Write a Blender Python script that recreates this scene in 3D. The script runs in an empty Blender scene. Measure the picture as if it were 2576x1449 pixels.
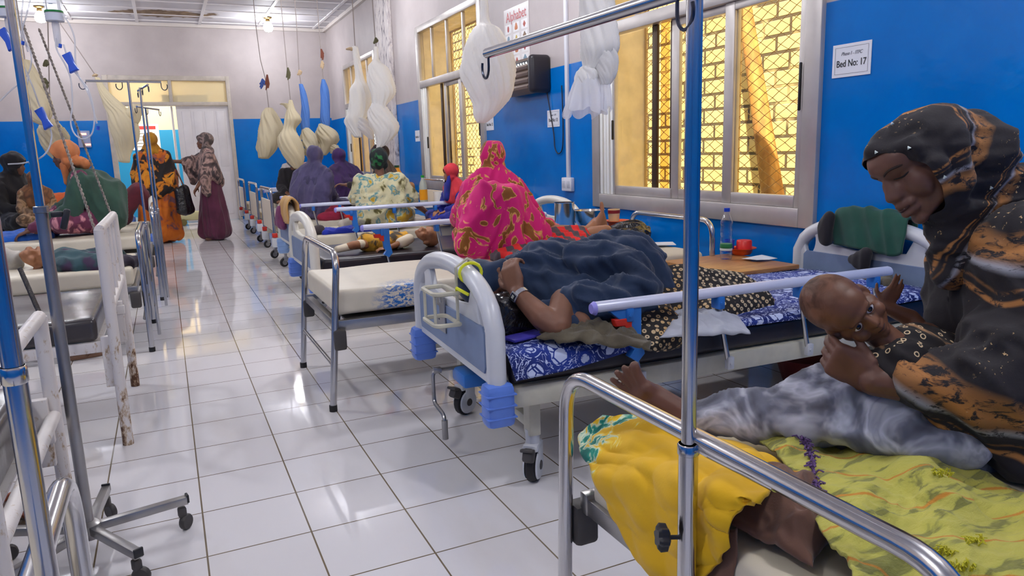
import bpy, bmesh, math, random
import numpy as np
from mathutils import Vector, Matrix, Euler, noise
from math import pi, sin, cos
random.seed(7)
SC = bpy.context.scene
COL = SC.collection
# ------------------------------------------------------------------ camera
FOC, CX, CY, CAMZ = 1840.0, 1288.0, 724.5, 1.2
CAMR = np.array([[0.90425445, 0.10735079, -0.4132792],
                 [-0.42582885, 0.15526524, -0.89138235],
                 [-0.03152271, 0.98202266, 0.18611235]])
cd = bpy.data.cameras.new('camera')
cam = bpy.data.objects.new('camera', cd)
COL.objects.link(cam)
cd.sensor_width = 36.0
cd.lens = FOC / 2576.0 * 36.0
cd.clip_start = 0.02
cd.clip_end = 200
M4 = Matrix([list(CAMR[i]) + [0.0] for i in range(3)] + [[0, 0, 0, 1]])
cam.matrix_world = Matrix.Translation((0, 0, CAMZ)) @ M4
SC.camera = cam

def ray(px, py):
    return CAMR @ np.array([px - CX, -(py - CY), -FOC])
def P(px, py, x=None, y=None, z=None):
    """point of the place seen at a photo pixel, on the plane x=, y= or z="""
    r = ray(px, py)
    t = x / r[0] if x is not None else y / r[1] if y is not None else (z - CAMZ) / r[2]
    return Vector((t * r[0], t * r[1], CAMZ + t * r[2]))
def D(px, py, dep):
    r = ray(px, py) * (dep / FOC)
    return Vector((r[0], r[1], CAMZ + r[2]))
IMR = Vector(CAMR[:, 0]); IMU = Vector(CAMR[:, 1]); IMB = Vector(CAMR[:, 2])
# ------------------------------------------------------------------ view, world, sun, lamps
SC.view_settings.view_transform = 'Standard'
SC.view_settings.look = 'None'
SC.view_settings.gamma = 1.0
SC.view_settings.use_curve_mapping = False
SC.view_settings.exposure = 0.25
w = bpy.data.worlds.new('sky'); SC.world = w; w.use_nodes = True
bg = w.node_tree.nodes['Background']
bg.inputs['Color'].default_value = (0.80, 0.88, 1.0, 1); bg.inputs['Strength'].default_value = 1.5
sl = bpy.data.lights.new('sun', 'SUN'); sl.energy = 14.0; sl.angle = 0.01; sl.color = (1.0, 0.94, 0.80)
so = bpy.data.objects.new('sun', sl); COL.objects.link(so)
so.rotation_euler = Vector((0.34, 0.22, -1.0)).to_track_quat('-Z', 'Y').to_euler()
LAMP_W = [34, 34, 46, 46, 66, 66, 60, 60]
LAMPS = [(2.0, 14.5), (-1.53, 14.4), (2.0, 9.9), (-1.5, 9.8), (2.0, 5.3), (-1.5, 5.2), (1.9, 0.7), (-1.5, 0.6)]  # far pair is seen; the six nearer ones are unseen, added to light the room
for (lx, ly), lw_ in zip(LAMPS, LAMP_W):
    l = bpy.data.lights.new('bulb_light', 'POINT'); l.energy = lw_; l.shadow_soft_size = 0.09
    l.color = (0.93, 0.95, 1.0)
    o = bpy.data.objects.new('bulb_light', l); COL.objects.link(o); o.location = (lx, ly, 3.34)
# ------------------------------------------------------------------ helpers
def lin(c):
    return tuple((v / 12.92 if v <= 0.04045 else ((v + 0.055) / 1.055) ** 2.4) for v in [k / 255.0 for k in c])
class NT:
    def __init__(s, name):
        s.m = bpy.data.materials.new(name); s.m.use_nodes = True
        s.t = s.m.node_tree; s.n = s.t.nodes; s.b = s.n['Principled BSDF']; s.out = s.n['Material Output']
        s._c = None
    def coord(s, kind='Object'):
        if s._c is None: s._c = s.n.new('ShaderNodeTexCoord')
        return s._c.outputs[kind]
    def link(s, a, b): s.t.links.new(a, b)
    def map(s, scale=(1, 1, 1), loc=(0, 0, 0), rot=(0, 0, 0), src=None):
        m = s.n.new('ShaderNodeMapping'); m.inputs['Scale'].default_value = scale
        m.inputs['Location'].default_value = loc; m.inputs['Rotation'].default_value = rot
        s.link(src or s.coord(), m.inputs['Vector']); return m.outputs[0]
    def noise(s, vec, scale, detail=3, rough=0.55, dist=0.0):
        t = s.n.new('ShaderNodeTexNoise'); t.inputs['Scale'].default_value = scale
        t.inputs['Detail'].default_value = detail; t.inputs['Roughness'].default_value = rough
        t.inputs['Distortion'].default_value = dist
        s.link(vec, t.inputs['Vector']); return t.outputs['Fac']
    def voro(s, vec, scale, feat='F1', rnd=1.0):
        t = s.n.new('ShaderNodeTexVoronoi'); t.feature = feat; t.inputs['Scale'].default_value = scale
        t.inputs['Randomness'].default_value = rnd
        s.link(vec, t.inputs['Vector']); return t
    def wave(s, vec, scale, dist=0, det=2, dscale=1.0, dirn='X'):
        t = s.n.new('ShaderNodeTexWave'); t.bands_direction = dirn
        t.inputs['Scale'].default_value = scale; t.inputs['Distortion'].default_value = dist
        t.inputs['Detail'].default_value = det; t.inputs['Detail Scale'].default_value = dscale
        s.link(vec, t.inputs['Vector']); return t.outputs['Fac']
    def ramp(s, fac, stops, interp='LINEAR'):
        r = s.n.new('ShaderNodeValToRGB'); r.color_ramp.interpolation = interp
        e = r.color_ramp.elements
        while len(e) < len(stops): e.new(0.5)
        for k, (p, c) in enumerate(stops):
            e[k].position = p; e[k].color = (*lin(c), 1) if len(c) == 3 else c
        s.link(fac, r.inputs['Fac']); return r.outputs['Color']
    def step(s, fac, a, b):
        r = s.n.new('ShaderNodeMapRange'); r.inputs['From Min'].default_value = a; r.inputs['From Max'].default_value = b
        s.link(fac, r.inputs['Value']); return r.outputs[0]
    def mix(s, fac, a, b, mode='MIX'):
        m = s.n.new('ShaderNodeMix'); m.data_type = 'RGBA'; m.blend_type = mode
        for sock, v in ((m.inputs['Factor'], fac), (m.inputs['A'], a), (m.inputs['B'], b)):
            if hasattr(v, 'is_output'): s.link(v, sock)
            elif isinstance(v, (int, float)): sock.default_value = v
            else: sock.default_value = (*lin(v), 1)
        return m.outputs['Result']
    def math(s, op, a, b=0.0):
        m = s.n.new('ShaderNodeMath'); m.operation = op
        for k, v in enumerate((a, b)):
            if hasattr(v, 'is_output'): s.link(v, m.inputs[k])
            else: m.inputs[k].default_value = v
        return m.outputs[0]
    def xyz(s, src=None):
        m = s.n.new('ShaderNodeSeparateXYZ'); s.link(src or s.coord(), m.inputs[0]); return m.outputs
    def color(s, v):
        if hasattr(v, 'is_output'): s.link(v, s.b.inputs['Base Color'])
        else: s.b.inputs['Base Color'].default_value = (*lin(v), 1)
    def bump(s, h, strength=0.3, dist=0.01):
        b = s.n.new('ShaderNodeBump'); b.inputs['Strength'].default_value = strength
        b.inputs['Distance'].default_value = dist
        s.link(h, b.inputs['Height']); s.link(b.outputs[0], s.b.inputs['Normal'])
    def set(s, **k):
        for a, v in k.items():
            i = s.b.inputs[a.replace('_', ' ')]
            if hasattr(v, 'is_output'): s.link(v, i)
            else: i.default_value = v
        return s
MATS = {}
def plain(name, c, rough=0.5, metal=0.0, bump=0, bscale=60, var=0, vscale=8, **k):
    """simple procedural material: colour with slight noise variation and bump"""
    if name in MATS: return MATS[name]
    t = NT(name); t.set(Roughness=rough, Metallic=metal, **k)
    if var:
        f = t.noise(t.coord(), vscale, 4)
        c2 = tuple(max(0, v * (1 - var)) for v in c); c1 = tuple(min(255, v * (1 + var * .5)) for v in c)
        t.color(t.ramp(f, [(0.3, c2), (0.7, c1)]))
    else: t.color(c)
    if bump: t.bump(t.noise(t.coord(), bscale, 3), bump, 0.004)
    MATS[name] = t.m; return t.m

class MB:
    def __init__(s): s.bm = bmesh.new()
    def box(s, c, d, rot=None, bev=0.0, seg=2):
        r = bmesh.ops.create_cube(s.bm, size=1.0)['verts']
        M = Matrix.Translation(Vector(c)) @ (Euler(rot).to_matrix().to_4x4() if rot is not None else Matrix()) @ Matrix.Diagonal((*d, 1))
        bmesh.ops.transform(s.bm, matrix=M, verts=r)
        if bev:
            es = list({e for v in r for e in v.link_edges})
            bmesh.ops.bevel(s.bm, geom=es, offset=min(bev, min(d) * .48), segments=seg, affect='EDGES', profile=0.5)
        return s
    def rbox(s, lo, hi, r, n=(24, 12, 3)):
        """box with rounded edges and an even fine mesh"""
        lo, hi = Vector(lo), Vector(hi); ax = []
        for i in range(3):
            a, b = lo[i], hi[i]; rr = min(r, (b - a) * .49)
            ax.append([a, a + rr * .3, a + rr * .65] + [a + rr + (b - a - 2 * rr) * k / n[i] for k in range(n[i] + 1)] + [b - rr * .65, b - rr * .3, b])
        key = {}
        def vt(i, j, k):
            if (i, j, k) not in key:
                p = Vector((ax[0][i], ax[1][j], ax[2][k])); c = Vector([min(max(p[q], lo[q] + min(r, (hi[q] - lo[q]) * .49)), hi[q] - min(r, (hi[q] - lo[q]) * .49)) for q in range(3)])
                d = p - c
                if d.length > 1e-7: p = c + d.normalized() * (max(abs(d.x), abs(d.y), abs(d.z)))
                key[(i, j, k)] = s.bm.verts.new(p)
            return key[(i, j, k)]
        N = [len(a) for a in ax]
        for (u, v, w) in ((0, 1, 2), (1, 2, 0), (2, 0, 1)):
            for e in (0, N[w] - 1):
                for i in range(N[u] - 1):
                    for j in range(N[v] - 1):
                        q = []
                        for (a, b) in ((i, j), (i + 1, j), (i + 1, j + 1), (i, j + 1)):
                            t = [0, 0, 0]; t[u] = a; t[v] = b; t[w] = e; q.append(vt(*t))
                        s.bm.faces.new(q)
        return s
    def tube(s, pts, r, n=10, closed=False, caps=True):
        pts = [Vector(p) for p in pts]; N = len(pts)
        rs = r if isinstance(r, (list, tuple)) else [r] * N
        up = None; rings = []
        for i, p in enumerate(pts):
            a = pts[i - 1] if (i > 0 or closed) else p
            b = pts[(i + 1) % N] if (i < N - 1 or closed) else p
            t = (b - a).normalized()
            if up is None:
                up = Vector((0, 0, 1)) if abs(t.z) < .9 else Vector((1, 0, 0))
            up = (up - t * up.dot(t))
            if up.length < 1e-5: up = t.orthogonal()
            up.normalize(); sd = t.cross(up)
            rings.append([s.bm.verts.new(p + (up * cos(2 * pi * k / n) + sd * sin(2 * pi * k / n)) * rs[i]) for k in range(n)])
        for i in range(N if closed else N - 1):
            A, B = rings[i], rings[(i + 1) % N]
            for k in range(n): s.bm.faces.new((A[k], A[(k + 1) % n], B[(k + 1) % n], B[k]))
        if caps and not closed:
            s.bm.faces.new(rings[0][::-1]); s.bm.faces.new(rings[-1])
        return s
    def lathe(s, prof, c=(0, 0, 0), n=20, M=None, lobes=0, amp=0):
        c = Vector(c); rings = []
        for (r, z) in prof:
            ring = []
            for k in range(n):
                a = 2 * pi * k / n; rr = max(r, 1e-4) * (1 + (amp * cos(lobes * a) if lobes else 0))
                p = Vector((rr * cos(a), rr * sin(a), z))
                ring.append(s.bm.verts.new(c + (M @ p if M else p)))
            rings.append(ring)
        for A, B in zip(rings, rings[1:]):
            for k in range(n): s.bm.faces.new((A[k], A[(k + 1) % n], B[(k + 1) % n], B[k]))
        s.bm.faces.new(rings[0][::-1]); s.bm.faces.new(rings[-1])
        return s
    def ell(s, c, r, rot=None, sub=3):
        v = bmesh.ops.create_icosphere(s.bm, subdivisions=sub, radius=1.0)['verts']
        rr = r if hasattr(r, '__len__') else (r, r, r)
        M = Matrix.Translation(Vector(c)) @ (rot.to_4x4() if rot is not None else Matrix()) @ Matrix.Diagonal((*rr, 1))
        bmesh.ops.transform(s.bm, matrix=M, verts=v); return s
    def hull(s, sph):
        tmp = bmesh.new()
        for (x, y, z, r) in sph:
            v = bmesh.ops.create_icosphere(tmp, subdivisions=2, radius=r)['verts']
            bmesh.ops.translate(tmp, vec=(x, y, z), verts=v)
        bmesh.ops.delete(tmp, geom=tmp.faces[:], context='FACES_ONLY')
        bmesh.ops.delete(tmp, geom=tmp.edges[:], context='EDGES_FACES')
        bmesh.ops.convex_hull(tmp, input=tmp.verts[:])
        loose = [v for v in tmp.verts if not v.link_faces]
        bmesh.ops.delete(tmp, geom=loose, context='VERTS')
        mp = {}
        for v in tmp.verts: mp[v] = s.bm.verts.new(v.co)
        for f in tmp.faces: s.bm.faces.new([mp[v] for v in f.verts])
        tmp.free(); return s
    def plate(s, outline, holes, thick, bev, M):
        """extruded 2D outline (list of xy) with holes; M places local xy-z into space"""
        cu = bpy.data.curves.new('tmp', 'CURVE'); cu.dimensions = '2D'; cu.fill_mode = 'BOTH'
        cu.extrude = max(thick / 2 - bev, 0.0005); cu.bevel_depth = bev; cu.bevel_resolution = 2
        for pl in [outline] + list(holes):
            sp = cu.splines.new('POLY'); sp.points.add(len(pl) - 1); sp.use_cyclic_u = True
            for q, p in zip(sp.points, pl): q.co = (p[0], p[1], 0, 1)
        o = bpy.data.objects.new('tmp', cu); COL.objects.link(o)
        me = bpy.data.meshes.new_from_object(o.evaluated_get(bpy.context.evaluated_depsgraph_get()))
        b2 = bmesh.new(); b2.from_mesh(me); mp = {v: s.bm.verts.new(M @ v.co) for v in b2.verts}
        for f in b2.faces:
            try: s.bm.faces.new([mp[v] for v in f.verts])
            except ValueError: pass
        b2.free(); bpy.data.objects.remove(o); bpy.data.curves.remove(cu); bpy.data.meshes.remove(me)
        return s
    def grid(s, G, closed_u=False):
        """G[i][j] points"""
        R = [[s.bm.verts.new(p) for p in row] for row in G]
        for A, B in zip(R, R[1:]):
            m = len(A)
            for k in range(m if closed_u else m - 1):
                s.bm.faces.new((A[k], A[(k + 1) % m], B[(k + 1) % m], B[k]))
        return s
    def xf(s, M): bmesh.ops.transform(s.bm, matrix=M, verts=s.bm.verts[:]); return s

def bend(pts, rad, seg=6):
    """polyline with its corners rounded"""
    pts = [Vector(p) for p in pts]; out = [pts[0]]
    for a, b, c in zip(pts, pts[1:], pts[2:]):
        u = (a - b); v = (c - b); d = min(rad, u.length * .49, v.length * .49)
        p0 = b + u.normalized() * d; p1 = b + v.normalized() * d
        for k in range(seg + 1):
            t = k / seg; out.append(p0 * (1 - t) ** 2 + b * 2 * t * (1 - t) + p1 * t * t)
    out.append(pts[-1]); return out
def spline(pts, n=8):
    """Catmull-Rom through points"""
    p = [Vector(q) for q in pts]; p = [p[0] * 2 - p[1]] + p + [p[-1] * 2 - p[-2]]; out = []
    for i in range(1, len(p) - 2):
        for k in range(n):
            t = k / n; a, b, c, d = p[i - 1:i + 3]
            out.append(0.5 * ((2 * b) + (c - a) * t + (2 * a - 5 * b + 4 * c - d) * t * t + (3 * b - a - 3 * c + d) * t ** 3))
    out.append(p[-2]); return out

def finish(me, smooth, angle=40):
    if smooth:
        me.polygons.foreach_set('use_smooth', [True] * len(me.polygons))
        if angle: me.set_sharp_from_angle(angle=math.radians(angle))
def tag(o, label=None, cat=None, group=None, kind=None):
    if label: o['label'] = label
    if cat: o['category'] = cat
    if group: o['group'] = group
    if kind: o['kind'] = kind
    return o
def thing(name, label, cat, loc=(0, 0, 0), group=None, rz=0.0):
    o = bpy.data.objects.new(name, None); COL.objects.link(o); o.empty_display_size = .1
    o.location = loc; o.rotation_euler = (0, 0, rz)
    return tag(o, label, cat, group)
def root_mat(o):
    M = Matrix.Translation(o.location) @ o.rotation_euler.to_matrix().to_4x4()
    return root_mat(o.parent) @ M if o.parent else M
def obj(name, mb, m, parent=None, smooth=True, world=True, angle=40, label=None):
    """one mesh object; with world=True the mesh is given in room coordinates"""
    me = bpy.data.meshes.new(name)
    bm = mb.bm if isinstance(mb, MB) else mb
    if isinstance(bm, bmesh.types.BMesh):
        bmesh.ops.recalc_face_normals(bm, faces=bm.faces[:])
        if parent is not None and world:
            bmesh.ops.transform(bm, matrix=root_mat(parent).inverted(), verts=bm.verts[:])
        bm.to_mesh(me); bm.free()
    o = bpy.data.objects.new(name, me); COL.objects.link(o)
    if parent is not None: o.parent = parent
    if m: me.materials.append(m)
    finish(me, smooth, angle)
    if label: o['label'] = label
    return o
def solo(name, mb, m, label, cat, group=None, smooth=True, angle=40, loc=None):
    """a thing that is a single mesh; its origin is put at the base centre"""
    co = [v.co for v in mb.bm.verts]
    if loc is None:
        loc = Vector(((min(c.x for c in co) + max(c.x for c in co)) / 2, (min(c.y for c in co) + max(c.y for c in co)) / 2, min(c.z for c in co)))
    loc = Vector(loc)
    bmesh.ops.translate(mb.bm, vec=-loc, verts=mb.bm.verts[:])
    o = obj(name, mb, m, None, smooth, True, angle); o.location = loc
    return tag(o, label, cat, group)
def struct(name, mb, m, parent=None, smooth=False):
    o = obj(name, mb, m, parent, smooth)
    if parent is None: o['kind'] = 'structure'
    return o

def organic(mb, voxel=0.01, smooth=6, fac=0.5, folds=(), cut=None, disp=None):
    """fuse the overlapping volumes of mb into one skin; folds = (axis, wavelength, depth) displacements"""
    me = bpy.data.meshes.new('tmp'); mb.bm.to_mesh(me); mb.bm.free()
    o = bpy.data.objects.new('tmp', me); COL.objects.link(o)
    r = o.modifiers.new('r', 'REMESH'); r.mode = 'VOXEL'; r.voxel_size = voxel; r.adaptivity = 0
    s = o.modifiers.new('s', 'SMOOTH'); s.iterations = smooth; s.factor = fac
    m2 = bpy.data.meshes.new_from_object(o.evaluated_get(bpy.context.evaluated_depsgraph_get()))
    bpy.data.objects.remove(o); bpy.data.meshes.remove(me)
    bm = bmesh.new(); bm.from_mesh(m2); bpy.data.meshes.remove(m2); bm.normal_update()
    out = MB(); out.bm.free(); out.bm = bm
    for f in folds: wrinkle(out, *f)
    if cut:
        dv = [v for v in bm.verts if cut(v.co)]
        bmesh.ops.delete(bm, geom=dv, context='VERTS')
        bd = [v for v in bm.verts if v.is_boundary]
        nb = {v: [e.other_vert(v) for e in v.link_edges if e.is_boundary] for v in bd}
        for _ in range(14):
            new = {v: (v.co + sum((n.co for n in nb[v]), Vector()) / len(nb[v])) / 2 for v in bd if nb[v]}
            for v, c in new.items(): v.co = c
    return out
def wrinkle(mb, axis, wl, depth, seed=0.0, sharp=True, mask=None):
    """folds running along axis, about wl apart and depth deep"""
    mb.bm.normal_update()
    a = Vector(axis).normalized(); of = Vector((seed * 7.3, seed * 3.1, seed * 5.7)); mv = []
    for v in mb.bm.verts:
        c = v.co; al = c.dot(a); q = (c - a * al) / wl + a * (al / wl * 0.16) + of
        q = q + 0.38 * noise.noise_vector(q * 0.45)
        n = noise.noise(q)
        if sharp: n = 1 - 2 * abs(n) * 1.4
        d = n * depth
        if mask: d *= mask(c)
        mv.append(v.normal * d)
    for v, d in zip(mb.bm.verts, mv): v.co += d
    mb.bm.normal_update(); return mb
def sheet(ctrl, nu=10, nv=10, folds=(), thick=0.006):
    """cloth through a grid of control points, wrinkled and given thickness"""
    rows = [spline(r, nv) for r in ctrl]
    cols = [spline([r[j] for r in rows], nu) for j in range(len(rows[0]))]
    G = [[cols[j][i] for j in range(len(cols))] for i in range(len(cols[0]))]
    mb = MB().grid(G); bmesh.ops.recalc_face_normals(mb.bm, faces=mb.bm.faces[:])
    for f in folds: wrinkle(mb, *f)
    bm = mb.bm; bm.normal_update()
    top = list(bm.verts); fs = list(bm.faces); edges = [e for e in bm.edges if len(e.link_faces) == 1]
    low = {v: bm.verts.new(v.co - v.normal * thick) for v in top}
    for f in fs: bm.faces.new([low[v] for v in reversed(f.verts)])
    for e in edges:
        a, b = e.verts
        try: bm.faces.new((a, b, low[b], low[a]))
        except ValueError: pass
    return mb

def crumple(label, c4, h=.03, amp=.02, wl=.07, m=None, cat='cloth', name='cloth', n=44, edge=.25, thick=.004, lift=.004, seed=1.0):
    """loosely dropped cloth: four corner points on its support, heaped and creased"""
    a, b, c, d = [Vector(p) for p in c4]; G = []
    for i in range(n + 1):
        row = []
        for j in range(n + 1):
            u, v = i / n, j / n
            eu = u + edge * .22 * noise.noise(Vector((v * 3, seed, u * .8))) ; ev = v + edge * .22 * noise.noise(Vector((u * 3, seed + 5, v * .8)))
            p = a.lerp(b, ev).lerp(d.lerp(c, ev), eu)
            w = (sin(pi * u) * sin(pi * v)) ** .5
            q = p / wl + Vector((seed * 3, seed, 0)); q = q + .7 * noise.noise_vector(q * .5)
            r = 1 - 2 * abs(noise.noise(q)); r2 = 1 - 2 * abs(noise.noise(q * 2.1 + Vector((4, 2, 1))))
            z = h * w + amp * (r * .8 + .4 * r2 + .2) * (.35 + .65 * w)
            row.append(p + Vector((amp * .8 * noise.noise(q + Vector((9, 0, 0))), amp * .8 * noise.noise(q + Vector((0, 9, 0))), max(z, 0) + lift)))
        G.append(row)
    mb = MB().grid(G); bm = mb.bm; bmesh.ops.recalc_face_normals(bm, faces=bm.faces[:]); bm.normal_update()
    if sum(f.normal.z for f in bm.faces) < 0: bmesh.ops.reverse_faces(bm, faces=bm.faces[:]); bm.normal_update()
    top = list(bm.verts); fs = list(bm.faces); es = [e for e in bm.edges if len(e.link_faces) == 1]
    low = {v: bm.verts.new(v.co - v.normal * thick) for v in top}
    for f in fs: bm.faces.new([low[v] for v in reversed(f.verts)])
    for e in es:
        p, q = e.verts
        try: bm.faces.new((p, q, low[q], low[p]))
        except ValueError: pass
    return solo(name, mb, m, label, cat, angle=0)
# ================================================================== SETTING
XW, XL, YF, YN, ZC, TH = 3.25, -2.75, 15.6, -1.8, 3.7, 0.50
def wall_mat(name, zs, warm=False):
    t = NT(name); c = t.coord('Object'); z = t.xyz()[2]
    up = t.step(z, zs - 0.003, zs + 0.003)
    n = t.noise(c, 1.6, 5); n2 = t.noise(c, 22, 5, 0.7)
    white = t.ramp(n, [(0.3, (178, 168, 167)), (0.7, (196, 186, 184))])
    blue = t.ramp(n, [(0.3, (0, 104, 188)), (0.7, (0, 120, 206))])
    sc = t.math('MULTIPLY', t.step(t.noise(t.map((1.2, 1.2, .5)), 1.7, 6, 0.6), .62, .78), t.step(n2, .42, .62))
    blue = t.mix(t.math('MULTIPLY', sc, 0.30), blue, (150, 170, 205))
    t.color(t.mix(up, blue, white))
    t.set(Roughness=t.mix(up, (105, 105, 105), (190, 190, 190)))
    t.bump(t.noise(c, 7, 5), 0.25, 0.012); t.set(Specular_IOR_Level=0.3)
    return t.m
M_WR = wall_mat('wall_paint_side', 1.905); M_WF = wall_mat('wall_paint_end', 1.955)
def m_floor():
    t = NT('white_floor_tile'); T = 0.3145
    b = t.n.new('ShaderNodeTexBrick'); b.offset = 0; b.squash = 1
    b.inputs['Scale'].default_value = 1; b.inputs['Mortar Size'].default_value = 0.0028
    b.inputs['Mortar Smooth'].default_value = 0.1
    b.inputs['Brick Width'].default_value = T; b.inputs['Row Height'].default_value = T
    b.inputs['Color1'].default_value = (*lin((226, 224, 226)), 1); b.inputs['Color2'].default_value = (*lin((220, 217, 218)), 1)
    b.inputs['Mortar'].default_value = (*lin((112, 98, 76)), 1)
    t.link(t.map(loc=(0.006 + T * 20, T * 20 - 1.96 % T, 0)), b.inputs['Vector'])
    d = t.noise(t.map((1, .35, 1)), 2.4, 5)
    t.color(t.mix(t.math('MULTIPLY', t.step(d, .5, .8), .35), b.outputs['Color'], (178, 165, 150)))
    t.set(Roughness=t.ramp(t.noise(t.coord(), 3, 4), [(0.3, (40, 40, 40)), (0.75, (75, 75, 75))]))
    t.bump(t.math('SUBTRACT', 1.0, b.outputs['Fac']), 0.4, 0.003); return t.m
M_FLOOR = m_floor()
struct('floor', MB().box(((XW + XL) / 2, (YF + YN) / 2, -0.05), (XW - XL + .6, YF - YN + .6, .1)), M_FLOOR)
# ceiling: thin panels with cover strips
def m_ceil():
    t = NT('ceiling_panel'); c = t.coord()
    base = t.ramp(t.noise(c, 1.2, 5), [(0.3, (194, 190, 194)), (0.7, (212, 209, 212))])
    m = t.map((1 / 1.0, 1 / .42, 1), (-.3, -14.62 / .42, 0)); L = t.n.new('ShaderNodeVectorMath'); L.operation = 'LENGTH'
    x = t.n.new('ShaderNodeVectorMath'); x.operation = 'MULTIPLY'; x.inputs[1].default_value = (1, 1, 0)
    t.link(m, x.inputs[0]); t.link(x.outputs[0], L.inputs[0])
    dist = t.math('ADD', L.outputs['Value'], t.math('MULTIPLY', t.math('SUBTRACT', t.noise(c, 3.5, 6), .5), 1.6))
    st = t.step(dist, .86, .70)
    t.color(t.mix(st, base, t.ramp(t.noise(c, 7, 5), [(0.35, (96, 74, 52)), (0.7, (160, 134, 104))])))
    t.set(Roughness=.7); return t.m
struct('ceiling', MB().box(((XW + XL) / 2 + .1, (YF + YN) / 2, ZC + .08), (XW - XL + 1.0, YF - YN + .8, .16)), m_ceil())
mb = MB()
for k in range(30):
    y = YN + .3 + k * .6
    if y < YF: mb.box(((XW + XL) / 2, y, ZC - .006), (XW - XL, .045, .014))
for k in range(6): mb.box((XL + .5 + k * 1.05, (YF + YN) / 2, ZC - .008), (.05, YF - YN, .018))
struct('trim_1', mb, plain('batten_white', (236, 232, 232), .5))
mb = MB()
for (a, b) in (((XW - .03, YN), (XW - .03, YF)), ((XL + .03, YN), (XL + .03, YF))):
    mb.box((a[0], (YN + YF) / 2, ZC - .03), (.05, YF - YN, .06))
mb.box(((XW + XL) / 2, YF - .03, ZC - .03), (XW - XL, .05, .06))
struct('trim_2', mb, plain('cornice_cream', (214, 205, 198), .6))
# right wall with three window openings
WINS = [(3.0, 5.25), (7.58, 9.74), (11.95, 14.2)]; WZ0, WZ1 = .76, 2.80
mb = MB(); edges = [YN - .3]
for a, b in WINS: edges += [a, b]
edges.append(YF + .3)
for i in range(0, len(edges), 2):
    mb.box((XW + TH / 2, (edges[i] + edges[i + 1]) / 2, 1.92), (TH, edges[i + 1] - edges[i], 3.84))
for a, b in WINS:
    mb.box((XW + TH / 2, (a + b) / 2, WZ0 / 2), (TH, b - a, WZ0)); mb.box((XW + TH / 2, (a + b) / 2, (WZ1 + 3.84) / 2), (TH, b - a, 3.84 - WZ1))
struct('wall_right', mb, M_WR)
M_REV = plain('reveal_cream', (244, 232, 206), .7, var=.06)
mb = MB()
for a, b in WINS:
    for y in (a + .006, b - .006): mb.box((XW + TH / 2 + .03, y, (WZ0 + WZ1) / 2), (TH - .08, .012, WZ1 - WZ0))
    mb.box((XW + TH / 2 + .03, (a + b) / 2, WZ0 + .005), (TH - .08, b - a - .03, .01)); mb.box((XW + TH / 2 + .03, (a + b) / 2, WZ1 - .005), (TH - .08, b - a - .03, .01))
struct('trim_3', mb, M_REV)
# left wall, wall behind the camera
struct('wall_left', MB().box((XL - .1, (YN + YF) / 2, 1.92), (.2, YF - YN + .6, 3.84)), M_WF)
struct('wall_near', MB().box(((XL + XW) / 2, YN - .1, 1.92), (XW - XL, .2, 3.84)), M_WF)
# far wall with the double doorway
DX0, DX1, DZ, DT = -.84, 1.33, 2.76, 2.21
mb = MB().box(((XL - .2 + DX0) / 2, YF + .1, 1.92), (DX0 - XL + .2, .2, 3.84)).box(((XW + DX1) / 2, YF + .1, 1.92), (XW - DX1, .2, 3.84))
mb.box(((DX0 + DX1) / 2, YF + .1, (DZ + 3.84) / 2), (DX1 - DX0, .2, 3.84 - DZ))
struct('wall_far', mb, M_WF)
# marbled pilaster on the right wall
t = NT('marbled_pilaster'); c = t.coord()
f = t.noise(t.map((1, 1, .45)), 9, 6, .65, 1.5)
t.color(t.ramp(f, [(.34, (84, 80, 88)), (.44, (190, 180, 180)), (.6, (222, 214, 210)), (.75, (196, 176, 156))])); t.set(Roughness=.6)
struct('trim_4', MB().box((XW - .035, 11.22, 1.85), (.07, .66, 3.7), bev=.01), t.m)
# ------------------------------------------------------------------ windows
M_ALU = plain('window_aluminium', (196, 190, 186), .38, .55, var=.08, vscale=3)
M_ALW = plain('white_window_profile', (246, 246, 240), .4)
M_ALD = plain('dark_sash', (70, 52, 34), .45, .3)
M_GRILL = plain('grille_wire', (150, 114, 62), .45, .3)
def m_glass(name, tint):
    t = NT(name); g = t.n.new('ShaderNodeBsdfGlossy'); g.inputs['Roughness'].default_value = .03
    tr = t.n.new('ShaderNodeBsdfTransparent'); tr.inputs['Color'].default_value = tint
    fr = t.n.new('ShaderNodeFresnel'); fr.inputs['IOR'].default_value = 1.45
    mx = t.n.new('ShaderNodeMixShader'); gm = t.n.new('ShaderNodeNewGeometry'); t.link(t.math('MULTIPLY', fr.outputs[0], t.math('SUBTRACT', 1.0, gm.outputs['Backfacing'])), mx.inputs[0]); t.link(tr.outputs[0], mx.inputs[1]); t.link(g.outputs[0], mx.inputs[2])
    t.link(mx.outputs[0], t.out.inputs['Surface']); return t.m
M_GL = m_glass('clear_pane', (.97, .95, .88, 1)); M_GLA = m_glass('amber_pane', (.84, .68, .42, 1))
def bar(mb, y0, y1, z0, z1, x0=XW - .03, x1=XW + .05, bev=.006):
    mb.box(((x0 + x1) / 2, (y0 + y1) / 2, (z0 + z1) / 2), (x1 - x0, y1 - y0, z1 - z0), bev=bev)
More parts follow.
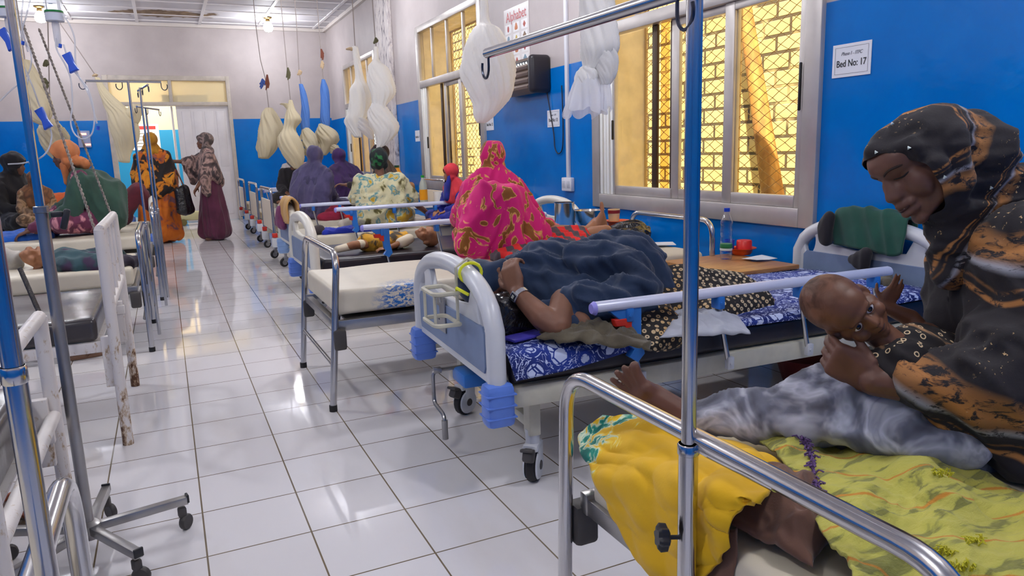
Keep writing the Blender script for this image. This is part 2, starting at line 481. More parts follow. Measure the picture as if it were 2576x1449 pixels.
for i, (a, b) in enumerate(WINS):
    wd = thing('window_%d' % (i + 1), None, None, (XW, (a + b) / 2, WZ0)); wd['kind'] = 'structure'
    F = MB(); zt = 2.08
    bar(F, a - .04, a + .07, WZ0 - .05, WZ1 + .03); bar(F, b - .06, b + .04, WZ0 - .05, WZ1 + .03)
    bar(F, a + .07, b - .06, WZ0 - .05, WZ0 + .06); bar(F, a + .07, b - .06, WZ1 - .05, WZ1 + .03); bar(F, a + .07, b - .06, zt - .04, zt + .05)
    n = 4
    for k in range(1, n):
        y = a + (b - a) * k / n; bar(F, y - .018, y + .018, zt + .05, WZ1 - .05, XW - .01, XW + .03)
    obj('window_frame', F, M_ALU, wd)
    # sliding sashes, pushed partly open
    S = MB(); z0, z1 = WZ0 + .06, zt - .04
    ysash = [(a + .07, a + .73), (a + .64, a + 1.29)]
    for k, (p, q) in enumerate(ysash):
        x0 = XW + .0 + .022 * k; x1 = x0 + .02
        for y0, y1 in ((p, p + .055), (q - .085, q)): bar(S, y0, y1, z0, z1, x0 - .01, x1)
        bar(S, p + .055, q - .085, z0, z0 + .07, x0 - .01, x1); bar(S, p + .055, q - .085, z1 - .05, z1, x0 - .01, x1)
    obj('sash', S, M_ALU, wd)
    S = MB(); bar(S, b - .78, b - .72, z0, z1, XW + .02, XW + .045); bar(S, b - .97, b - .92, z0, z1, XW + .03, XW + .05)
    obj('sash', S, M_ALD, wd, label='dark sliding sash edge')
    S = MB()
    for k in range(4): bar(S, b - .245 + k * .048, b - .21 + k * .048, z0, z1, XW - .012 - .006 * (k % 2), XW + .03)
    obj('sash_channel', S, M_ALW, wd, label='white sash channels')
    S = MB(); bar(S, b - .27, b - .25, z0, z1, XW - .012, XW + .03); bar(S, b - .97, b - .25, z0, z0 + .07, XW + .0, XW + .04)
    obj('sash', S, M_ALU, wd)
    S = MB(); bar(S, a + .085, a + .10, 1.36, 1.62, XW - .035, XW - .02); bar(S, b - .265, b - .255, 1.25, 1.4, XW - .03, XW - .01)
    obj('sash_latch', S, plain('latch_black', (25, 24, 26), .5), wd)
    G = MB()
    for (p, q) in ysash: G.box((XW + .012, (p + q) / 2 - .015, (z0 + z1) / 2), (.004, q - p - .14, z1 - z0 - .12))
    G.box((XW + .02, b - .5, (z0 + z1) / 2 + .03), (.004, .44, z1 - z0 - .09))
    for k in range(n):
        y0 = a + (b - a) * k / n; G.box((XW + .01, y0 + (b - a) / n / 2, (zt + WZ1) / 2), (.004, (b - a) / n - .05, WZ1 - zt - .1))
    obj('pane', G, M_GL, wd, smooth=False)
    G = MB().box((XW + .042, b - .85, (z0 + z1) / 2), (.004, .10, z1 - z0)); obj('pane', G, M_GLA, wd, smooth=False, label='amber strip of tinted glass')
    # diamond wire grille on the outer face
    G = MB(); xg = XW + TH - .03; dy, dz = .062, .074; ya = a + .03; wi = 0; wi = 0
    while ya < b - .03:
        pts = []; z = WZ0 + .02; k = 0
        while z < WZ1 - .01:
            yy = min(max(ya + (dy / 2 if (k + wi) % 2 else -dy / 2), a + .01), b - .01)
            pts.append((xg + (.003 if k % 2 else -.003), yy, z)); z += dz / 2; k += 1
        G.tube(pts, .0034, 5); 
        ya += dy; wi += 1
    obj('wire_grille', G, M_GRILL, wd)
    G = MB()
    for y0, y1, zz0, zz1 in ((a, a + .03, WZ0, WZ1), (b - .03, b, WZ0, WZ1), (a, b, WZ0, WZ0 + .03), (a, b, WZ1 - .03, WZ1), ((a + b) / 2 - .015, (a + b) / 2 + .015, WZ0, WZ1)):
        bar(G, y0, y1, zz0, zz1, xg - .012, xg + .012)
    obj('grille_frame', G, plain('grille_frame_tan', (205, 176, 120), .5), wd)
# ------------------------------------------------------------------ outside: yellow block wall and a leaning pole
XO = 5.35
t = NT('yellow_block_wall'); b = t.n.new('ShaderNodeTexBrick'); b.offset = .5
b.inputs['Scale'].default_value = 1; b.inputs['Brick Width'].default_value = .34; b.inputs['Row Height'].default_value = .155
b.inputs['Mortar Size'].default_value = .018; b.inputs['Mortar Smooth'].default_value = .3
b.inputs['Color1'].default_value = (*lin((244, 222, 156)), 1); b.inputs['Color2'].default_value = (*lin((238, 210, 134)), 1)
b.inputs['Mortar'].default_value = (*lin((104, 90, 66)), 1)
t.link(t.map((1, 1, 1), rot=(0, -pi / 2, -pi / 2), src=None), b.inputs['Vector'])
sx = t.xyz(); cmb = t.n.new('ShaderNodeCombineXYZ'); t.link(sx[1], cmb.inputs[0]); t.link(sx[2], cmb.inputs[1]); t.link(cmb.outputs[0], b.inputs['Vector'])
sm = t.step(t.noise(t.coord(), .9, 4), .56, .62)
t.color(t.mix(sm, b.outputs['Color'], (244, 220, 156))); t.set(Roughness=.9)
t.bump(t.math('SUBTRACT', 1.0, b.outputs['Fac']), .5, .01)
struct('wall_outside', MB().box((XO + .1, 8.0, 2.3), (.2, 22, 4.6)), t.m)
struct('ground_outside', MB().box(((XW + TH + XO) / 2 + 1, 8.0, -.05), (4.5, 22, .1)), plain('sand_ground', (226, 196, 134), .9, var=.1))
t = NT('weathered_pole'); f = t.noise(t.map((1, 1, .2)), 14, 5)
t.color(t.ramp(f, [(.3, (140, 94, 44)), (.6, (190, 138, 68)), (.8, (214, 172, 104))])); t.set(Roughness=.8)
a_ = P(1868, -20, x=4.95); b_ = P(1945, 495, x=4.75); dirp = (b_ - a_)
solo('timber_pole', MB().tube([a_ + dirp * k for k in (-.5, 0, .3, .6, 1, 1.55)], [.05, .055, .07, .08, .095, .10], 14), t.m,
     'thick weathered timber pole leaning against the yellow wall outside the window', 'pole')
# ------------------------------------------------------------------ doorway
M_DOOR = plain('door_white', (222, 217, 218), .45, var=.05, vscale=2)
M_DFR = plain('door_frame_grey', (190, 180, 168), .5, var=.08)
d = thing('door_1', None, None, ((DX0 + DX1) / 2, YF, 0)); d['kind'] = 'structure'
F = MB()
for x0, x1, z0, z1, dy in ((DX0, DX0 + .09, 0, DZ, .14), (DX1 - .07, DX1, 0, DZ, .14), (DX0 + .08, DX1 - .06, DZ - .09, DZ - .002, .128), (DX0 + .08, DX1 - .06, DT, DT + .07, .128), (.24, .30, DT + .06, DZ - .08, .12)):
    F.box(((x0 + x1) / 2, YF + .02, (z0 + z1) / 2), (x1 - x0, dy, z1 - z0), bev=.008)
obj('door_frame', F, M_DFR, d)
F = MB(); x0, x1 = .33, DX1 - .07; F.box(((x0 + x1) / 2, YF + .03, DT / 2), (x1 - x0, .035, DT - .01))
n = 4; wd_ = (x1 - x0)
for r, (z0, z1) in enumerate(((.12, .95), (1.05, DT - .1))):
    for k in range(n):
        px0 = x0 + .08 + k * (wd_ - .12) / n; F.box((px0 + (wd_ - .12) / n / 2 - .01, YF + .012, (z0 + z1) / 2), ((wd_ - .12) / n - .05, .014, z1 - z0), bev=.012)
lf = obj('door_leaf', F, M_DOOR, d); F = MB().box((x0 + .03, YF - .0, 1.05), (.03, .05, .14), bev=.008); obj('door_handle', F, plain('steel_dull', (120, 116, 112), .35, .9), lf)
F = MB().box((.26, YF + .42, DT / 2), (.035, .75, DT - .01)); obj('door_leaf', F, M_DOOR, d, label='second leaf standing open')
t = NT('frosted_pane'); t.color((247, 232, 190)); t.set(Roughness=.6, Transmission_Weight=.35)
F = MB().box(((DX0 + .09 + .24) / 2, YF + .02, (DT + .07 + DZ - .09) / 2), (.24 - DX0 - .09, .01, DZ - DT - .16)).box(((.30 + DX1 - .07) / 2, YF + .02, (DT + DZ - .02) / 2), (DX1 - .37, .01, DZ - DT - .16))
obj('transom_pane', F, t.m, d, smooth=False)
F = MB().box((P(465, 248, y=YF).x, YF + .06, P(465, 248, y=YF).z), (.80, .02, .15)); obj('sign_plate', F, plain('grey_plate', (172, 170, 160), .5, var=.2), d, smooth=False)
# corridor behind the doorway
t = NT('corridor_paint'); z = t.xyz()[2]
t.color(t.mix(t.step(z, 1.86, 1.87), (20, 140, 205), (244, 228, 186))); t.set(Roughness=.6)
struct('wall_corridor', MB().box((0.2, YF + 2.6, 1.6), (5, .1, 3.4)).box((-2.2, YF + 1.4, 1.6), (.1, 2.4, 3.4)).box((2.6, YF + 1.4, 1.6), (.1, 2.4, 3.4)), t.m)
struct('floor_corridor', MB().box((0.2, YF + 1.4, -.06), (5, 2.6, .1)), M_FLOOR)
struct('ceiling_corridor', MB().box((0.2, YF + 1.45, 3.2), (5, 2.5, .1)), plain('batten_white', (236, 232, 232)))
lg = bpy.data.lights.new('corridor_fill', 'POINT'); lg.energy = 110; lg.shadow_soft_size = .1; lg.color = (1, .86, .62)  # unseen point light added to brighten the corridor
lo = bpy.data.objects.new('corridor_fill', lg); COL.objects.link(lo); lo.location = (-.2, YF + 1.3, 2.7)
# ------------------------------------------------------------------ ceiling bulbs
t = NT('lit_bulb'); t.b.inputs['Emission Color'].default_value = (.92, .95, 1, 1); t.b.inputs['Emission Strength'].default_value = 22
M_BULB = t.m
M_BRASS = plain('brass_dull', (150, 122, 70), .4, .8)
names = {0: 'lit globe bulb on the ceiling near the far right corner', 1: 'lit bulb on the far ceiling at upper left of the photo'}
for k, (lx, ly) in enumerate(LAMPS):  # bulbs past the far pair are out of view, added for their light
    if k > 1: lab = None
    tl = thing('ceiling_bulb', names.get(k, 'unseen added ceiling bulb nearer than the far pair, %s row, %s' % ('right-hand' if lx > 0 else 'left-hand', ['third pair from the door', 'third pair', 'second pair from the far door', 'second pair from the far door', 'third pair from the far door', 'third pair from the far door', 'last pair from the far door', 'last pair from the far door'][k])), 'lamp', (lx, ly, 3.69), 'ceiling bulbs')
    obj('bulb', MB().lathe([(.0, 3.44), (.06, 3.455), (.085, 3.50), (.08, 3.55), (.05, 3.60), (.035, 3.62)], (lx, ly, 0), 20), M_BULB, tl)
    obj('socket', MB().lathe([(.036, 3.615), (.04, 3.65), (.03, 3.66), (.075, 3.68), (.08, 3.69)], (lx, ly, 0), 16), M_BRASS, tl)
# ================================================================== BEDS
M_CHROME = plain('chrome_tube', (200, 199, 200), .17, 1.0)
M_STEEL = plain('brushed_steel', (168, 166, 164), .32, .9, var=.1, vscale=6)
M_ABS = plain('cream_plastic', (224, 220, 208), .33, var=.03)
M_ABSG = plain('grey_white_plastic', (208, 210, 214), .3, var=.04, vscale=3)
M_PANEL = plain('slate_panel', (118, 136, 168), .5, bump=.1, bscale=200, var=.05)
M_BLUEP = plain('blue_bumper', (98, 136, 222), .35, var=.06)
M_BLUEB = plain('blue_bracket', (44, 116, 200), .35)
M_REDP = plain('red_plastic', (206, 48, 36), .35)
M_RAILW = plain('rail_white', (206, 210, 232), .3, .1)
M_FRAME = plain('enamel_frame', (204, 200, 182), .4, var=.08, vscale=9)
M_BLACKV = plain('black_vinyl', (40, 36, 42), .3, bump=.5, bscale=9)
M_CREAMV = plain('cream_vinyl', (216, 206, 184), .42, var=.05, vscale=4, bump=.12, bscale=7)
M_RUB = plain('black_rubber', (32, 30, 32), .6)
M_DKP = plain('dark_plastic', (70, 66, 64), .5)

def local(root, name, mb, m, parent=None, smooth=True, label=None, angle=40):
    """part given in its root's own axes"""
    return obj(name, mb, m, parent or root, smooth, False, angle, label)
def mattress(root, x0, x1, w, z0, z1, m, sag=.0, name='mattress', folds=()):
    mb = MB().rbox((x0, -w / 2, z0), (x1, w / 2, z1), .026)
    for v in mb.bm.verts:
        n = noise.noise(v.co * 4.0)
        if v.co.z > z0 + .03: v.co.z += n * .006 - sag
    for f in folds: wrinkle(mb, *f)
    o = local(root, name, mb, m, angle=60)
    return o
def arc_outline(w, z0, z1, rise, n=24, corner=.10):
    """board outline: straight sides, arched top with round shoulders"""
    pts = [(-w / 2, z0)]
    for k in range(n + 1):
        t = -1 + 2 * k / n; y = t * (w / 2 - .0)
        e = 1 - (abs(t)) ** 5; pts.append((y, z1 - rise - corner + rise * (1 - t * t) + corner * e ** .6 if abs(t) < 1 else z1 - rise - corner))
    pts.append((w / 2, z0)); return pts
YZ = Matrix(((0, 0, 1, 0), (1, 0, 0, 0), (0, 1, 0, 0), (0, 0, 0, 1)))   # plate xy -> room y,z ; thickness -> x
def abs_board(root, x, w, zb, zt, m, panel=M_PANEL, face=-1, name='foot_board', prot=True, protm=None):
    r = .034
    arch = arc_outline(w - 2 * r, zb, zt - r, .075)
    top = [p for p in arch]
    # raised rim tube: thick at the sides and the top
    rim = MB().tube([(x, p[0], p[1]) for p in top], r, 12)
    inner = arc_outline(w - .05, zb + .075, zt - .02, .075)
    h1 = []
    for k in range(20):
        a = 2 * pi * k / 20; cy, cz = -(w * .5 - .125), zt - .17
        h1.append((cy + .042 * cos(a) + .012 * sin(a), cz + (.062 + .01 * cos(a)) * sin(a)))
    h2 = [(-p[0], p[1]) for p in h1]
    hm = [(-w / 2 + .26, zt - .165), (-w / 2 + .22, zt - .09), (-.12, zt - .068), (0, zt - .06), (.12, zt - .068), (w / 2 - .22, zt - .09), (w / 2 - .26, zt - .165), (.08, zt - .18), (-.08, zt - .18)]
    pl = MB(); bmesh_src = rim.bm
    pl.bm.free(); pl.bm = rim.bm
    MM = Matrix.Translation((x, 0, 0)) @ YZ
    pl.plate(inner, [h1, h2, hm], .03, .007, MM)
    b = local(root, name, pl, m)
    pz0, pz1 = zb + .105, zb + .265
    if panel:
        pn = MB().plate([(-w / 2 + .10, pz0), (w / 2 - .10, pz0), (w / 2 - .09, pz0 + .02), (w / 2 - .09, pz1 - .02), (w / 2 - .11, pz1), (-w / 2 + .11, pz1), (-w / 2 + .09, pz1 - .02), (-w / 2 + .09, pz0 + .02)], [], .012, .002, Matrix.Translation((x + face * .016, 0, 0)) @ YZ)
        local(root, 'panel', pn, panel, b)
        pn = MB().plate([(-w / 2 + .10, pz0), (w / 2 - .10, pz0), (w / 2 - .09, pz1 - .02), (-w / 2 + .09, pz1 - .02)], [], .012, .002, Matrix.Translation((x - face * .016, 0, 0)) @ YZ)
        local(root, 'panel', pn, panel, b)
    if prot:
        for s in (-1, 1):
            p = MB().box((x + .0 * face, s * (w / 2 - .03), zb + .01), (.105, .085, .155), bev=.022)
            for k in (-1, 0, 1): p.box((x, s * (w / 2 - .03), zb + .01 + k * .04), (.109, .089, .006), bev=.002)
            local(root, 'corner_bumper', p, protm or M_BLUEP)
    return b
def caster(root, x, y, big=True, ang=0.0, top=.20):
    """one castor: twin cover discs, tyre, stem and brake pedal"""
    R_ = .062; c = Vector((x, y, R_)); ca, sa = cos(ang), sin(ang)
    def W(dx, dy, z): return Vector((x + dx * ca - dy * sa, y + dx * sa + dy * ca, z))
    Mx = Matrix(((ca, -sa, 0), (sa, ca, 0), (0, 0, 1))) @ Matrix(((0, 0, 0), (0, 0, 0), (0, 0, 0)))
    Rm = Euler((pi / 2, 0, ang)).to_matrix()
    k = MB().lathe([(.0, -.018), (R_ - .012, -.020), (R_, -.012), (R_, .012), (R_ - .012, .020), (.0, .018)], c, 22, Rm)
    wh = local(root, 'castor_wheel', k, M_RUB)
    k = MB()
    for s in (-1, 1):
        k.lathe([(0, s * .021), (R_ - .008, s * .021), (R_ - .012, s * .027), (0, s * .029)], c, 22, Rm)
        k.box(W(.012, s * .025, R_ + .045), (.06, .008, .075), (0, 0, ang), bev=.01)
    k.box(W(0, 0, R_ * 2 + .012), (.085, .058, .028), (0, 0, ang), bev=.01)
    k.tube([(x, y, R_ * 2 + .02), (x, y, top)], .026, 14)
    local(root, 'castor_fork', k, M_ABSG, wh)
    k = MB()
    for s in (-1, 1): k.lathe([(0, s * .028), (.018, s * .029), (.016, s * .032), (0, s * .032)], c, 14, Rm)
    k.box(W(-.06, 0, R_ * 2 - .005), (.05, .04, .05), (0, .5, ang), bev=.01); k.box(W(-.075, 0, R_ * 2 + .02), (.03, .05, .012), (0, .3, ang), bev=.004)
    local(root, 'castor_brake', k, M_DKP, wh)
def small_caster(root, x, y, top=.2, ang=.4):
    c = Vector((x, y, .05)); Rm = Euler((pi / 2, 0, ang)).to_matrix()
    wh = local(root, 'castor_wheel', MB().lathe([(.028, -.014), (.046, -.015), (.05, -.008), (.05, .008), (.046, .015), (.028, .014)], c, 20, Rm), M_RUB)
    k = MB().lathe([(0, -.016), (.03, -.015), (.03, .015), (0, .016)], c, 16, Rm).box((x + .015, y, .085), (.05, .045, .05), (0, 0, ang), bev=.01).tube([(x + .02, y, .1), (x + .02, y, top)], .014, 10)
    local(root, 'castor_fork', k, M_STEEL, wh)
def side_rail(root, x0, x1, y, z, zf, lab=None, latch=True, endm=None):
    k = MB(); n = 14; prof = []
    pts = [(x0, y, z), (x1, y, z)]
    k.tube([(x0, y, z), (x0 + .01, y, z), (x1 - .01, y, z), (x1, y, z)], [.021, .024, .024, .021], n)
    for v in k.bm.verts:
        if v.co.z < z - .012: v.co.z = z - .012
    r = local(root, 'side_rail', k, M_RAILW)
    local(root, 'rail_cap', MB().tube([(x0 - .012, y, z), (x0 + .002, y, z)], [.018, .0255], n), plain('lilac_cap', (150, 146, 226), .35), r)
    xs = [x0 + .13 + k_ * (x1 - x0 - .22) / 3 for k_ in range(4)]
    for i, xx in enumerate(xs):
        lean = .06
        p = local(root, 'rail_post', MB().tube([(xx, y, z - .02), (xx + lean, y - .0, zf)], .0095, 10), M_CHROME, r)
        b = MB().box((xx + .004, y, z - .035), (.03, .05, .05), bev=.006); b.tube([(xx, y - .03, z - .035), (xx, y + .03, z - .035)], .005, 8)
        local(root, 'rail_bracket', b, M_BLUEB, r)
        f = MB().box((xx + lean + .002, y - .004, zf + .005), (.03, .022, .05), bev=.004); f.tube([(xx + lean, y - .02, zf + .005), (xx + lean, y + .015, zf + .005)], .006, 8)
        local(root, 'rail_foot', f, M_ABSG, r)
    if latch:
        xx = xs[0] - .02
        O = [(-.05, .0), (.07, .0), (.07, -.10), (.085, -.17), (.06, -.195), (.03, -.175), (.05, -.15), (.035, -.135), (.028, -.06), (-.01, -.035)]
        b = MB().plate([(p[0] + xx, p[1] + z - .015) for p in O], [], .034, .004, Matrix.Translation((0, y, 0)) @ Matrix(((1, 0, 0, 0), (0, 0, 1, 0), (0, 1, 0, 0), (0, 0, 0, 1))))
        lt = local(root, 'rail_latch', b, M_BLUEB, r)
        b = MB().plate([(xx - .035, z - .05), (xx + .028, z - .05), (xx + .028, z - .095), (xx + .008, z - .09), (xx + .005, z - .07), (xx - .03, z - .068)], [], .03, .004, Matrix.Translation((0, y - .006, 0)) @ Matrix(((1, 0, 0, 0), (0, 0, 1, 0), (0, 1, 0, 0), (0, 0, 0, 1))))
        local(root, 'latch_button', b, M_REDP, lt)
    return r
def abs_bed(label, loc, rz=0.0, L=2.15, w=.95, board=M_ABS, matm=M_BLACKV, mz=(.395, .50), rail=True, big=True, crank=False, far_rail=False, railx=(.36, 1.77), railz=.645, folds=(), head=True, protm=None, zt=.81):
    r = thing('hospital_bed', label, 'bed', loc, None, rz)
    abs_board(r, .0, w, .335, zt, board, protm=protm)
    if head: abs_board(r, L, w, .335, zt, board, face=-1, name='head_board')
    k = MB()
    for s in (-1, 1): k.box((L / 2, s * (w / 2 - .045), .355), (L - .06, .035, .075), bev=.006)
    for xx in (.12, .75, 1.4, L - .12): k.box((xx, 0, .35), (.04, w - .1, .05), bev=.004)
    fr = local(r, 'bed_frame', k, M_FRAME)
    k = MB().box((L / 2, 0, .385), (L - .1, w - .14, .012)); local(r, 'bed_deck', k, M_FRAME)
    for xx in (.16, L - .18):
        for s in (-1, 1):
            k = MB().box((xx, s * (w / 2 - .11), .265), (.045, .055, .17), bev=.004); local(r, 'leg', k, M_FRAME)
            (caster if big else small_caster)(r, xx, s * (w / 2 - .11), ang=.5 if s > 0 else .9, **({'top': .2}))
        k = MB().box((xx, 0, .22), (.03, w - .28, .04), bev=.004); local(r, 'cross_bar', k, M_FRAME)
    mattress(r, .05, L - .06, w - .08, mz[0], mz[1], matm, folds=folds)
    if rail: side_rail(r, railx[0], railx[1], -(w / 2 + .0), railz, .36)
    if far_rail: side_rail(r, railx[0], railx[1], (w / 2 + .0), railz, .36, latch=False)
    if crank:
        k = MB().tube(bend([(.1, .16, .30), (-.05, .16, .30), (-.05, .16, .16), (-.05, .02, .15), (-.05, .02, .02 + .03)], .03), .0085, 8)
        k.tube([(-.05, .02, .13), (-.05, .02, .05)], .013, 10); k.box((-.03, .16, .30), (.035, .024, .024), bev=.004)
        local(r, 'crank_handle', k, M_STEEL)
        k = MB().box((.09, .10, .275), (.10, .16, .06), bev=.012); local(r, 'crank_box', k, M_BLUEB)
    return r
def chrome_bed(label, loc, rz=0.0, L=2.18, w=.86, zt=.75, matm=M_CREAMV, mz=(.43, .545), tilt=.07, head=True, holder=True, folds=(), low=True):
    """tube bed: two bent chrome hoops joined by a steel frame"""
    r = thing('steel_bed', label, 'bed', loc, None, rz)
    ends = [(0, -1)] + ([(L, 1)] if head else [])
    for (x, s) in ends:
        xt = x - s * 0 + (tilt if s < 0 else 0)
        pts = bend([(x, -w / 2, 0.012), (xt, -w / 2 - .0, zt), (xt, w / 2, zt), (x, w / 2, 0.012)], .10, 10)
        h = local(r, 'foot_hoop' if s < 0 else 'head_hoop', MB().tube(pts, .0165, 14), M_CHROME)
        for yy in (-w / 2, w / 2): local(r, 'rubber_foot', MB().tube([(x, yy, 0), (x, yy, .03)], .019, 12), M_RUB, h)
        if low: local(r, 'low_bar', MB().tube([(x + .02, -w / 2, .22), (x + .02, w / 2, .22)], .010, 10), M_STEEL, h)
    k = MB()
    for s in (-1, 1): k.box((L / 2 + .03, s * (w / 2 - .03), .405), (L - .02, .03, .05), bev=.003)
    for xx in (.06, .7, 1.4, L - .04): k.box((xx, 0, .40), (.035, w - .06, .04), bev=.003)
    local(r, 'bed_frame', k, M_STEEL); local(r, 'bed_deck', MB().box((L / 2 + .04, 0, .425), (L - .12, w - .1, .008)), M_STEEL)
    if holder:
        for s in (-1, 1):
            k = MB().box((.055, s * (w / 2 - .0), .345), (.06, .055, .10), bev=.012); local(r, 'frame_clamp', k, M_DKP)
    mattress(r, .055, L - .03, w - .07, mz[0], mz[1], matm, folds=folds)
    return r
t = NT('chipped_white_paint'); f = t.noise(t.coord(), 45, 5, .7); z = t.xyz()[2]
dirt = t.math('ADD', t.noise(t.map((1, 1, .5)), 30, 5, .7), t.math('MULTIPLY', t.step(z, .32, .0), .22))
t.color(t.ramp(dirt, [(.58, (222, 216, 212)), (.66, (190, 168, 142)), (.73, (104, 66, 38)), (.85, (70, 44, 28))])); t.set(Roughness=.45); M_CHIP = t.m
def barred_bed(label, loc, rz=0.0, L=2.0, w=.92, zt=.93, zl=.60, mz=(.46, .56), mw=None, folds=(), spindles=True):
    """old white-painted bed with barred ends"""
    r = thing('barred_bed', label, 'bed', loc, None, rz)
    for x, nm in ((0, 'foot_end'), (L, 'head_end')):
        k = MB().tube(bend([(x, -w / 2, zt), (x, -w / 2 + .03, zt), (x, w / 2 - .03, zt), (x, w / 2, zt)], .02), .020, 12)
        k.tube([(x, -w / 2, zl), (x, w / 2, zl)], .020, 12)
        e = local(r, nm, k, M_CHIP)
        for yy in (-w / 2, w / 2): local(r, 'post', MB().tube([(x, yy, 0), (x, yy, zt)], .022, 12), M_CHIP, e)
        for j in ((-1, 0, 1) if spindles else ()): local(r, 'spindle', MB().tube([(x, j * w * .24, zl), (x, j * w * .24, zt)], .012, 10), M_CHIP, e)
        for yy in (-w / 2 + .03, w / 2 - .03): local(r, 'angle_bracket', MB().box((x + (.03 if x == 0 else -.03), yy, .37), (.045, .03, .22), bev=.003), M_CHIP, e)
    k = MB()
    for s in (-1, 1): k.box((L / 2, s * (w / 2 - .04), mz[0] - .025), (L, .03, .045), bev=.003)
    for xx in (.3, 1, 1.7): k.box((xx, 0, mz[0] - .03), (.035, w - .1, .035))
    local(r, 'bed_frame', k, M_CHIP); local(r, 'bed_deck', MB().box((L / 2, 0, mz[0] - .006), (L - .1, w - .12, .008)), M_CHIP)
    mattress(r, .06, L - .04, mw or (w - .06), mz[0], mz[1], plain('black_rexine', (66, 62, 64), .22, bump=.6, bscale=7), folds=folds)
    return r
def panel_bed(label, loc, rz=0.0, L=2.0, w=.88, zt=.86, matm=M_CREAMV):
    """square chrome end frame holding a cream panel, red and white fittings, small castors"""
    r = thing('hospital_bed', label, 'bed', loc, None, rz)
    for x, nm in ((0, 'foot_frame'), (L, 'head_frame')):
        h = local(r, nm, MB().tube(bend([(x, -w / 2, .22), (x, -w / 2, zt), (x, w / 2, zt), (x, w / 2, .22)], .05, 6), .016, 12), M_CHROME)
        local(r, 'panel', MB().box((x, 0, .57), (.02, w - .05, .33), bev=.006), plain('cream_panel', (222, 208, 186), .45), h)
        for s in (-1, 1):
            local(r, 'red_collar', MB().box((x, s * w / 2, .36), (.055, .05, .05), bev=.008), M_REDP, h)
            local(r, 'corner_block', MB().box((x, s * w / 2, .28), (.075, .075, .10), bev=.012), M_ABSG, h)
    k = MB()
    for s in (-1, 1): k.box((L / 2, s * (w / 2 - .05), .34), (L - .04, .035, .06), bev=.004)
    for xx in (.1, 1, L - .1): k.box((xx, 0, .33), (.04, w - .1, .04))
    local(r, 'bed_frame', k, M_FRAME)
    for xx in (.08, L - .08):
        for s in (-1, 1): small_caster(r, xx, s * (w / 2 - .04), .3)
    mattress(r, .04, L - .04, w - .08, .38, .48, matm)
    side_rail(r, .3, 1.4, -w / 2, .66, .34, latch=False); side_rail(r, .3, 1.4, w / 2, .66, .34, latch=False)
    return r
# ---------------- right row (foot ends point to the aisle)
R1 = chrome_bed('chrome tube bed in the right foreground with yellow and lime cloths over it', (.74, .905, 0), w=.92, zt=.715, L=2.3, tilt=.02, mz=(.40, .52), low=False)
R2 = abs_bed('white plastic ended bed with crank handle and dark blue clad sleeper', (.97, 2.655, 0), rz=math.radians(-2.6), board=M_ABSG, mz=(.395, .495), crank=True, L=2.2, w=.99)
R3 = chrome_bed('chrome tube bed with bare cream mattress where the woman in pink sits', (.61, 3.80, 0), w=.83, zt=.752, L=2.27, tilt=.07, mz=(.45, .57))
t = NT('scuffed_cream_vinyl'); c = t.coord(); m_ = t.map((5.5, 5.5, 9), (-.42 * 5.5, .38 * 5.5, -.50 * 9)); ln_ = t.n.new('ShaderNodeVectorMath'); ln_.operation = 'LENGTH'; t.link(m_, ln_.inputs[0])
sc_ = t.math('MULTIPLY', t.step(ln_.outputs['Value'], 1.1, .6), t.step(t.noise(t.map((1, 1, 2.2), rot=(0, .5, 0)), 38, 5, .7, .8), .47, .53))
t.color(t.mix(sc_, t.ramp(t.noise(c, 4, 4), [(.3, (205, 196, 176)), (.7, (220, 210, 190))]), (36, 104, 176))); t.set(Roughness=.42); t.bump(t.noise(c, 7, 3), .12, .004)
[o for o in R3.children if o.name.startswith('mattress')][0].data.materials[0] = t.m
R4 = abs_bed('cream ended bed with bare black mattress and blue latch rail behind the woman in pink', (.86, 5.45, 0), mz=(.40, .50), w=.95, L=2.08, railx=(.33, 1.75), railz=.70)
R5 = abs_bed('cream ended bed with white mattress, towel over its foot board', (.98, 7.0, 0), matm=M_CREAMV, mz=(.39, .50), big=False, w=.9, L=2.08, rail=True, railz=.72, protm=plain('pale_blue_bumper', (150, 182, 232), .35), far_rail=False)
R6 = panel_bed('chrome framed bed with cream end panel behind the towel draped bed', (1.02, 8.75, 0))
R7 = panel_bed('chrome framed bed with cream end panel, second from the far right corner', (1.08, 10.7, 0))
R8 = panel_bed('chrome framed bed nearest the far wall on the right', (1.12, 12.8, 0), L=1.9)
# ---------------- left row (turned round: foot ends point to the aisle, heads to the left wall)
L1 = chrome_bed('chrome tube bed with cream mattress in the lower left corner', (-.20, .90, 0), rz=pi, w=.90, zt=.70, L=2.2, tilt=-.0, mz=(.40, .52))
L2 = barred_bed('white barred bed with black mattress behind the wheeled drip stand', (-.40, 2.19, 0), rz=pi, w=.9, zt=.735, zl=.415, mz=(.385, .535), spindles=False)
L3 = barred_bed('chipped white barred bed with creased black mattress and cords tied to its posts', (-.265, 3.885, 0), rz=pi, w=.92)
L4 = chrome_bed('chrome tube bed with cream mattress, dark cloth and sleeping child', (-.19, 5.56, 0), rz=pi, w=.92, zt=.76, mz=(.43, .545), tilt=0)
L5 = chrome_bed('chrome tube bed with cream mattress where the woman in green sits', (-.13, 7.45, 0), rz=pi, w=.92, zt=.80, mz=(.46, .575), tilt=0)
L6 = abs_bed('cream ended bed behind the green clad woman, far left', (-.16, 9.35, 0), rz=pi, matm=M_CREAMV, big=False, w=.9, L=2.05, rail=False)
L7 = abs_bed('white railed bed in the far left corner by the doorway', (-.5, 11.6, 0), rz=pi, matm=M_CREAMV, big=False, w=.9, L=1.95, rail=True, railz=.72)
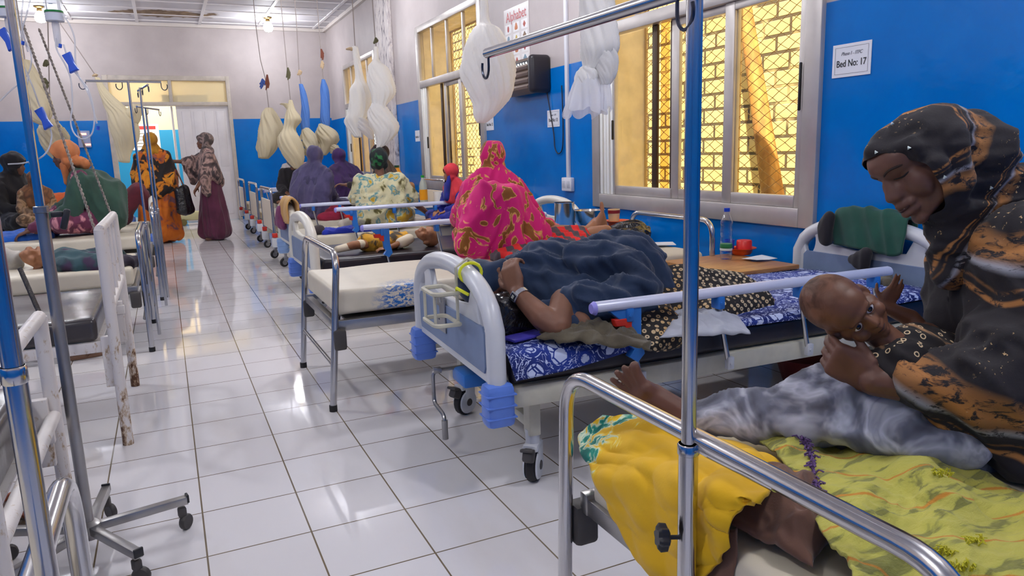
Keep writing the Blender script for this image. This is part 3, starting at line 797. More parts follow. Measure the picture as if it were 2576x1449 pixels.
# small fittings on the crank bed
b = MB().plate([(-.05, .0), (.05, .0), (.05, .05), (.035, .05), (.035, .04), (.015, .04), (.015, .10), (.05, .10), (.05, .14), (.02, .14), (.01, .115), (-.015, .115), (-.02, .145), (-.05, .145)], [], .006, .001, Matrix.Translation((-.026, .07, .49)) @ YZ)
local(R2, 'metal_plate', b, plain('alu_plate', (168, 168, 170), .35, .8), label='small riveted metal plate')
k = MB()
zt_ = .74
for z in (.70, .585):
    k.tube(bend([(-.045, -.22, z), (-.135, -.22, z), (-.135, -.05, z), (-.045, -.05, z), (-.045, -.22, z)], .03, 5), .0085, 6, closed=False)
for yy in (-.20, -.07): k.tube([(-.13, yy, .70), (-.13, yy, .585)], .006, 6)
k.tube([(-.045, -.20, .585), (-.045, -.20, .79), (-.0, -.20, .818), (.045, -.20, .79)], .006, 6)
for v in k.bm.verts: pass
M_ = root_mat(R2)
k.xf(M_ @ Matrix.Translation((-.005, -.02, .0)))
solo('bottle_rack', k, plain('cream_wire', (200, 196, 176), .45, var=.08), 'small cream metal bottle rack hooked over the crank bed foot board', 'rack')
k = MB().tube([(.0 + .042 * cos(a), -.235 + .0 * a, .768 + .036 * sin(a)) for a in np.linspace(0, 2 * pi, 20, endpoint=False)], .006, 6, closed=True)
k.tube([(-.05, -.22, .70), (-.06, -.25, .72), (-.03, -.29, .70)], .006, 6)
k.xf(M_); solo('rubber_band', k, plain('yellow_rubber', (222, 226, 40), .5), 'yellow rubber tie holding the bottle rack on the foot board', 'band')

for b_ in (R1, R2, R3, R4, R5, R6, R7, R8): b_['group'] = 'beds along the window wall'
for b_ in (L1, L2, L3, L4, L5, L6, L7): b_['group'] = 'beds along the left-hand wall'
# ================================================================== PEOPLE
def m_skin(name, c):
    t = NT(name); f = t.noise(t.coord(), 9, 4)
    t.color(t.ramp(f, [(.3, tuple(v * .86 for v in c)), (.7, c)])); t.set(Roughness=.48, Specular_IOR_Level=.4)
    t.bump(t.noise(t.coord(), 140, 3), .12, .002); return t.m
SK_D = m_skin('skin_deep', (112, 76, 62)); SK_M = m_skin('skin_brown', (134, 92, 72)); SK_B = m_skin('skin_child', (122, 80, 58)); SK_L = m_skin('skin_warm', (172, 118, 84))
def cloth(name, c, c2=None, scale=6, rough=.85, var=.25):
    if name in MATS: return MATS[name]
    t = NT(name); f = t.noise(t.coord(), scale, 4)
    t.color(t.ramp(f, [(.35, c), (.65, c2 or tuple(v * (1 - var) for v in c))])); t.set(Roughness=rough, Sheen_Weight=.15)
    t.bump(t.noise(t.coord(), 260, 2), .15, .002); MATS[name] = t.m; return t.m
def blotch(name, stops, scale=9, dist=1.2, vec=(1, 1, 1), rough=.8, detail=3):
    t = NT(name); f = t.noise(t.map(vec), scale, detail, .5, dist)
    t.color(t.ramp(f, stops)); t.set(Roughness=rough, Sheen_Weight=.1)
    t.bump(t.noise(t.coord(), 220, 2), .12, .002); return t.m
class Fr:
    """local frame: x right, y forward, z up"""
    def __init__(s, o, fwd, up=(0, 0, 1), k=1.0):
        s.o = Vector(o); f = Vector(fwd).normalized(); u = Vector(up); u = (u - f * u.dot(f)).normalized()
        r = f.cross(u); s.k = k
        s.R = Matrix((r, f, u)).transposed()
    def __call__(s, x, y, z): return s.o + s.R @ Vector((x, y, z)) * s.k
    def s4(s, x, y, z, r): p = s(x, y, z); return (p.x, p.y, p.z, r * s.k)
    def H(s, mb, *sp): mb.hull([s.s4(*q) for q in sp]); return mb
    def E(s, mb, c, r): mb.ell(s(*c), [q * s.k for q in r], s.R); return mb
def cap(mb, a, ra, b, rb):
    a, b = Vector(a), Vector(b); mb.hull([(*a, ra), (*b, rb)]); return mb
def limb(mb, pts, rs):
    for a, b, ra, rb in zip(pts, pts[1:], rs, rs[1:]): cap(mb, a, ra, b, rb)
    return mb
def head_prims(mb, F, ears=True, flat=0.0):
    """adult head about .235 tall around F (origin at ear level)"""
    F.E(mb, (0, -.018, .038 - flat * .5), (.074, .096, .084 - flat * .5)); F.E(mb, (0, .045, .045 - flat * .4), (.060, .046, .046))
    F.H(mb, (.046, .02, -.02, .028), (-.046, .02, -.02, .028), (.036, .03, -.07, .02), (-.036, .03, -.07, .02), (0, .07, -.02, .024), (0, .068, -.092, .018))
    F.H(mb, (-.036, .064, .030, .013), (.036, .064, .030, .013), (0, .072, .034, .014))
    F.H(mb, (0, .079, .016, .008), (0, .101, -.025, .0105), (.012, .090, -.029, .009), (-.012, .090, -.029, .009)); F.E(mb, (0, .050, .052 - flat * .6), (.052, .044, .036))
    for s in (-1, 1):
        F.E(mb, (.036 * s, .050, -.026), (.032, .027, .036))
        if ears: F.E(mb, (.076 * s, -.012, -.004), (.010, .020, .031))
    F.H(mb, (-.022, .080, -.052, .008), (.022, .080, -.052, .008), (0, .096, -.050, .0095))
    F.H(mb, (-.019, .078, -.069, .008), (.019, .078, -.069, .008), (0, .094, -.071, .0105))
    F.E(mb, (0, .074, -.096), (.02, .016, .015))
    return mb
def eyes(F, parent, look=(0, 1, 0), ex=.032, ey=.074, ez=.006, r=.0125, iris=.0062):
    g = MB(); ir = MB()
    for s in (-1, 1):
        e = 'eye'
        o = obj('eye', MB().ell(F(ex * s, ey, ez), r * F.k, sub=3), plain('eye_white', (226, 220, 214), .2), parent)
        d = (F.R @ Vector(look)).normalized(); c = F(ex * s, ey, ez) + d * (r * F.k * .72)
        obj('iris', MB().ell(c, [iris * F.k * 1.05, iris * F.k * 1.05, iris * F.k * .62], d.to_track_quat('Z', 'Y').to_matrix()), plain('iris_dark', (26, 16, 14), .08), o)
def hand_prims(mb, wrist, dirv, back, side=1, curl=0.35, k=1.0, spread=.05, thumb=.8, curls=None):
    """hand with palm, four bent fingers and a thumb; dirv = towards the fingers, back = out of the hand's back"""
    d = Vector(dirv).normalized(); b = Vector(back); b = (b - d * b.dot(d)).normalized(); s = d.cross(b) * side
    W = Vector(wrist)
    def L(u, v, w_): return W + (d * u + s * v + b * w_) * k
    q = lambda p, r: (p.x, p.y, p.z, r * k)
    mb.hull([q(L(0, .018, 0), .014), q(L(0, -.018, 0), .014), q(L(.085, .030, 0), .012), q(L(.085, -.030, 0), .011), q(L(.05, .034, -.003), .013), q(L(.04, -.032, -.003), .012)])
    ln = [(.030, .034, .024, .020), (.011, .040, .027, .021), (-.010, .037, .025, .020), (-.029, .029, .019, .017)]
    for j, (v, l1, l2, l3) in enumerate(ln):
        cu = (curls[j] if curls else curl * (1 + .12 * j))
        p = L(.086, v, 0); a = 0.0; f = d + s * (v * spread * 20)
        f = f.normalized(); r = .0088
        for m, l in enumerate((l1, l2, l3)):
            a += cu * (1.0 if m == 0 else 1.1)
            n = p + (f * cos(a) - b * sin(a)) * l * k; cap(mb, p, r * k, n, (r - .0008) * k); p = n; r -= .0008
    p = L(.022, .034, -.006); f1 = (d * .62 + s * thumb - b * .25).normalized()
    n = p + f1 * .040 * k; cap(mb, p, .012 * k, n, .0098 * k); f2 = (d * .85 + s * .35 - b * .35).normalized()
    n2 = n + f2 * .032 * k; cap(mb, n, .0098 * k, n2, .0082 * k)
    return mb
def face_cut(F, c=(0, .115, -.022), r=(.066, .08, .098)):
    Ri = F.R.transposed()
    def f(p):
        q = Ri @ (Vector(p) - F.o) / F.k - Vector(c)
        return (q.x / r[0]) ** 2 + (q.y / r[1]) ** 2 + (q.z / r[2]) ** 2 < 1
    return f
def eyes_dark(F, parent): pass

def seated(label, seat, fwd, skin, dress, scarf, k=1.0, lean=0.06, look=None, knees=((.26, .30), (-.26, .30)), arms=None, shawl=.30, legs=True, vox=.012, sleeve=True, scarf_label=None, open_face=True, width=1.0, group=None, headz=.70, scarf_back=.0):
    """woman sitting cross-legged on a bed: body in one skin, dress and head scarf as clothing"""
    seat = Vector(seat) + Vector((0, 0, .035)); B = Fr(seat, fwd, k=k); t_ = B.o
    hl = look or fwd
    hd = B(0, .05 + lean, headz); F = Fr(hd, hl, k=k * .98)
    body = MB(); head_prims(body, F, False)
    B.H(body, (0, .02 + lean * .8, headz - .16, .05), (0, .035 + lean, headz - .04, .05))
    B.H(body, (-.13, 0, .1, .11), (.13, 0, .1, .11), (-.12, lean * .6, .40, .09), (.12, lean * .6, .40, .09), (.15 * width, lean * .8, .50, .045), (-.15 * width, lean * .8, .50, .045))
    arms = arms or [((.23, .08, .26), (.10, .30, .18)), ((-.23, .08, .26), (-.10, .30, .18))]
    hands = []
    for i, (e, h) in enumerate(arms):
        s = 1 if i == 0 else -1
        sh = B(.165 * s * width, lean * .8, .49); el, wr = B(*e), B(*h)
        limb(body, [sh, el, wr], [.048 * k, .038 * k, .026 * k])
        dv = (wr - el).normalized(); hand_prims(body, wr, dv, B.R @ Vector((0, 0, 1)) + dv.orthogonal() * .01, side=-s, k=k * .95)
    if legs:
        for i, (kx, ky) in enumerate(knees):
            s = 1 if kx > 0 else -1
            hp, kn, an = B(.09 * s, .02, .09), B(kx, ky, .10), B(-.10 * s, ky + .10, .055)
            limb(body, [hp, kn, an], [.085 * k, .06 * k, .04 * k]); 
            ft = B(-.22 * s, ky + .14, .04); limb(body, [an, ft], [.036 * k, .026 * k])
    o = organic(body, vox * .62, 4)
    p = solo('person', o, skin, label, 'person', group, loc=seat, angle=0)
    face_lines(p, F)
    d = MB()
    B.H(d, (-.15, -.02, .10, .13), (.15, -.02, .10, .13), (-.14, lean * .6, .40, .105), (.14, lean * .6, .40, .105), (.165 * width, lean * .8, .50, .062), (-.165 * width, lean * .8, .50, .062))
    if legs:
        for (kx, ky) in knees:
            s = 1 if kx > 0 else -1
            B.H(d, (.09 * s, .0, .10, .12), (kx, ky, .10, .085), (-.05 * s, ky + .06, .06, .06)); B.H(d, (kx, ky, .10, .08), (-.05 * s, ky + .08, .06, .058))
        B.H(d, (-.15, 0, .07, .07), (.15, 0, .07, .07), (knees[0][0], knees[0][1], .07, .06), (knees[1][0], knees[1][1], .07, .06))
    for i, (e, h) in enumerate(arms):
        s = 1 if i == 0 else -1
        sh = B(.165 * s * width, lean * .8, .49); el, wr = B(*e), B(*h)
        if sleeve: limb(d, [sh, el, el.lerp(wr, .85)], [.07 * k, .062 * k, .05 * k])
        else: limb(d, [sh, sh.lerp(el, .8)], [.078 * k, .085 * k])
    d = organic(d, vox, 6, folds=[(B.R @ Vector((.25, .1, 1)), .09 * k, .012 * k), (B.R @ Vector((1, .4, .3)), .06 * k, .005 * k)])
    obj('dress', d, dress, p, angle=0)
    s_ = MB(); F.E(s_, (0, -.022, .036), (.098, .118, .108)); F.E(s_, (0, .028, .03), (.084, .085, .088))
    F.H(s_, (.06, .0, -.05, .035), (-.06, .0, -.05, .035), (0, -.05, -.05, .05), (0, .035, -.11, .035))
    if shawl:
        zz = headz - .10 - shawl
        B.H(s_, (.05, lean, headz - .10, .06), (-.05, lean, headz - .10, .06), (.17 * width, lean * .8, .49, .075), (-.17 * width, lean * .8, .49, .075), (.17 * width, -.02, max(.3, zz), .09), (-.17 * width, -.02, max(.3, zz), .09), (0, .10 + lean, max(.34, zz + .05), .06))
        if zz < .3: B.H(s_, (.17, -.03, .30, .10), (-.17, -.03, .30, .10), (.19, -.03, max(.06, zz), .11), (-.19, -.03, max(.06, zz), .11))
    s_ = organic(s_, vox * .9, 6, folds=[(B.R @ Vector((.2, 0, 1)), .075 * k, .009 * k)], cut=face_cut(F) if open_face else None)
    obj('head_scarf', s_, scarf, p, angle=0, label=scarf_label)
    return p, B, F

from mathutils.bvhtree import BVHTree
def surf(o):
    Mx = root_mat(o); return BVHTree.FromPolygons([Mx @ v.co for v in o.data.vertices], [p.vertices[:] for p in o.data.polygons])
def on_face(bv, F, pts, off=.0008):
    """points (x, z) of a face frame dropped onto the skin"""
    out = []
    for x, z in pts:
        h = bv.ray_cast(F(x, .3, z), F.R @ Vector((0, -1, 0)))
        if h[0] is not None: out.append(h[0] + F.R @ Vector((0, off, 0)))
    return out
def stroke(name, bv, F, pts, r, m, parent):
    q = on_face(bv, F, pts, r * .3)
    if len(q) > 2: obj(name, MB().tube(q, [r * (.45 if i in (0, len(q) - 1) else 1) for i in range(len(q))], 7), m, parent)
M_LASH = plain('lash_black', (18, 12, 12), .5); M_BROW = plain('brow_soft', (44, 28, 24), .8)
def face_lines(o, F, closed=True, brows=True):
    bv = surf(o)
    for s in (-1, 1):
        if brows: stroke('eyebrow', bv, F, [(s * (.032 + .020 * q), .030 - .006 * q * q + .002 * q) for q in np.linspace(-1, 1, 9)], .0024, M_BROW, o)
        if closed: stroke('lashes', bv, F, [(s * (.032 + .015 * q), .002 + .004 * q * q) for q in np.linspace(-1, 1, 9)], .0018, M_LASH, o)
    return bv
# ---------------------------------------------------------------- mother with baby (right foreground)
M_BLKGOLD = None
def m_gold(name, scale=3.2, dirn=(.7, .25, .65), seedloc=(0, 0, 0), gold=(176, 118, 62)):
    """black cloth with tan and silver brushed bands and gold flecks"""
    t = NT(name); c = t.coord()
    v = t.map((1, 1, 1), loc=seedloc); d = t.n.new('ShaderNodeVectorMath'); d.operation = 'DOT_PRODUCT'
    t.link(v, d.inputs[0]); d.inputs[1].default_value = dirn
    u = t.math('ADD', d.outputs['Value'], t.math('MULTIPLY', t.noise(c, 2.6, 2), .34))
    fr = t.math('FRACT', t.math('MULTIPLY', u, scale))
    K, G, S = (27, 22, 27), gold, (150, 150, 158)
    G2 = tuple(v_ * .72 for v_ in gold)
    band = t.ramp(fr, [(.0, K), (.44, K), (.455, G), (.475, G), (.49, K), (.515, K), (.53, G2), (.545, K), (.60, K), (.64, S), (.69, G2), (.76, G), (.86, G2), (.90, K)])
    nz = t.noise(t.map((1, 1, 1)), 70, 4, .7); nz2 = t.noise(t.map((1, .5, 1.6)), 38, 4, .7, .6)
    worn = t.mix(t.step(nz2, .50, .60), band, K)
    sp = t.math('MULTIPLY', t.step(t.noise(c, 120, 2, .6), .66, .70), t.step(t.noise(c, 5, 3), .50, .58))
    t.color(t.mix(sp, worn, (206, 170, 120))); t.set(Roughness=.8, Sheen_Weight=.06)
    t.bump(nz, .25, .003); return t.m
M_SCARF = m_gold('black_gold_scarf', 7.2, (.62, .2, -.5), (.02, 0, 0)); M_DRESS = m_gold('black_gold_dress', 3.3, (.5, -.25, .8), (.3, .1, .1))
M_GREY = blotch('marbled_grey', [(.30, (58, 60, 70)), (.44, (110, 112, 126)), (.55, (186, 188, 200)), (.62, (150, 152, 166)), (.75, (204, 204, 210))], 7, 1.4)
fF = (-.785 * IMR - .62 * IMU + .10 * IMB).normalized(); fU = (-.62 * IMR + .785 * IMU)
FM = Fr((0, 0, 0), fF, fU, .96)
FM.o = D(2232, 510, 1.50) - FM.R @ Vector((0, .112, -.027)) * .96
body = MB(); head_prims(body, FM, False, .026)
neck = D(2440, 545, 1.57); sh = D(2575, 640, 1.47); sh2 = D(2470, 640, 1.80); elb = D(2560, 1010, 1.40)
cap(body, FM(0, -.02, -.06), .05, neck, .055)
body.hull([(*D(2490, 620, 1.62), .10), (*D(2520, 860, 1.62), .12), (*D(2640, 1030, 1.68), .14), (*D(2620, 700, 1.62), .12)])
wr = D(2198, 960, 1.44)
limb(body, [sh, elb, wr], [.05, .045, .029]); hand_prims(body, wr, (-.72 * IMR + .50 * IMU - .48 * IMB), (-.60 * IMR - .30 * IMU + .70 * IMB), 1, curl=.55, k=.95, thumb=.25)
wr2 = D(2395, 905, 1.62); limb(body, [sh2, D(2560, 900, 1.9), wr2], [.05, .042, .027]); hand_prims(body, wr2, (-.9 * IMR + .2 * IMU), (IMU + .3 * IMB), -1, .5)
# legs stretched out to the foot of the bed, one bare foot showing
ank = D(1722, 1050, 1.63)
limb(body, [D(2640, 1060, 1.66), D(2100, 1040, 1.55), ank], [.09, .042, .030])
body.hull([(*ank, .034), (*D(1690, 1055, 1.66), .030), (*D(1640, 1000, 1.64), .033)])
body.hull([(*D(1655, 1008, 1.645), .031), (*D(1622, 978, 1.625), .0215), (*D(1592, 1002, 1.66), .019), (*D(1606, 990, 1.642), .021)])
for (px, py, dp, r, q, qy) in ((1617, 966, 1.62, .0125, 1596, 921), (1604, 972, 1.63, .0085, 1571, 926), (1594, 979, 1.64, .0080, 1552, 937), (1587, 989, 1.652, .0076, 1541, 955), (1584, 1001, 1.664, .0072, 1538, 977)):
    limb(body, [D(px, py, dp), D((px + q) / 2 - 2, (py + qy) / 2, dp), D(q, qy, dp - .002)], [r, r * .92, r * .95])
o = organic(body, .0034, 5)
mo = solo('person', o, SK_D, 'woman in a black and gold scarf in the right foreground, bending over a baby', 'person', loc=(1.95, .98, .53), angle=0)
# smile and lowered eyes
bvm = face_lines(mo, FM)
stroke('mouth_line', bvm, FM, [(.021 * q, -.0608 + .005 * q * q) for q in np.linspace(-1, 1, 11)], .0022, plain('mouth_dark', (58, 28, 26), .6), mo)
stroke('teeth', bvm, FM, [(.011 * q, -.0603 + .003 * q * q) for q in np.linspace(-1, 1, 9)], .0010, plain('teeth_white', (226, 218, 206), .25), mo)
# scarf
s_ = MB(); FM.E(s_, (0, -.02, .018), (.084, .110, .082))
FM.H(s_, (.05, .03, .04, .034), (-.05, .03, .04, .034), (.046, .058, .052, .014), (-.046, .058, .052, .014), (0, .070, .080, .007), (0, .04, .086, .010), (0, .0, .078, .02))
FM.H(s_, (.03, .03, -.085, .03), (-.03, .03, -.085, .03), (0, .05, -.112, .014), (0, .0, -.12, .04))
FM.H(s_, (.052, .02, -.01, .036), (-.052, .02, -.01, .036), (.034, .03, -.085, .026), (-.034, .03, -.085, .026), (0, .05, -.10, .022))
FM.H(s_, (.045, -.04, .0, .05), (-.045, -.04, .0, .05), (.03, .0, -.09, .035), (-.03, .0, -.09, .035))
c_ = D(2440, 388, 1.56); s_.ell(c_, (.088, .088, .088)); s_.hull([(*FM(0, -.02, .025), .06), (*FM(.0, -.06, .015), .072), (*c_, .078)])
s_.hull([(*D(2400, 470, 1.54), .06), (*D(2520, 455, 1.56), .035), (*D(2590, 470, 1.56), .05), (*D(2460, 520, 1.56), .06)])
s_.hull([(*FM(0, 0, -.07), .045), (*neck, .075), (*D(2390, 620, 1.53), .035), (*D(2450, 620, 1.58), .06)])
s_.hull([(*D(2385, 600, 1.52), .032), (*D(2380, 680, 1.54), .035), (*D(2440, 660, 1.56), .06)])
def mcut(p):
    q = FM.R.transposed() @ (Vector(p) - FM.o) / .96
    edge = .046 + .45 * max(0, q.z - .01)
    return q.y > edge and -.098 < q.z < .066
s_ = organic(s_, .006, 6, folds=[(FM.R @ Vector((0, -.9, -.35)), .06, .007), (FM.R @ Vector((0, -.8, -.55)), .03, .003)], cut=mcut)
obj('head_scarf', s_, M_SCARF, mo, angle=0)
def on_surface(o, px, py):
    bv = BVHTree.FromPolygons([o.matrix_world @ v.co for v in o.data.vertices], [p.vertices[:] for p in o.data.polygons])
    og = Vector((0, 0, CAMZ)); h = bv.ray_cast(og, (D(px, py, 1.0) - og).normalized()); return h[0], h[1]
mo_sc = [c for c in mo.children if c.name.startswith('head_scarf')][0]
mo_sc_M = root_mat(mo)
bvs = BVHTree.FromPolygons([mo_sc_M @ v.co for v in mo_sc.data.vertices], [p.vertices[:] for p in mo_sc.data.polygons])
for (px, py) in ((2204, 383), (2245, 312), (2266, 452), (2287, 372), (2376, 445), (2493, 472)):
    og = Vector((0, 0, CAMZ)); h = bvs.ray_cast(og, (D(px, py, 1.0) - og).normalized())
    if h[0] is None: continue
    q = (h[1] if h[1].dot(og - h[0]) > 0 else -h[1]).to_track_quat('Z', 'Y').to_matrix()
    obj('scarf_bead', MB().lathe([(0, -.002), (.0045, -.001), (.0035, .003), (0, .004)], h[0], 3, q), plain('pearl_bead', (206, 218, 214), .3), mo)
# dress
d = MB()
d.hull([(*D(2480, 590, 1.60), .10), (*D(2585, 560, 1.62), .12), (*D(2470, 760, 1.62), .11), (*D(2650, 760, 1.62), .15), (*D(2500, 900, 1.64), .13), (*D(2680, 1050, 1.70), .17)])
d.hull([(*D(2400, 690, 1.60), .04), (*D(2385, 880, 1.60), .045), (*D(2480, 700, 1.6), .08), (*D(2500, 900, 1.62), .1)])
d.hull([(*sh, .10), (*D(2590, 800, 1.44), .10), (*D(2520, 740, 1.55), .10)])
d.hull([(*D(2590, 800, 1.44), .10), (*D(2540, 960, 1.41), .105), (*D(2620, 1000, 1.46), .12)])
d.hull([(*D(2540, 970, 1.41), .095), (*D(2440, 975, 1.41), .085), (*D(2500, 1050, 1.45), .08)])
d.hull([(*D(2440, 975, 1.41), .08), (*D(2330, 968, 1.42), .055), (*D(2288, 962, 1.42), .040)])
d.hull([(*D(2330, 985, 1.43), .035), (*D(2440, 1060, 1.44), .05), (*D(2560, 1080, 1.45), .08), (*D(2470, 1000, 1.43), .06)])
d.hull([(*D(2420, 1085, 1.46), .022), (*D(2560, 1165, 1.42), .03), (*D(2620, 1120, 1.44), .08), (*D(2470, 1060, 1.46), .05)])
d = organic(d, .0085, 6, folds=[((IMU * .8 - IMR * .5), .07, .010), ((IMR * .8 - IMU * .4), .05, .005)])
obj('dress', d, M_DRESS, mo, angle=0)
# grey marbled skirt over the stretched legs
d = MB()
limb(d, [D(1756, 1052, 1.62), D(1850, 1045, 1.60), D(1960, 1045, 1.58), D(2085, 1012, 1.53), D(2250, 1060, 1.52), D(2480, 1100, 1.60)], [.028, .048, .055, .072, .085, .11])
d.hull([(*D(1790, 1062, 1.60), .02), (*D(1900, 1075, 1.56), .022), (*D(2100, 1085, 1.47), .03), (*D(2090, 1030, 1.53), .06), (*D(1900, 1050, 1.6), .04)])
d.hull([(*D(2100, 1080, 1.47), .03), (*D(2290, 1110, 1.44), .03), (*D(2420, 1110, 1.46), .05), (*D(2250, 1060, 1.52), .08), (*D(2090, 1030, 1.53), .06)])
d = organic(d, .0075, 5, folds=[((IMR * .9 + IMU * .45), .06, .011), ((IMU * .9 + IMR * .3), .05, .006)])
obj('skirt', d, M_GREY, mo, angle=0, label='marbled grey skirt')
# ---------------------------------------------------------------- the baby in her arm
uI = (-.867 * IMR + .498 * IMU); sI = (.5 * IMR + .87 * IMU)
bF = (.95 * IMB - .26 * uI - .10 * sI).normalized(); KB = .67
FB = Fr((0, 0, 0), bF, uI, KB)
FB.o = D(2209, 818, 1.42) - FB.R @ Vector((0, .098, -.024)) * KB
b = MB()
FB.E(b, (0, -.03, .055), (.086, .108, .088)); FB.E(b, (0, .036, .050), (.066, .052, .056))
FB.H(b, (.048, .015, -.02, .032), (-.048, .015, -.02, .032), (.034, .03, -.062, .024), (-.034, .03, -.062, .024), (0, .058, -.02, .030), (0, .056, -.078, .020))
FB.H(b, (-.036, .074, .028, .010), (.036, .074, .028, .010), (0, .080, .034, .014))
FB.H(b, (0, .079, .012, .008), (0, .094, -.020, .0095), (.0105, .083, -.024, .0085), (-.0105, .083, -.024, .0085))
for s in (-1, 1):
    FB.E(b, (.041 * s, .050, -.028), (.027, .026, .026)); FB.E(b, (.080 * s, -.02, -.004), (.011, .021, .030))
    FB.H(b, (.016 * s, .068, .019, .004), (.030 * s, .0705, .0225, .0042), (.046 * s, .062, .018, .004))
FB.H(b, (-.019, .074, -.046, .007), (.019, .074, -.046, .007), (0, .083, -.045, .0085)); FB.H(b, (-.015, .072, -.058, .007), (.015, .072, -.058, .007), (0, .081, -.059, .0095))
FB.E(b, (0, .066, -.082), (.017, .014, .013))
cap(b, FB(0, -.01, -.05), .030, D(2275, 890, 1.47), .032)
b.hull([(*D(2290, 895, 1.49), .045), (*D(2420, 950, 1.52), .06), (*D(2330, 850, 1.58), .035)])
limb(b, [D(2330, 850, 1.58), D(2290, 800, 1.60), D(2225, 772, 1.60)], [.022, .020, .014])
hand_prims(b, D(2222, 770, 1.60), (.55 * IMR + .75 * IMU), (IMB + .2 * IMR), -1, .12, .46, spread=.06, thumb=1.0)
o = organic(b, .0030, 3)
bb = solo('person', o, SK_B, 'wide-eyed baby held in the hand of the woman in black and gold', 'person', loc=D(2300, 960, 1.5), angle=0)
lk = FB.R.transposed() @ (Vector((0, 0, CAMZ)) - FB(0, .07, 0)); lk.normalize()
bvb = surf(bb)
for s in (-1, 1):
    ec = Vector((.0305 * s, .0645, .0055))
    ev = obj('eye', MB().ell(FB(*ec), [.0160 * KB, .0085 * KB, .0125 * KB], FB.R, 3), plain('eye_white', (226, 220, 214), .15), bb)
    dl = Vector((lk.x * .35, 1, lk.z * .22)).normalized(); ic = ec + Vector((dl.x * .0160, dl.y * .0068, dl.z * .0125))
    obj('iris', MB().ell(FB(*ic), [.0086 * KB, .0026 * KB, .0086 * KB], FB.R, 3), plain('iris_dark', (34, 20, 16), .08), ev)
    for up in (1, -1):
        obj('eyelid', MB().tube([FB(ec.x + .0172 * q * s, ec.y + .0085 - .0080 * q * q, ec.z + up * (.0122 - .0100 * q * q) + (.0012 if up > 0 else 0)) for q in np.linspace(-1, 1, 11)], [(.0034 if up > 0 else .0026) * KB] * 11, 8), SK_B, bb)
    stroke('eyebrow', bvb, FB, [(s * (.031 + .017 * q), .030 - .004 * q * q) for q in np.linspace(-1, 1, 9)], .0012, plain('brow_faint', (78, 50, 38), .9), bb)
    stroke('nostril', bvb, FB, [(s * (.0062 + .0022 * q), -.031 + .0006 * q) for q in (-1, 0, 1)], .0016, M_LASH, bb)
stroke('mouth_line', bvb, FB, [(.0165 * q, -.0520 - .0014 * q * q) for q in np.linspace(-1, 1, 11)], .0013, plain('mouth_dark', (58, 28, 26), .6), bb)
h_ = MB(); FB.E(h_, (0, -.03, .055), (.0865, .1085, .0888))
def hcut(p):
    q = FB.R.transposed() @ (Vector(p) - FB.o) / KB
    return q.y > .062 or q.z < .01
h_ = organic(h_, .004, 2, cut=hcut)
t = NT('sparse_hair'); n1 = t.noise(t.coord(), 26, 6, .75, 1.0); tr = t.n.new('ShaderNodeBsdfTransparent'); mx = t.n.new('ShaderNodeMixShader')
t.color((40, 26, 22)); t.set(Roughness=.9); gd = (FB.R @ Vector((0, -.85, .5))).normalized(); gc = (FB(0, .055, .085) - bb.location).dot(gd)
dt = t.n.new('ShaderNodeVectorMath'); dt.operation = 'DOT_PRODUCT'; dt.inputs[1].default_value = gd; t.link(t.coord(), dt.inputs[0])
t.link(t.math('MULTIPLY', t.math('MULTIPLY', t.step(n1, .42, .70), t.step(dt.outputs['Value'], gc - .005, gc + .06)), .6), mx.inputs[0]); t.link(tr.outputs[0], mx.inputs[1]); t.link(t.b.outputs[0], mx.inputs[2]); t.link(mx.outputs[0], t.out.inputs['Surface'])
obj('hair', h_, t.m, bb, angle=0, label='sparse short dark hair')
g = MB(); g.hull([(*D(2255, 905, 1.44), .030), (*D(2290, 880, 1.50), .055), (*D(2330, 945, 1.47), .052), (*D(2440, 960, 1.53), .068), (*D(2340, 870, 1.56), .045)])
g.hull([(*D(2190, 900, 1.455), .012), (*D(2250, 945, 1.42), .016), (*D(2280, 905, 1.45), .04)])
g = organic(g, .006, 5, folds=[((IMR - .4 * IMU), .04, .005)])
t = NT('black_tan_print'); v = t.voro(t.coord(), 46, rnd=.9); k_ = t.noise(t.coord(), 8, 3, .5, .8)
base = t.ramp(k_, [(.46, (26, 21, 23)), (.52, (30, 24, 24)), (.56, (176, 134, 96)), (.75, (158, 112, 74))])
t.color(t.mix(t.math('MULTIPLY', t.step(v.outputs['Distance'], .30, .27), t.step(v.outputs['Distance'], .17, .20)), base, (216, 190, 150))); t.set(Roughness=.85)
obj('baby_shirt', g, t.m, bb, angle=0, label='black and tan printed shirt')
fl = MB()
nb = (IMB * .9 + IMU * .1).normalized(); c_ = D(2203, 884, 1.398); 
# ---------------------------------------------------------------- sleeper in dark blue on the crank bed
M_NAVY = cloth('navy_cotton', (16, 42, 74), (12, 34, 62), 5)
b = MB(); FN = Fr(D(1240, 712, 2.93), (IMB * .35 - IMU * .55 + IMR * .35), (-IMR + .2 * IMU), .95)
head_prims(b, FN)
b.hull([(*D(1345, 725, 3.0), .12), (*D(1480, 715, 3.05), .13), (*D(1590, 705, 3.1), .13)]); cap(b, FN(0, 0, -.08), .05, D(1340, 720, 3.0), .06)
el = D(1392, 826, 2.60); wr = D(1302, 738, 2.72)
limb(b, [D(1420, 760, 2.72), D(1402, 822, 2.62)], [.055, .050]); limb(b, [D(1402, 822, 2.62), el.lerp(wr, .3) , wr], [.046, .047, .031])
hand_prims(b, wr + (IMU * .6 - IMR * .4) * .015, (-.25 * IMR + .95 * IMU - .2 * IMB), (-IMR * .6 + IMB * .75), -1, curl=.55, k=1.05, thumb=1.0)
limb(b, [D(1600, 700, 2.86), D(1520, 775, 2.72), D(1445, 775, 2.70), D(1475, 825, 2.62)], [.05, .045, .036, .028])
limb(b, [D(1590, 720, 3.1), D(1760, 740, 3.1), D(1925, 765, 3.15)], [.10, .075, .045])
o = organic(b, .006, 3)
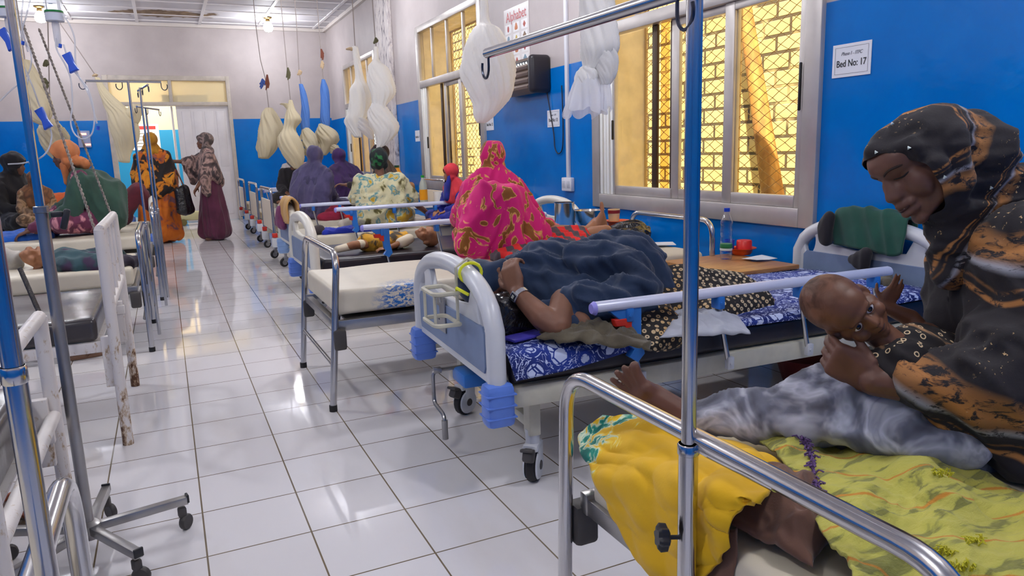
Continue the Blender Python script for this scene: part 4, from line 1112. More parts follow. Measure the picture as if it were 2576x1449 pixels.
nv = solo('person', o, SK_M, 'person in dark blue with a wristwatch lying on the crank bed', 'person', loc=(1.9, 2.65, .5), angle=0)
d = MB()
d.hull([(*D(1345, 715, 3.02), .145), (*D(1400, 690, 3.05), .135), (*D(1480, 715, 3.05), .16), (*D(1350, 770, 2.95), .10), (*D(1480, 770, 2.9), .11)])
d.hull([(*D(1480, 700, 3.05), .14), (*D(1575, 690, 3.1), .165), (*D(1545, 645, 3.12), .10), (*D(1600, 745, 3.05), .13)])
d.hull([(*D(1560, 650, 3.1), .09), (*D(1615, 680, 3.1), .10), (*D(1655, 735, 3.05), .075), (*D(1600, 750, 2.98), .10)])
limb(d, [D(1470, 665, 2.95), D(1580, 690, 2.86), D(1600, 745, 2.78)], [.09, .085, .085]); limb(d, [D(1600, 745, 2.78), D(1530, 765, 2.72), D(1462, 768, 2.70)], [.085, .075, .072])
d.hull([(*D(1400, 790, 2.85), .05), (*D(1520, 800, 2.72), .035), (*D(1460, 815, 2.65), .03), (*D(1330, 800, 2.85), .05)])
d = organic(d, .008, 4, folds=[((IMR * .75 - IMU * .65), .10, .020, 1.0), ((IMR * .9 - IMU * .2), .07, .010, 2.0), ((IMR * .6 - IMU * .8), .04, .005, 3.0)])
obj('tunic', d, M_NAVY, nv, angle=0)
h = MB(); FN.E(h, (0, -.02, .05), (.092, .112, .10)); FN.H(h, (.07, -.02, .02, .03), (-.07, -.02, .02, .03), (.06, .03, .07, .03), (-.06, .03, .07, .03), (.05, -.04, -.06, .03), (-.05, -.04, -.06, .03))
h = organic(h, .009, 5, folds=[(IMU, .08, .004)], cut=face_cut(FN)); obj('head_cloth', h, M_NAVY, nv, angle=0)
ax = (el - wr).normalized(); wc = wr.lerp(el, .10); q = ax.to_track_quat('Z', 'Y').to_matrix()
wt = obj('wristwatch', MB().lathe([(.0345, -.009), (.0375, -.009), (.0375, .009), (.0345, .009), (.0345, -.009)], wc, 24, q), plain('watch_steel', (206, 208, 214), .25, .9), nv)
tocam = Vector((0, 0, CAMZ)) - wc; tocam = (tocam - ax * tocam.dot(ax)).normalized()
tocam = (tocam - .55 * tocam.cross(ax)).normalized()
Rw = Matrix((ax.cross(tocam), ax, tocam)).transposed().to_euler()
obj('watch_case', MB().box(wc + tocam * .039, (.034, .034, .009), Rw, bev=.005), plain('watch_steel', (206, 208, 214), .25, .9), wt)
obj('watch_face', MB().box(wc + tocam * .0437, (.022, .024, .002), Rw), plain('watch_black', (30, 32, 46), .2), wt)
obj('watch_screen', MB().box(wc + tocam * .0449, (.014, .011, .0015), Rw), plain('watch_lcd', (168, 170, 160), .3), wt)
t = NT('gold_dot_print'); v = t.voro(t.map((1, 1, 1), rot=(.3, .5, .6)), 46, rnd=.25); fl_ = t.noise(t.coord(), 3, 2)
dd = t.math('MULTIPLY', t.step(v.outputs['Distance'], .42, .36), t.step(v.outputs['Distance'], .12, .17))
t.color(t.mix(dd, (30, 26, 26), t.ramp(fl_, [(.35, (196, 150, 84)), (.65, (206, 190, 160))]))); t.set(Roughness=.8); M_DOT = t.m
d = MB()
d.hull([(*D(1620, 745, 3.08), .13), (*D(1740, 735, 3.15), .115), (*D(1690, 800, 2.95), .09)]); d.hull([(*D(1740, 735, 3.15), .11), (*D(1850, 735, 3.2), .085), (*D(1910, 765, 3.1), .06), (*D(1780, 800, 2.95), .07)])
d.hull([(*D(1560, 830, 2.72), .055), (*D(1640, 810, 2.8), .09), (*D(1500, 815, 2.72), .04), (*D(1650, 870, 2.62), .02), (*D(1690, 840, 2.72), .05)])
d = organic(d, .009, 5, folds=[((IMR * .8 - IMU * .5), .08, .012)])
obj('wrap_skirt', d, M_DOT, nv, angle=0, label='black wrap cloth with gold dots')
# ---------------------------------------------------------------- woman in pink
M_PINK = blotch('pink_gold_print', [(.0, (214, 18, 112)), (.53, (224, 24, 120)), (.555, (238, 176, 96)), (.575, (150, 92, 30)), (.72, (140, 80, 26)), (.78, (226, 60, 110))], 7.5, 1.6, (1, 1, .8))
pk, B, F = seated('woman in a bright pink and gold wrap sitting with her back turned', (1.765, 4.05, .55), (.55, .85, 0), SK_M, M_PINK, M_PINK, k=.80, lean=.06, shawl=.62, look=(.35, .9, -.15), vox=.011, arms=[((.34, .15, .22), (.46, .40, .10)), ((-.30, .25, .30), (-.42, .62, .18))], knees=((.34, .30), (-.30, .30)))
d = MB(); d.hull([(*D(1215, 470, 4.0), .045), (*D(1195, 560, 3.95), .05), (*D(1165, 620, 3.95), .05), (*D(1290, 620, 4.0), .06), (*D(1280, 500, 4.05), .07)])
d.hull([(*D(1290, 500, 4.1), .07), (*D(1350, 590, 4.15), .07), (*D(1375, 610, 4.2), .04), (*D(1280, 620, 4.05), .07)])
d = organic(d, .011, 5, folds=[((IMU + .35 * IMR), .10, .018), ((IMU - .4 * IMR), .07, .008)]); obj('shawl', d, M_PINK, pk, angle=0)
# ---------------------------------------------------------------- other women on the right-hand beds
M_FLOR = blotch('yellow_teal_floral', [(.30, (30, 30, 24)), (.36, (120, 110, 60)), (.40, (210, 202, 156)), (.51, (220, 212, 170)), (.555, (60, 140, 150)), (.585, (206, 198, 150)), (.62, (206, 164, 40)), (.72, (196, 150, 24))], 7.5, .35, detail=4)
M_DKG = blotch('black_green_scarf', [(.4, (18, 30, 28)), (.55, (16, 26, 26)), (.62, (40, 120, 66)), (.8, (60, 140, 80))], 10, .4)
fl_, B, F = seated('woman in a yellow and teal flowered dress and black headscarf, back turned', (1.80, 6.72, .50), (.35, .95, 0), SK_M, M_FLOR, M_DKG, k=.86, lean=.02, shawl=0, sleeve=False, width=1.25, arms=[((.34, .10, .24), (.52, .32, .06)), ((-.28, .05, .26), (-.16, .30, .12))], vox=.011)
g, B, F = seated('small girl in a red scarf over blue cloth, left of the woman in pink', (2.50, 6.55, .50), (-.9, -.25, 0), SK_L, cloth('royal_blue', (30, 44, 160), (18, 26, 110), 6), cloth('coral_red', (228, 58, 66), (196, 40, 56), 5), k=.66, shawl=.55, look=(-1, .1, -.1), vox=.010)
k_ = MB(); F.E(k_, (0, -.005, .02), (.086, .112, .096)); F.H(k_, (.05, .04, -.05, .03), (-.05, .04, -.05, .03), (0, .07, -.12, .04), (.1, .08, -.3, .05), (-.05, .12, -.34, .05))
obj('under_scarf', organic(k_, .008, 4, cut=face_cut(F)), cloth('royal_blue', (30, 44, 160)), g, angle=0, label='blue inner scarf')
seated('woman in a dark brown veil sitting behind the flowered dress', (2.36, 8.40, .50), (-.6, .5, 0), SK_M, cloth('plum_brown', (46, 34, 38), (34, 24, 28)), cloth('brown_veil', (72, 54, 56), (52, 38, 40)), k=.92, shawl=.60, look=(-.8, .3, -.2), arms=[((.25, .05, .26), (.1, .25, .15)), ((-.25, .05, .30), (-.42, .38, .36))], vox=.013)
seated('woman under a deep purple veil leaning over, behind the dark brown veil', (2.35, 10.4, .48), (-.5, .8, 0), SK_M, cloth('purple_dress', (60, 36, 88)), cloth('purple_veil', (70, 36, 100), (48, 24, 72)), k=.92, lean=.14, shawl=.60, look=(-.3, .9, -.4), vox=.014, width=1.5)
seated('woman under a grey purple veil sitting at the foot of the chrome framed bed', (1.52, 8.70, .48), (.75, .6, 0), SK_M, cloth('mauve_dress', (74, 68, 104)), cloth('mauve_veil', (92, 84, 122), (70, 64, 98)), k=.95, lean=.06, shawl=.62, look=(.6, .7, -.2), vox=.014, width=1.3)
seated('seated person in a grey cap and dark shawl behind the grey purple veil', (1.72, 11.1, .50), (-.3, -.9, 0), SK_M, cloth('dark_shawl', (40, 36, 42)), cloth('grey_cap', (112, 116, 128)), k=.9, shawl=0, vox=.015)
seated('seated person in white and red at the far wall below a net', (1.95, 12.3, .50), (-.2, -.9, 0), SK_D, blotch('white_red_band', [(.40, (186, 180, 178)), (.52, (208, 204, 204)), (.60, (190, 58, 60)), (.7, (60, 60, 100))], 5, .3), cloth('pale_cap', (176, 170, 168)), k=1.0, shawl=0, vox=.015, legs=False)
# ---------------------------------------------------------------- left-hand beds
M_MAR = blotch('maroon_pink_print', [(.3, (96, 34, 66)), (.5, (104, 40, 72)), (.58, (206, 138, 146)), (.7, (112, 40, 74))], 14, .6, (1, 1, .5))
sx = P(262, 560, y=7.55)
gw, B, F = seated('woman in a dark green top and orange headscarf leaning over on the left-hand bed', (sx.x, 7.55, .575), (-.95, -.15, 0), SK_D, M_MAR, cloth('orange_scarf', (214, 136, 84), (190, 110, 62)), k=.94, lean=.20, shawl=0, look=(-.95, .0, -.25), arms=[((.26, .20, .26), (.12, .58, .06)), ((-.22, .26, .20), (-.22, .62, .05))], knees=((.20, .42), (-.28, .36)), vox=.011)
d = MB(); B.H(d, (-.15, -.04, .12, .15), (.15, -.04, .12, .15), (-.16, .14, .44, .115), (.16, .14, .44, .115), (0, .16, .52, .075), (0, -.07, .34, .16), (0, .04, .46, .11))
for s, e, h in ((1, (.26, .20, .26), (.12, .58, .06)), (-1, (-.22, .26, .20), (-.22, .62, .05))):
    limb(d, [B(.18 * s, .16, .46), B(*e), B(*e).lerp(B(*h), .55)], [.085, .075, .06])
obj('green_top', organic(d, .011, 5, folds=[((0, .3, 1), .09, .014)]), cloth('forest_green', (50, 84, 68), (38, 66, 54), 5), gw, angle=0)
d = MB(); F.H(d, (.03, -.07, -.06, .05), (-.03, -.07, -.06, .05), (0, -.13, -.12, .05)); F.H(d, (.05, .03, -.08, .03), (-.05, .03, -.08, .03), (.03, .07, -.24, .02), (-.03, .07, -.24, .02))
obj('scarf_tail', organic(d, .009, 4, folds=[((0, 0, 1), .04, .008)]), cloth('orange_scarf', (214, 136, 84)), gw, angle=0)
sx = P(36, 540, y=9.3)
seated('woman in black at the left edge of the photo behind the drip poles', (sx.x, 9.3, .5), (.6, -.5, 0), SK_D, cloth('black_abaya', (30, 26, 30)), cloth('black_abaya', (30, 26, 30)), k=.96, shawl=.6, look=(.8, -.1, -.2), vox=.014)
sx = P(78, 540, y=9.0)
seated('child in a brown patterned cloth on the lap beside the woman in black', (sx.x + .06, 9.0, .55), (.3, -.9, 0), SK_D, blotch('brown_print', [(.4, (96, 70, 46)), (.55, (178, 140, 104)), (.7, (110, 84, 40))], 12, .8), blotch('brown_print2', [(.4, (86, 54, 34)), (.6, (140, 92, 56))], 9, .8), k=.66, shawl=.3, vox=.012)
def standing(label, x, y, fwd, skin, skirt, top, scarf, h=1.6, arms=None, drape=.78, vox=.013, look=None):
    k = h / 1.62; B = Fr((x, y, 0), fwd, k=k); F = Fr(B(0, .03, 1.47), look or fwd, k=k * .98)
    body = MB(); head_prims(body, F); B.H(body, (0, .0, 1.30, .05), (0, .02, 1.42, .05))
    B.H(body, (-.11, 0, .90, .10), (.11, 0, .90, .10), (.15, 0, 1.28, .06), (-.15, 0, 1.28, .06))
    for s in (-1, 1):
        limb(body, [B(.09 * s, 0, .85), B(.09 * s, .03, .46), B(.09 * s, -.02, .08)], [.08 * k, .055 * k, .036 * k]); limb(body, [B(.09 * s, -.03, .04), B(.10 * s, .14, .025)], [.036 * k, .028 * k])
    arms = arms or [((.24, .02, 1.02), (.22, .12, .80)), ((-.24, .02, 1.02), (-.22, .12, .80))]
    for i, (e, w_) in enumerate(arms):
        s = 1 if i == 0 else -1; el, wr = B(*e), B(*w_); limb(body, [B(.16 * s, 0, 1.28), el, wr], [.045 * k, .036 * k, .026 * k]); hand_prims(body, wr, wr - el, (.2, .1, 1), -s, k=.95)
    p = solo('person', organic(body, vox * .65, 4), skin, label, 'person', loc=(x, y, 0), angle=0)
    d = MB(); B.H(d, (-.13, 0, .95, .10), (.13, 0, .95, .10), (-.20, -.03, .12, .10), (.20, -.03, .12, .10), (0, .13, .13, .12), (0, -.15, .13, .10)); B.H(d, (-.12, 0, .9, .11), (.12, 0, .9, .11), (.15, 0, 1.26, .08), (-.15, 0, 1.26, .08))
    obj('skirt', organic(d, vox, 5, folds=[((0, 0, 1), .10 * k, .018)]), skirt, p, angle=0)
    d = MB(); B.H(d, (.05, .02, 1.34, .06), (-.05, .02, 1.34, .06), (.18, 0, 1.26, .08), (-.18, 0, 1.26, .08), (.20, -.05, drape + .12, .10), (-.20, -.05, drape + .12, .10), (.0, -.12, drape, .08), (0, .12, drape + .2, .07))
    for i, (e, w_) in enumerate(arms):
        s = 1 if i == 0 else -1; el, wr = B(*e), B(*w_); d.hull([(*B(.17 * s, 0, 1.26), .08 * k), (*el, .07 * k), (*el.lerp(wr, .35), .055 * k), (*(el - Vector((0, 0, .28))), .06)])
    obj('shawl', organic(d, vox, 5, folds=[((.3, .2, 1), .09 * k, .014)]), top, p, angle=0)
    s_ = MB(); F.E(s_, (0, -.022, .036), (.098, .118, .108)); F.E(s_, (0, .028, .03), (.084, .085, .088)); F.H(s_, (.06, -.01, -.05, .04), (-.06, -.01, -.05, .04), (0, -.06, -.14, .07), (.12, -.0, -.20, .06), (-.12, -.0, -.20, .06), (0, .03, -.14, .04))
    obj('head_scarf', organic(s_, vox * .9, 5, folds=[((0, 0, 1), .07, .008)], cut=face_cut(F)), scarf, p, angle=0)
    return p, B, F
M_ORP = blotch('black_orange_border', [(.44, (30, 24, 24)), (.52, (44, 28, 22)), (.56, (206, 120, 20)), (.66, (226, 150, 30)), (.74, (40, 28, 24))], 6, 1.0)
q = P(413, 612, z=0)
standing('standing woman in orange with a black flowered shawl in the aisle', q.x - .02, q.y + .1, (-.05, 1, 0), SK_M, blotch('orange_skirt', [(.38, (110, 70, 80)), (.46, (196, 96, 16)), (.7, (214, 116, 22))], 7, .6), M_ORP, cloth('mustard_scarf', (190, 134, 22), (164, 108, 14)), h=1.62, drape=.72)
q = P(545, 602, z=0)
standing('standing woman in a maroon skirt and mottled brown shawl reaching out', q.x, q.y, (-1, -.02, 0), SK_M, cloth('maroon_skirt', (100, 40, 68), (82, 30, 54), 5), blotch('brown_mottled', [(.36, (58, 46, 48)), (.46, (88, 70, 68)), (.55, (186, 150, 138)), (.64, (96, 76, 72))], 8, 1.4, (1, 1, .6)), blotch('brown_mottled2', [(.4, (70, 60, 60)), (.56, (150, 128, 122)), (.66, (80, 66, 66))], 9, 1.2), h=1.60, arms=[((.24, .22, 1.18), (.16, .50, 1.20)), ((-.22, .08, 1.0), (-.2, .2, .82))], drape=.86)
# lying children
def small_head(F, b):
    F.E(b, (0, -.025, .05), (.080, .10, .085)); F.E(b, (0, .036, .045), (.062, .05, .05)); F.H(b, (.045, .015, -.02, .03), (-.045, .015, -.02, .03), (0, .056, -.02, .028), (0, .056, -.075, .02), (.03, .03, -.06, .02), (-.03, .03, -.06, .02))
    F.H(b, (0, .078, .012, .008), (0, .094, -.02, .0095), (.01, .083, -.024, .008), (-.01, .083, -.024, .008)); F.H(b, (-.018, .076, -.046, .007), (.018, .076, -.046, .007), (0, .08, -.058, .008))
    for s in (-1, 1): F.E(b, (.08 * s, -.02, -.004), (.01, .02, .028)); F.E(b, (.04 * s, .05, -.025), (.026, .025, .025))
    F.H(b, (-.034, .074, .026, .010), (.034, .074, .026, .010))
q = P(1072, 592, y=5.2); b = MB(); FK = Fr((q.x, 5.22, .585), (-.2, -.5, .8), (.9, -.3, .1), .80); small_head(FK, b)
b.hull([(q.x - .13, 5.30, .56, .05), (q.x - .40, 5.32, .55, .055)]); limb(b, [Vector((q.x - .14, 5.24, .57)), Vector((q.x - .26, 5.16, .54)), Vector((q.x - .32, 5.14, .53))], [.024, .02, .016]); limb(b, [Vector((q.x - .40, 5.30, .55)), Vector((q.x - .55, 5.22, .56)), Vector((q.x - .66, 5.26, .53))], [.04, .03, .02])
hand_prims(b, (q.x - .33, 5.14, .53), (-1, 0, -.1), (0, -.3, 1), 1, .3, .5)
kd = solo('person', organic(b, .0055, 3), SK_L, 'bald baby lying on the bare black mattress behind the blue latched rail', 'person', loc=(q.x - .2, 5.3, .5), angle=0)
d = MB(); d.hull([(q.x - .15, 5.30, .565, .06), (q.x - .42, 5.32, .56, .07), (q.x - .30, 5.24, .55, .05)]); obj('baby_wrap', organic(d, .008, 4, folds=[((0, 1, .3), .05, .008)]), blotch('mustard_wrap', [(.4, (60, 50, 36)), (.5, (200, 146, 30)), (.75, (222, 168, 52))], 12, .6), kd, angle=0)
d = MB(); limb(d, [Vector((q.x - .48, 5.25, .56)), Vector((q.x - .66, 5.22, .54))], [.035, .026]); obj('bandage', organic(MB().hull([(q.x - .12, 5.24, .57, .04), (q.x - .20, 5.20, .55, .04)]), .007, 3), plain('gauze', (226, 214, 190), .9), kd, angle=0); obj('bandage', organic(d, .007, 3), plain('gauze', (226, 214, 190), .9, bump=.4, bscale=90), kd, angle=0)
q = P(88, 602, y=5.6); b = MB(); FK = Fr((q.x, 5.50, .615), (.1, -.75, .65), (.95, .1, .1), .9); small_head(FK, b)
b.hull([(q.x - .16, 5.6, .60, .06), (q.x - .5, 5.62, .60, .07)]); limb(b, [Vector((q.x - .5, 5.62, .6)), Vector((q.x - .9, 5.6, .58))], [.06, .03])
kd = solo('person', organic(b, .0065, 3), SK_L, 'sleeping child with closed eyes lying on the bed behind the wheeled drip stand', 'person', loc=(q.x - .3, 5.6, .55), angle=0)
d = MB(); d.hull([(q.x - .15, 5.6, .6, .075), (q.x - .55, 5.62, .6, .085), (q.x - .95, 5.6, .58, .05)]); obj('child_blanket', organic(d, .01, 4, folds=[((0, 1, .2), .07, .012)]), cloth('pale_white', (206, 200, 190)), kd, angle=0)
obj('hair', organic(FK.E(MB(), (0, -.03, .052), (.083, .10, .088)), .006, 2, cut=lambda p: (FK.R.transposed() @ (Vector(p) - FK.o) / .9).y > .0), plain('hair_black', (30, 22, 20), .9), kd, angle=0)
# legs of a child crossed on the cream mattress, under the striped blanket
b = MB(); a_ = D(1420, 600, 4.45); kn = D(1505, 592, 4.4); ft = D(1512, 520, 4.42)
limb(b, [D(1400, 590, 4.4), D(1480, 585, 4.45), D(1500, 560, 4.5)], [.06, .042, .034]); b.hull([(*D(1503, 566, 4.48), .030), (*D(1503, 566, 4.53), .026), (*D(1514, 540, 4.47), .020), (*D(1514, 542, 4.55), .018), (*D(1520, 572, 4.5), .026)])
for j in range(5): limb(b, [D(1514, 540, 4.465 + j * .021), D(1516 - j * .6, 524 + j * 1.6, 4.463 + j * .022), D(1513 - j * .6, 511 + j * 3.2, 4.462 + j * .023)], [.0125 - j * .0009, .0115 - j * .0009, .0105 - j * .0009])
limb(b, [D(1440, 612, 4.25), D(1500, 590, 4.3), D(1524, 582, 4.3)], [.06, .048, .04]); b.hull([(*D(1515, 584, 4.3), .042), (*D(1530, 596, 4.28), .034), (*D(1488, 582, 4.3), .03)])
b.hull([(*D(1400, 610, 4.3), .06), (*D(1330, 620, 4.25), .07)])
ch = solo('person', organic(b, .0052, 3), SK_L, 'child with bare crossed legs lying under the red and grey striped blanket', 'person', loc=(2.2, 4.1, .57), angle=0)
M_STR = None
t = NT('red_grey_stripe'); wv = t.wave(t.map((1, .35, .5), rot=(0, 0, .5)), 4.2, 1.6, 2, 1.2); t.color(t.ramp(wv, [(.50, (222, 40, 38)), (.56, (92, 78, 82)), (.9, (84, 72, 78))])); t.set(Roughness=.9); t.bump(t.noise(t.coord(), 150, 2), .3, .003); M_STR = t.m
d = MB(); d.hull([(*D(1450, 600, 4.3), .07), (*D(1370, 610, 4.3), .08), (*D(1330, 628, 4.1), .05), (*D(1470, 625, 4.1), .05)])
d.hull([(*D(1330, 628, 4.1), .05), (*D(1240, 646, 3.85), .012), (*D(1300, 652, 3.75), .02), (*D(1480, 640, 3.9), .05), (*D(1450, 615, 4.15), .06)])
d = organic(d, .009, 4, folds=[((IMR - .2 * IMU), .09, .016), ((IMR * .4 + IMU), .06, .008)]); obj('striped_blanket', d, M_STR, ch, angle=0)
# raised maroon-clad thigh of a patient near the doorway
sx = P(300, 540, y=9.35)
b = MB(); limb(b, [Vector((sx.x + .0, 9.35, .62)), Vector((sx.x + .22, 9.3, .88)), Vector((sx.x + .36, 9.35, .62))], [.11, .075, .05]); b.hull([(sx.x, 9.35, .60, .12), (sx.x - .5, 9.35, .60, .14)]); FK = Fr((sx.x - .85, 9.35, .62), (0, -.2, 1), (-1, 0, .1)); head_prims(b, FK); cap(b, FK(0, 0, -.08), .05, (sx.x - .5, 9.35, .62), .08)
pm = solo('person', organic(b, .011, 3), SK_M, 'patient lying with one maroon-clad knee raised on the bed left of the doorway', 'person', loc=(sx.x, 9.35, .5), angle=0)
d = MB(); limb(d, [Vector((sx.x + .0, 9.35, .63)), Vector((sx.x + .22, 9.3, .88)), Vector((sx.x + .32, 9.34, .70))], [.12, .085, .06]); d.hull([(sx.x, 9.35, .61, .14), (sx.x - .5, 9.35, .61, .16)])
obj('maroon_cloth', organic(d, .011, 4, folds=[((1, 0, 1), .09, .012)]), cloth('dark_maroon', (106, 34, 48), (84, 26, 38)), pm, angle=0)
# ================================================================== DRIP POLES AND DRIP SETS
def hook(mb, p, out, r=.0026, s=.022):
    """small open wire hook hanging at p, opening towards out"""
    o_ = Vector(out).normalized(); p = Vector(p); pts = [p]
    for k in range(11):
        a = pi * 1.15 * k / 10; pts.append(p + Vector((0, 0, -s * .6)) + o_ * (s * .55 * (1 - cos(a))) + Vector((0, 0, -s * .75 * sin(a))))
    mb.tube(pts, r, 7)
def drip_pole(label, x, y, zb, zj, zt, bar, r=.0125, rs=.0165, knob=None, hooks=True, loc=None):
    p = thing('drip_pole', label, 'drip pole', (x, y, zb))
    s = obj('sleeve', MB().tube([(x, y, zb), (x, y, zj)], rs, 18).lathe([(rs * .98, zj - .02), (rs * 1.12, zj - .018), (rs * 1.12, zj - .002), (rs * 1.02, zj)], (x, y, 0), 18), M_CHROME, p)
    obj('pole', MB().tube([(x, y, zj - .05), (x, y, zt)], r, 18), M_CHROME, p)
    if bar:
        a, b = Vector(bar[0]), Vector(bar[1]); cb = obj('cross_bar', MB().tube([a, b], r * .95, 14), M_CHROME, p)
        if hooks:
            u = (b - a).normalized()
            for q, sgn in ((a.lerp(b, -.004), -1), (a.lerp(b, .47), -1), (a.lerp(b, .995), 1)):
                h = MB(); hook(h, q + Vector((0, 0, -r * .8)), u * sgn, .0030, .034); obj('hook', h, plain('dark_wire', (66, 70, 84), .3, .8), cb)
    if knob:
        kp = Vector(knob[0]); dr = Vector(knob[1]).normalized()
        k = MB().tube([kp, kp + dr * .030], .004, 10)
        q = dr.to_track_quat('Z', 'Y').to_matrix()
        k.lathe([(.0, .022), (.012, .022), (.020, .026), (.021, .038), (.016, .043), (0, .043)], kp, 48, q, 6, .16)
        obj('clamp_knob', k, plain('knob_black', (34, 34, 38), .45), p)
    return p
px_ = P(1716, 900, x=.745)
R1P = drip_pole('chrome drip pole with long cross bar clamped to the right foreground bed', .745, .925, .03, .708, 1.435, ((.745, .33, 1.425), (.722, 1.655, 1.425)), .0125, .0165, ((.733, .925, .54), (-.9, .35, .05)))
obj('bracket', MB().box((.752, .905, .704), (.012, .05, .012), bev=.003).tube([(.757, .89, .704), (.757, .74, .708)], .011, 12), M_CHROME, R1P)
drip_pole('thick chrome drip pole in front at the left edge of the photo', -.172, .93, .02, .985, 1.62, ((-.172, .55, 1.61), (-.172, 1.3, 1.61)), .0106, .0120)
for k, (px, py, yy, xb, zb, a, b) in enumerate(((322, 205, 5.5, None, .0, (215, 203), (405, 205)), (352, 222, 6.6, None, .0, (350, 214), (398, 252)), (366, 272, 7.0, None, .0, (350, 277), (399, 250)))):
    q = P(px, py, y=yy); A, B_ = P(a[0], a[1], y=yy - .02), P(b[0], b[1], y=yy + .02)
    A.z = B_.z = q.z; 
    if k == 1: A = Vector((q.x - .02, yy + .22, q.z)); B_ = Vector((q.x + .06, yy - .30, q.z))
    if k == 2: A = Vector((q.x - .06, yy - .20, q.z)); B_ = Vector((q.x + .10, yy + .22, q.z))
    drip_pole(['chrome drip pole with level cross bar in front of the doorway', 'chrome drip pole with slanting bar just right of the level bar pole', 'chrome drip pole with low bar standing right of the other two'][k], q.x, q.y, .02, .80, q.z + .005, (A, B_), .008, .0115)
# wheeled stand
st = thing('drip_stand', 'steel drip stand on five castored legs in the lower left', 'drip stand', (-.325, 2.44, 0))
obj('lower_pole', MB().tube([(-.325, 2.44, .09), (-.325, 2.44, 1.085)], .0165, 18).lathe([(.0165, 1.065), (.0195, 1.067), (.0195, 1.083), (.017, 1.085)], (-.325, 2.44, 0), 18), M_STEEL, st)
obj('upper_pole', MB().tube([(-.325, 2.44, 1.05), (-.325, 2.44, 1.86)], .012, 18), M_CHROME, st)
obj('clamp_knob', MB().box((-.287, 2.43, 1.06), (.03, .02, .016), bev=.004).box((-.268, 2.425, 1.045), (.018, .016, .06), (0, .3, 0), bev=.006), plain('knob_black', (34, 34, 38), .45), st)
h = MB()
for s in (-1, 1): h.tube(bend([(-.325, 2.44, 1.84), (-.325 + s * .10, 2.44, 1.84), (-.325 + s * .10, 2.44, 1.80), (-.325 + s * .13, 2.44, 1.81)], .02), .004, 8)
obj('top_hook', h, M_CHROME, st)
obj('hub', MB().lathe([(.03, .07), (.034, .075), (.034, .115), (.02, .125)], (-.325, 2.44, 0), 16), M_STEEL, st)
w1, w2 = P(446, 1300, z=.05), P(375, 1410, z=.08)
a0 = math.atan2(w1.y - 2.44, w1.x + .325)
for k in range(5):
    a = a0 - k * 2 * pi / 5; e = Vector((-.325 + .285 * cos(a), 2.44 + .285 * sin(a), .105)); c = Vector((-.325, 2.44, .095)); m_ = c.lerp(e, .5)
    lg = obj('leg', MB().box(m_, ((e - c).length, .026, .026), (0, 0, a), bev=.002), M_STEEL, st)
    obj('end_cap', MB().box(e, (.008, .027, .027), (0, 0, a), bev=.002), plain('knob_black', (34, 34, 38), .45), lg)
    wc_ = e - Vector((.02 * cos(a), .02 * sin(a), 0)); q = Euler((pi / 2, 0, a + .7)).to_matrix(); cc = Vector((wc_.x + .008, wc_.y, .026))
    obj('castor', MB().lathe([(.008, -.009), (.023, -.010), (.026, -.006), (.026, .006), (.023, .010), (.008, .009)], cc, 18, q).box((wc_.x, wc_.y, .062), (.026, .024, .034), (0, 0, a), bev=.006), M_DKP, lg)
# drip chambers hanging from the stand
def m_clear(name, tint, tr=.75, rough=.08):
    t = NT(name); t.color(tint); t.set(Roughness=rough); x = t.n.new('ShaderNodeBsdfTransparent'); mx = t.n.new('ShaderNodeMixShader'); mx.inputs[0].default_value = tr
    t.link(t.b.outputs[0], mx.inputs[1]); t.link(x.outputs[0], mx.inputs[2]); t.link(mx.outputs[0], t.out.inputs['Surface']); return t.m
M_CLR = m_clear('clear_tube', (226, 226, 230), .42); M_CHM = m_clear('clear_chamber', (244, 246, 250), .55); M_ROLL = plain('roller_blue', (24, 86, 206), .3)
def drip_set(label, px, py, dep, paths, clamps, ports=()):
    c = D(px, py, dep); r = 20.5 / FOC * dep
    t_ = thing('drip_set', label, 'drip set', c)
    ch = obj('measuring_chamber', MB().lathe([(.0, 0), (r, 0), (r, .30), (r * .5, .31), (0, .31)], c, 24), M_CHM, t_)
    g = MB()
    for k in range(7): g.tube([c + Vector((r * 1.01 * cos(a), r * 1.01 * sin(a), .03 + .018 * k)) for a in np.linspace(-1.9, -1.5, 5)], .0008, 5)
    obj('scale_mark', g, plain('scale_ink', (50, 90, 130), .5), ch)
    obj('green_ring', MB().lathe([(r * .98, .010), (r * 1.03, .010), (r * 1.03, .015), (r * .98, .015)], c, 24), plain('ring_green', (30, 130, 60), .4), ch)
    obj('end_cap', MB().lathe([(0, -.014), (r * 1.04, -.012), (r * 1.04, .008), (0, .009)], c, 24), plain('cap_white', (222, 224, 232), .35), ch)
    d = c + Vector((0, 0, -.06)); obj('drip_chamber', MB().lathe([(0, -.020), (.006, -.018), (.009, 0), (.0095, .042), (.007, .048), (0, .048)], d, 16), M_CLR, t_)
    tb = MB()
    for pth in paths: tb.tube(spline([D(x, y, dep + dz) for x, y, dz in pth], 7), .0021, 8)
    obj('tubing', tb, M_CLR, t_)
    for (a, b) in clamps:
        A, B_ = D(*a, dep - .008), D(*b, dep - .008); u = (B_ - A); q = u.to_track_quat('Z', 'Y').to_matrix(); L = u.length; wv = u.normalized().cross(IMB).normalized()
        O = [(-.010, 0), (.010, 0), (.0075, L * .35), (.0055, L * .6), (.0105, L), (-.0105, L), (-.007, L * .6), (-.009, L * .3)]
        Mq = Matrix((( wv.x, u.normalized().x, -IMB.x, A.x), (wv.y, u.normalized().y, -IMB.y, A.y), (wv.z, u.normalized().z, -IMB.z, A.z), (0, 0, 0, 1)))
        obj('roller_clamp', MB().plate(O, [], .010, .002, Mq), M_ROLL, t_)
    for (x, y) in ports: obj('port_cap', MB().tube([D(x, y, dep), D(x - 1, y + 9, dep)], .0042, 10), M_ROLL, t_)
    return t_
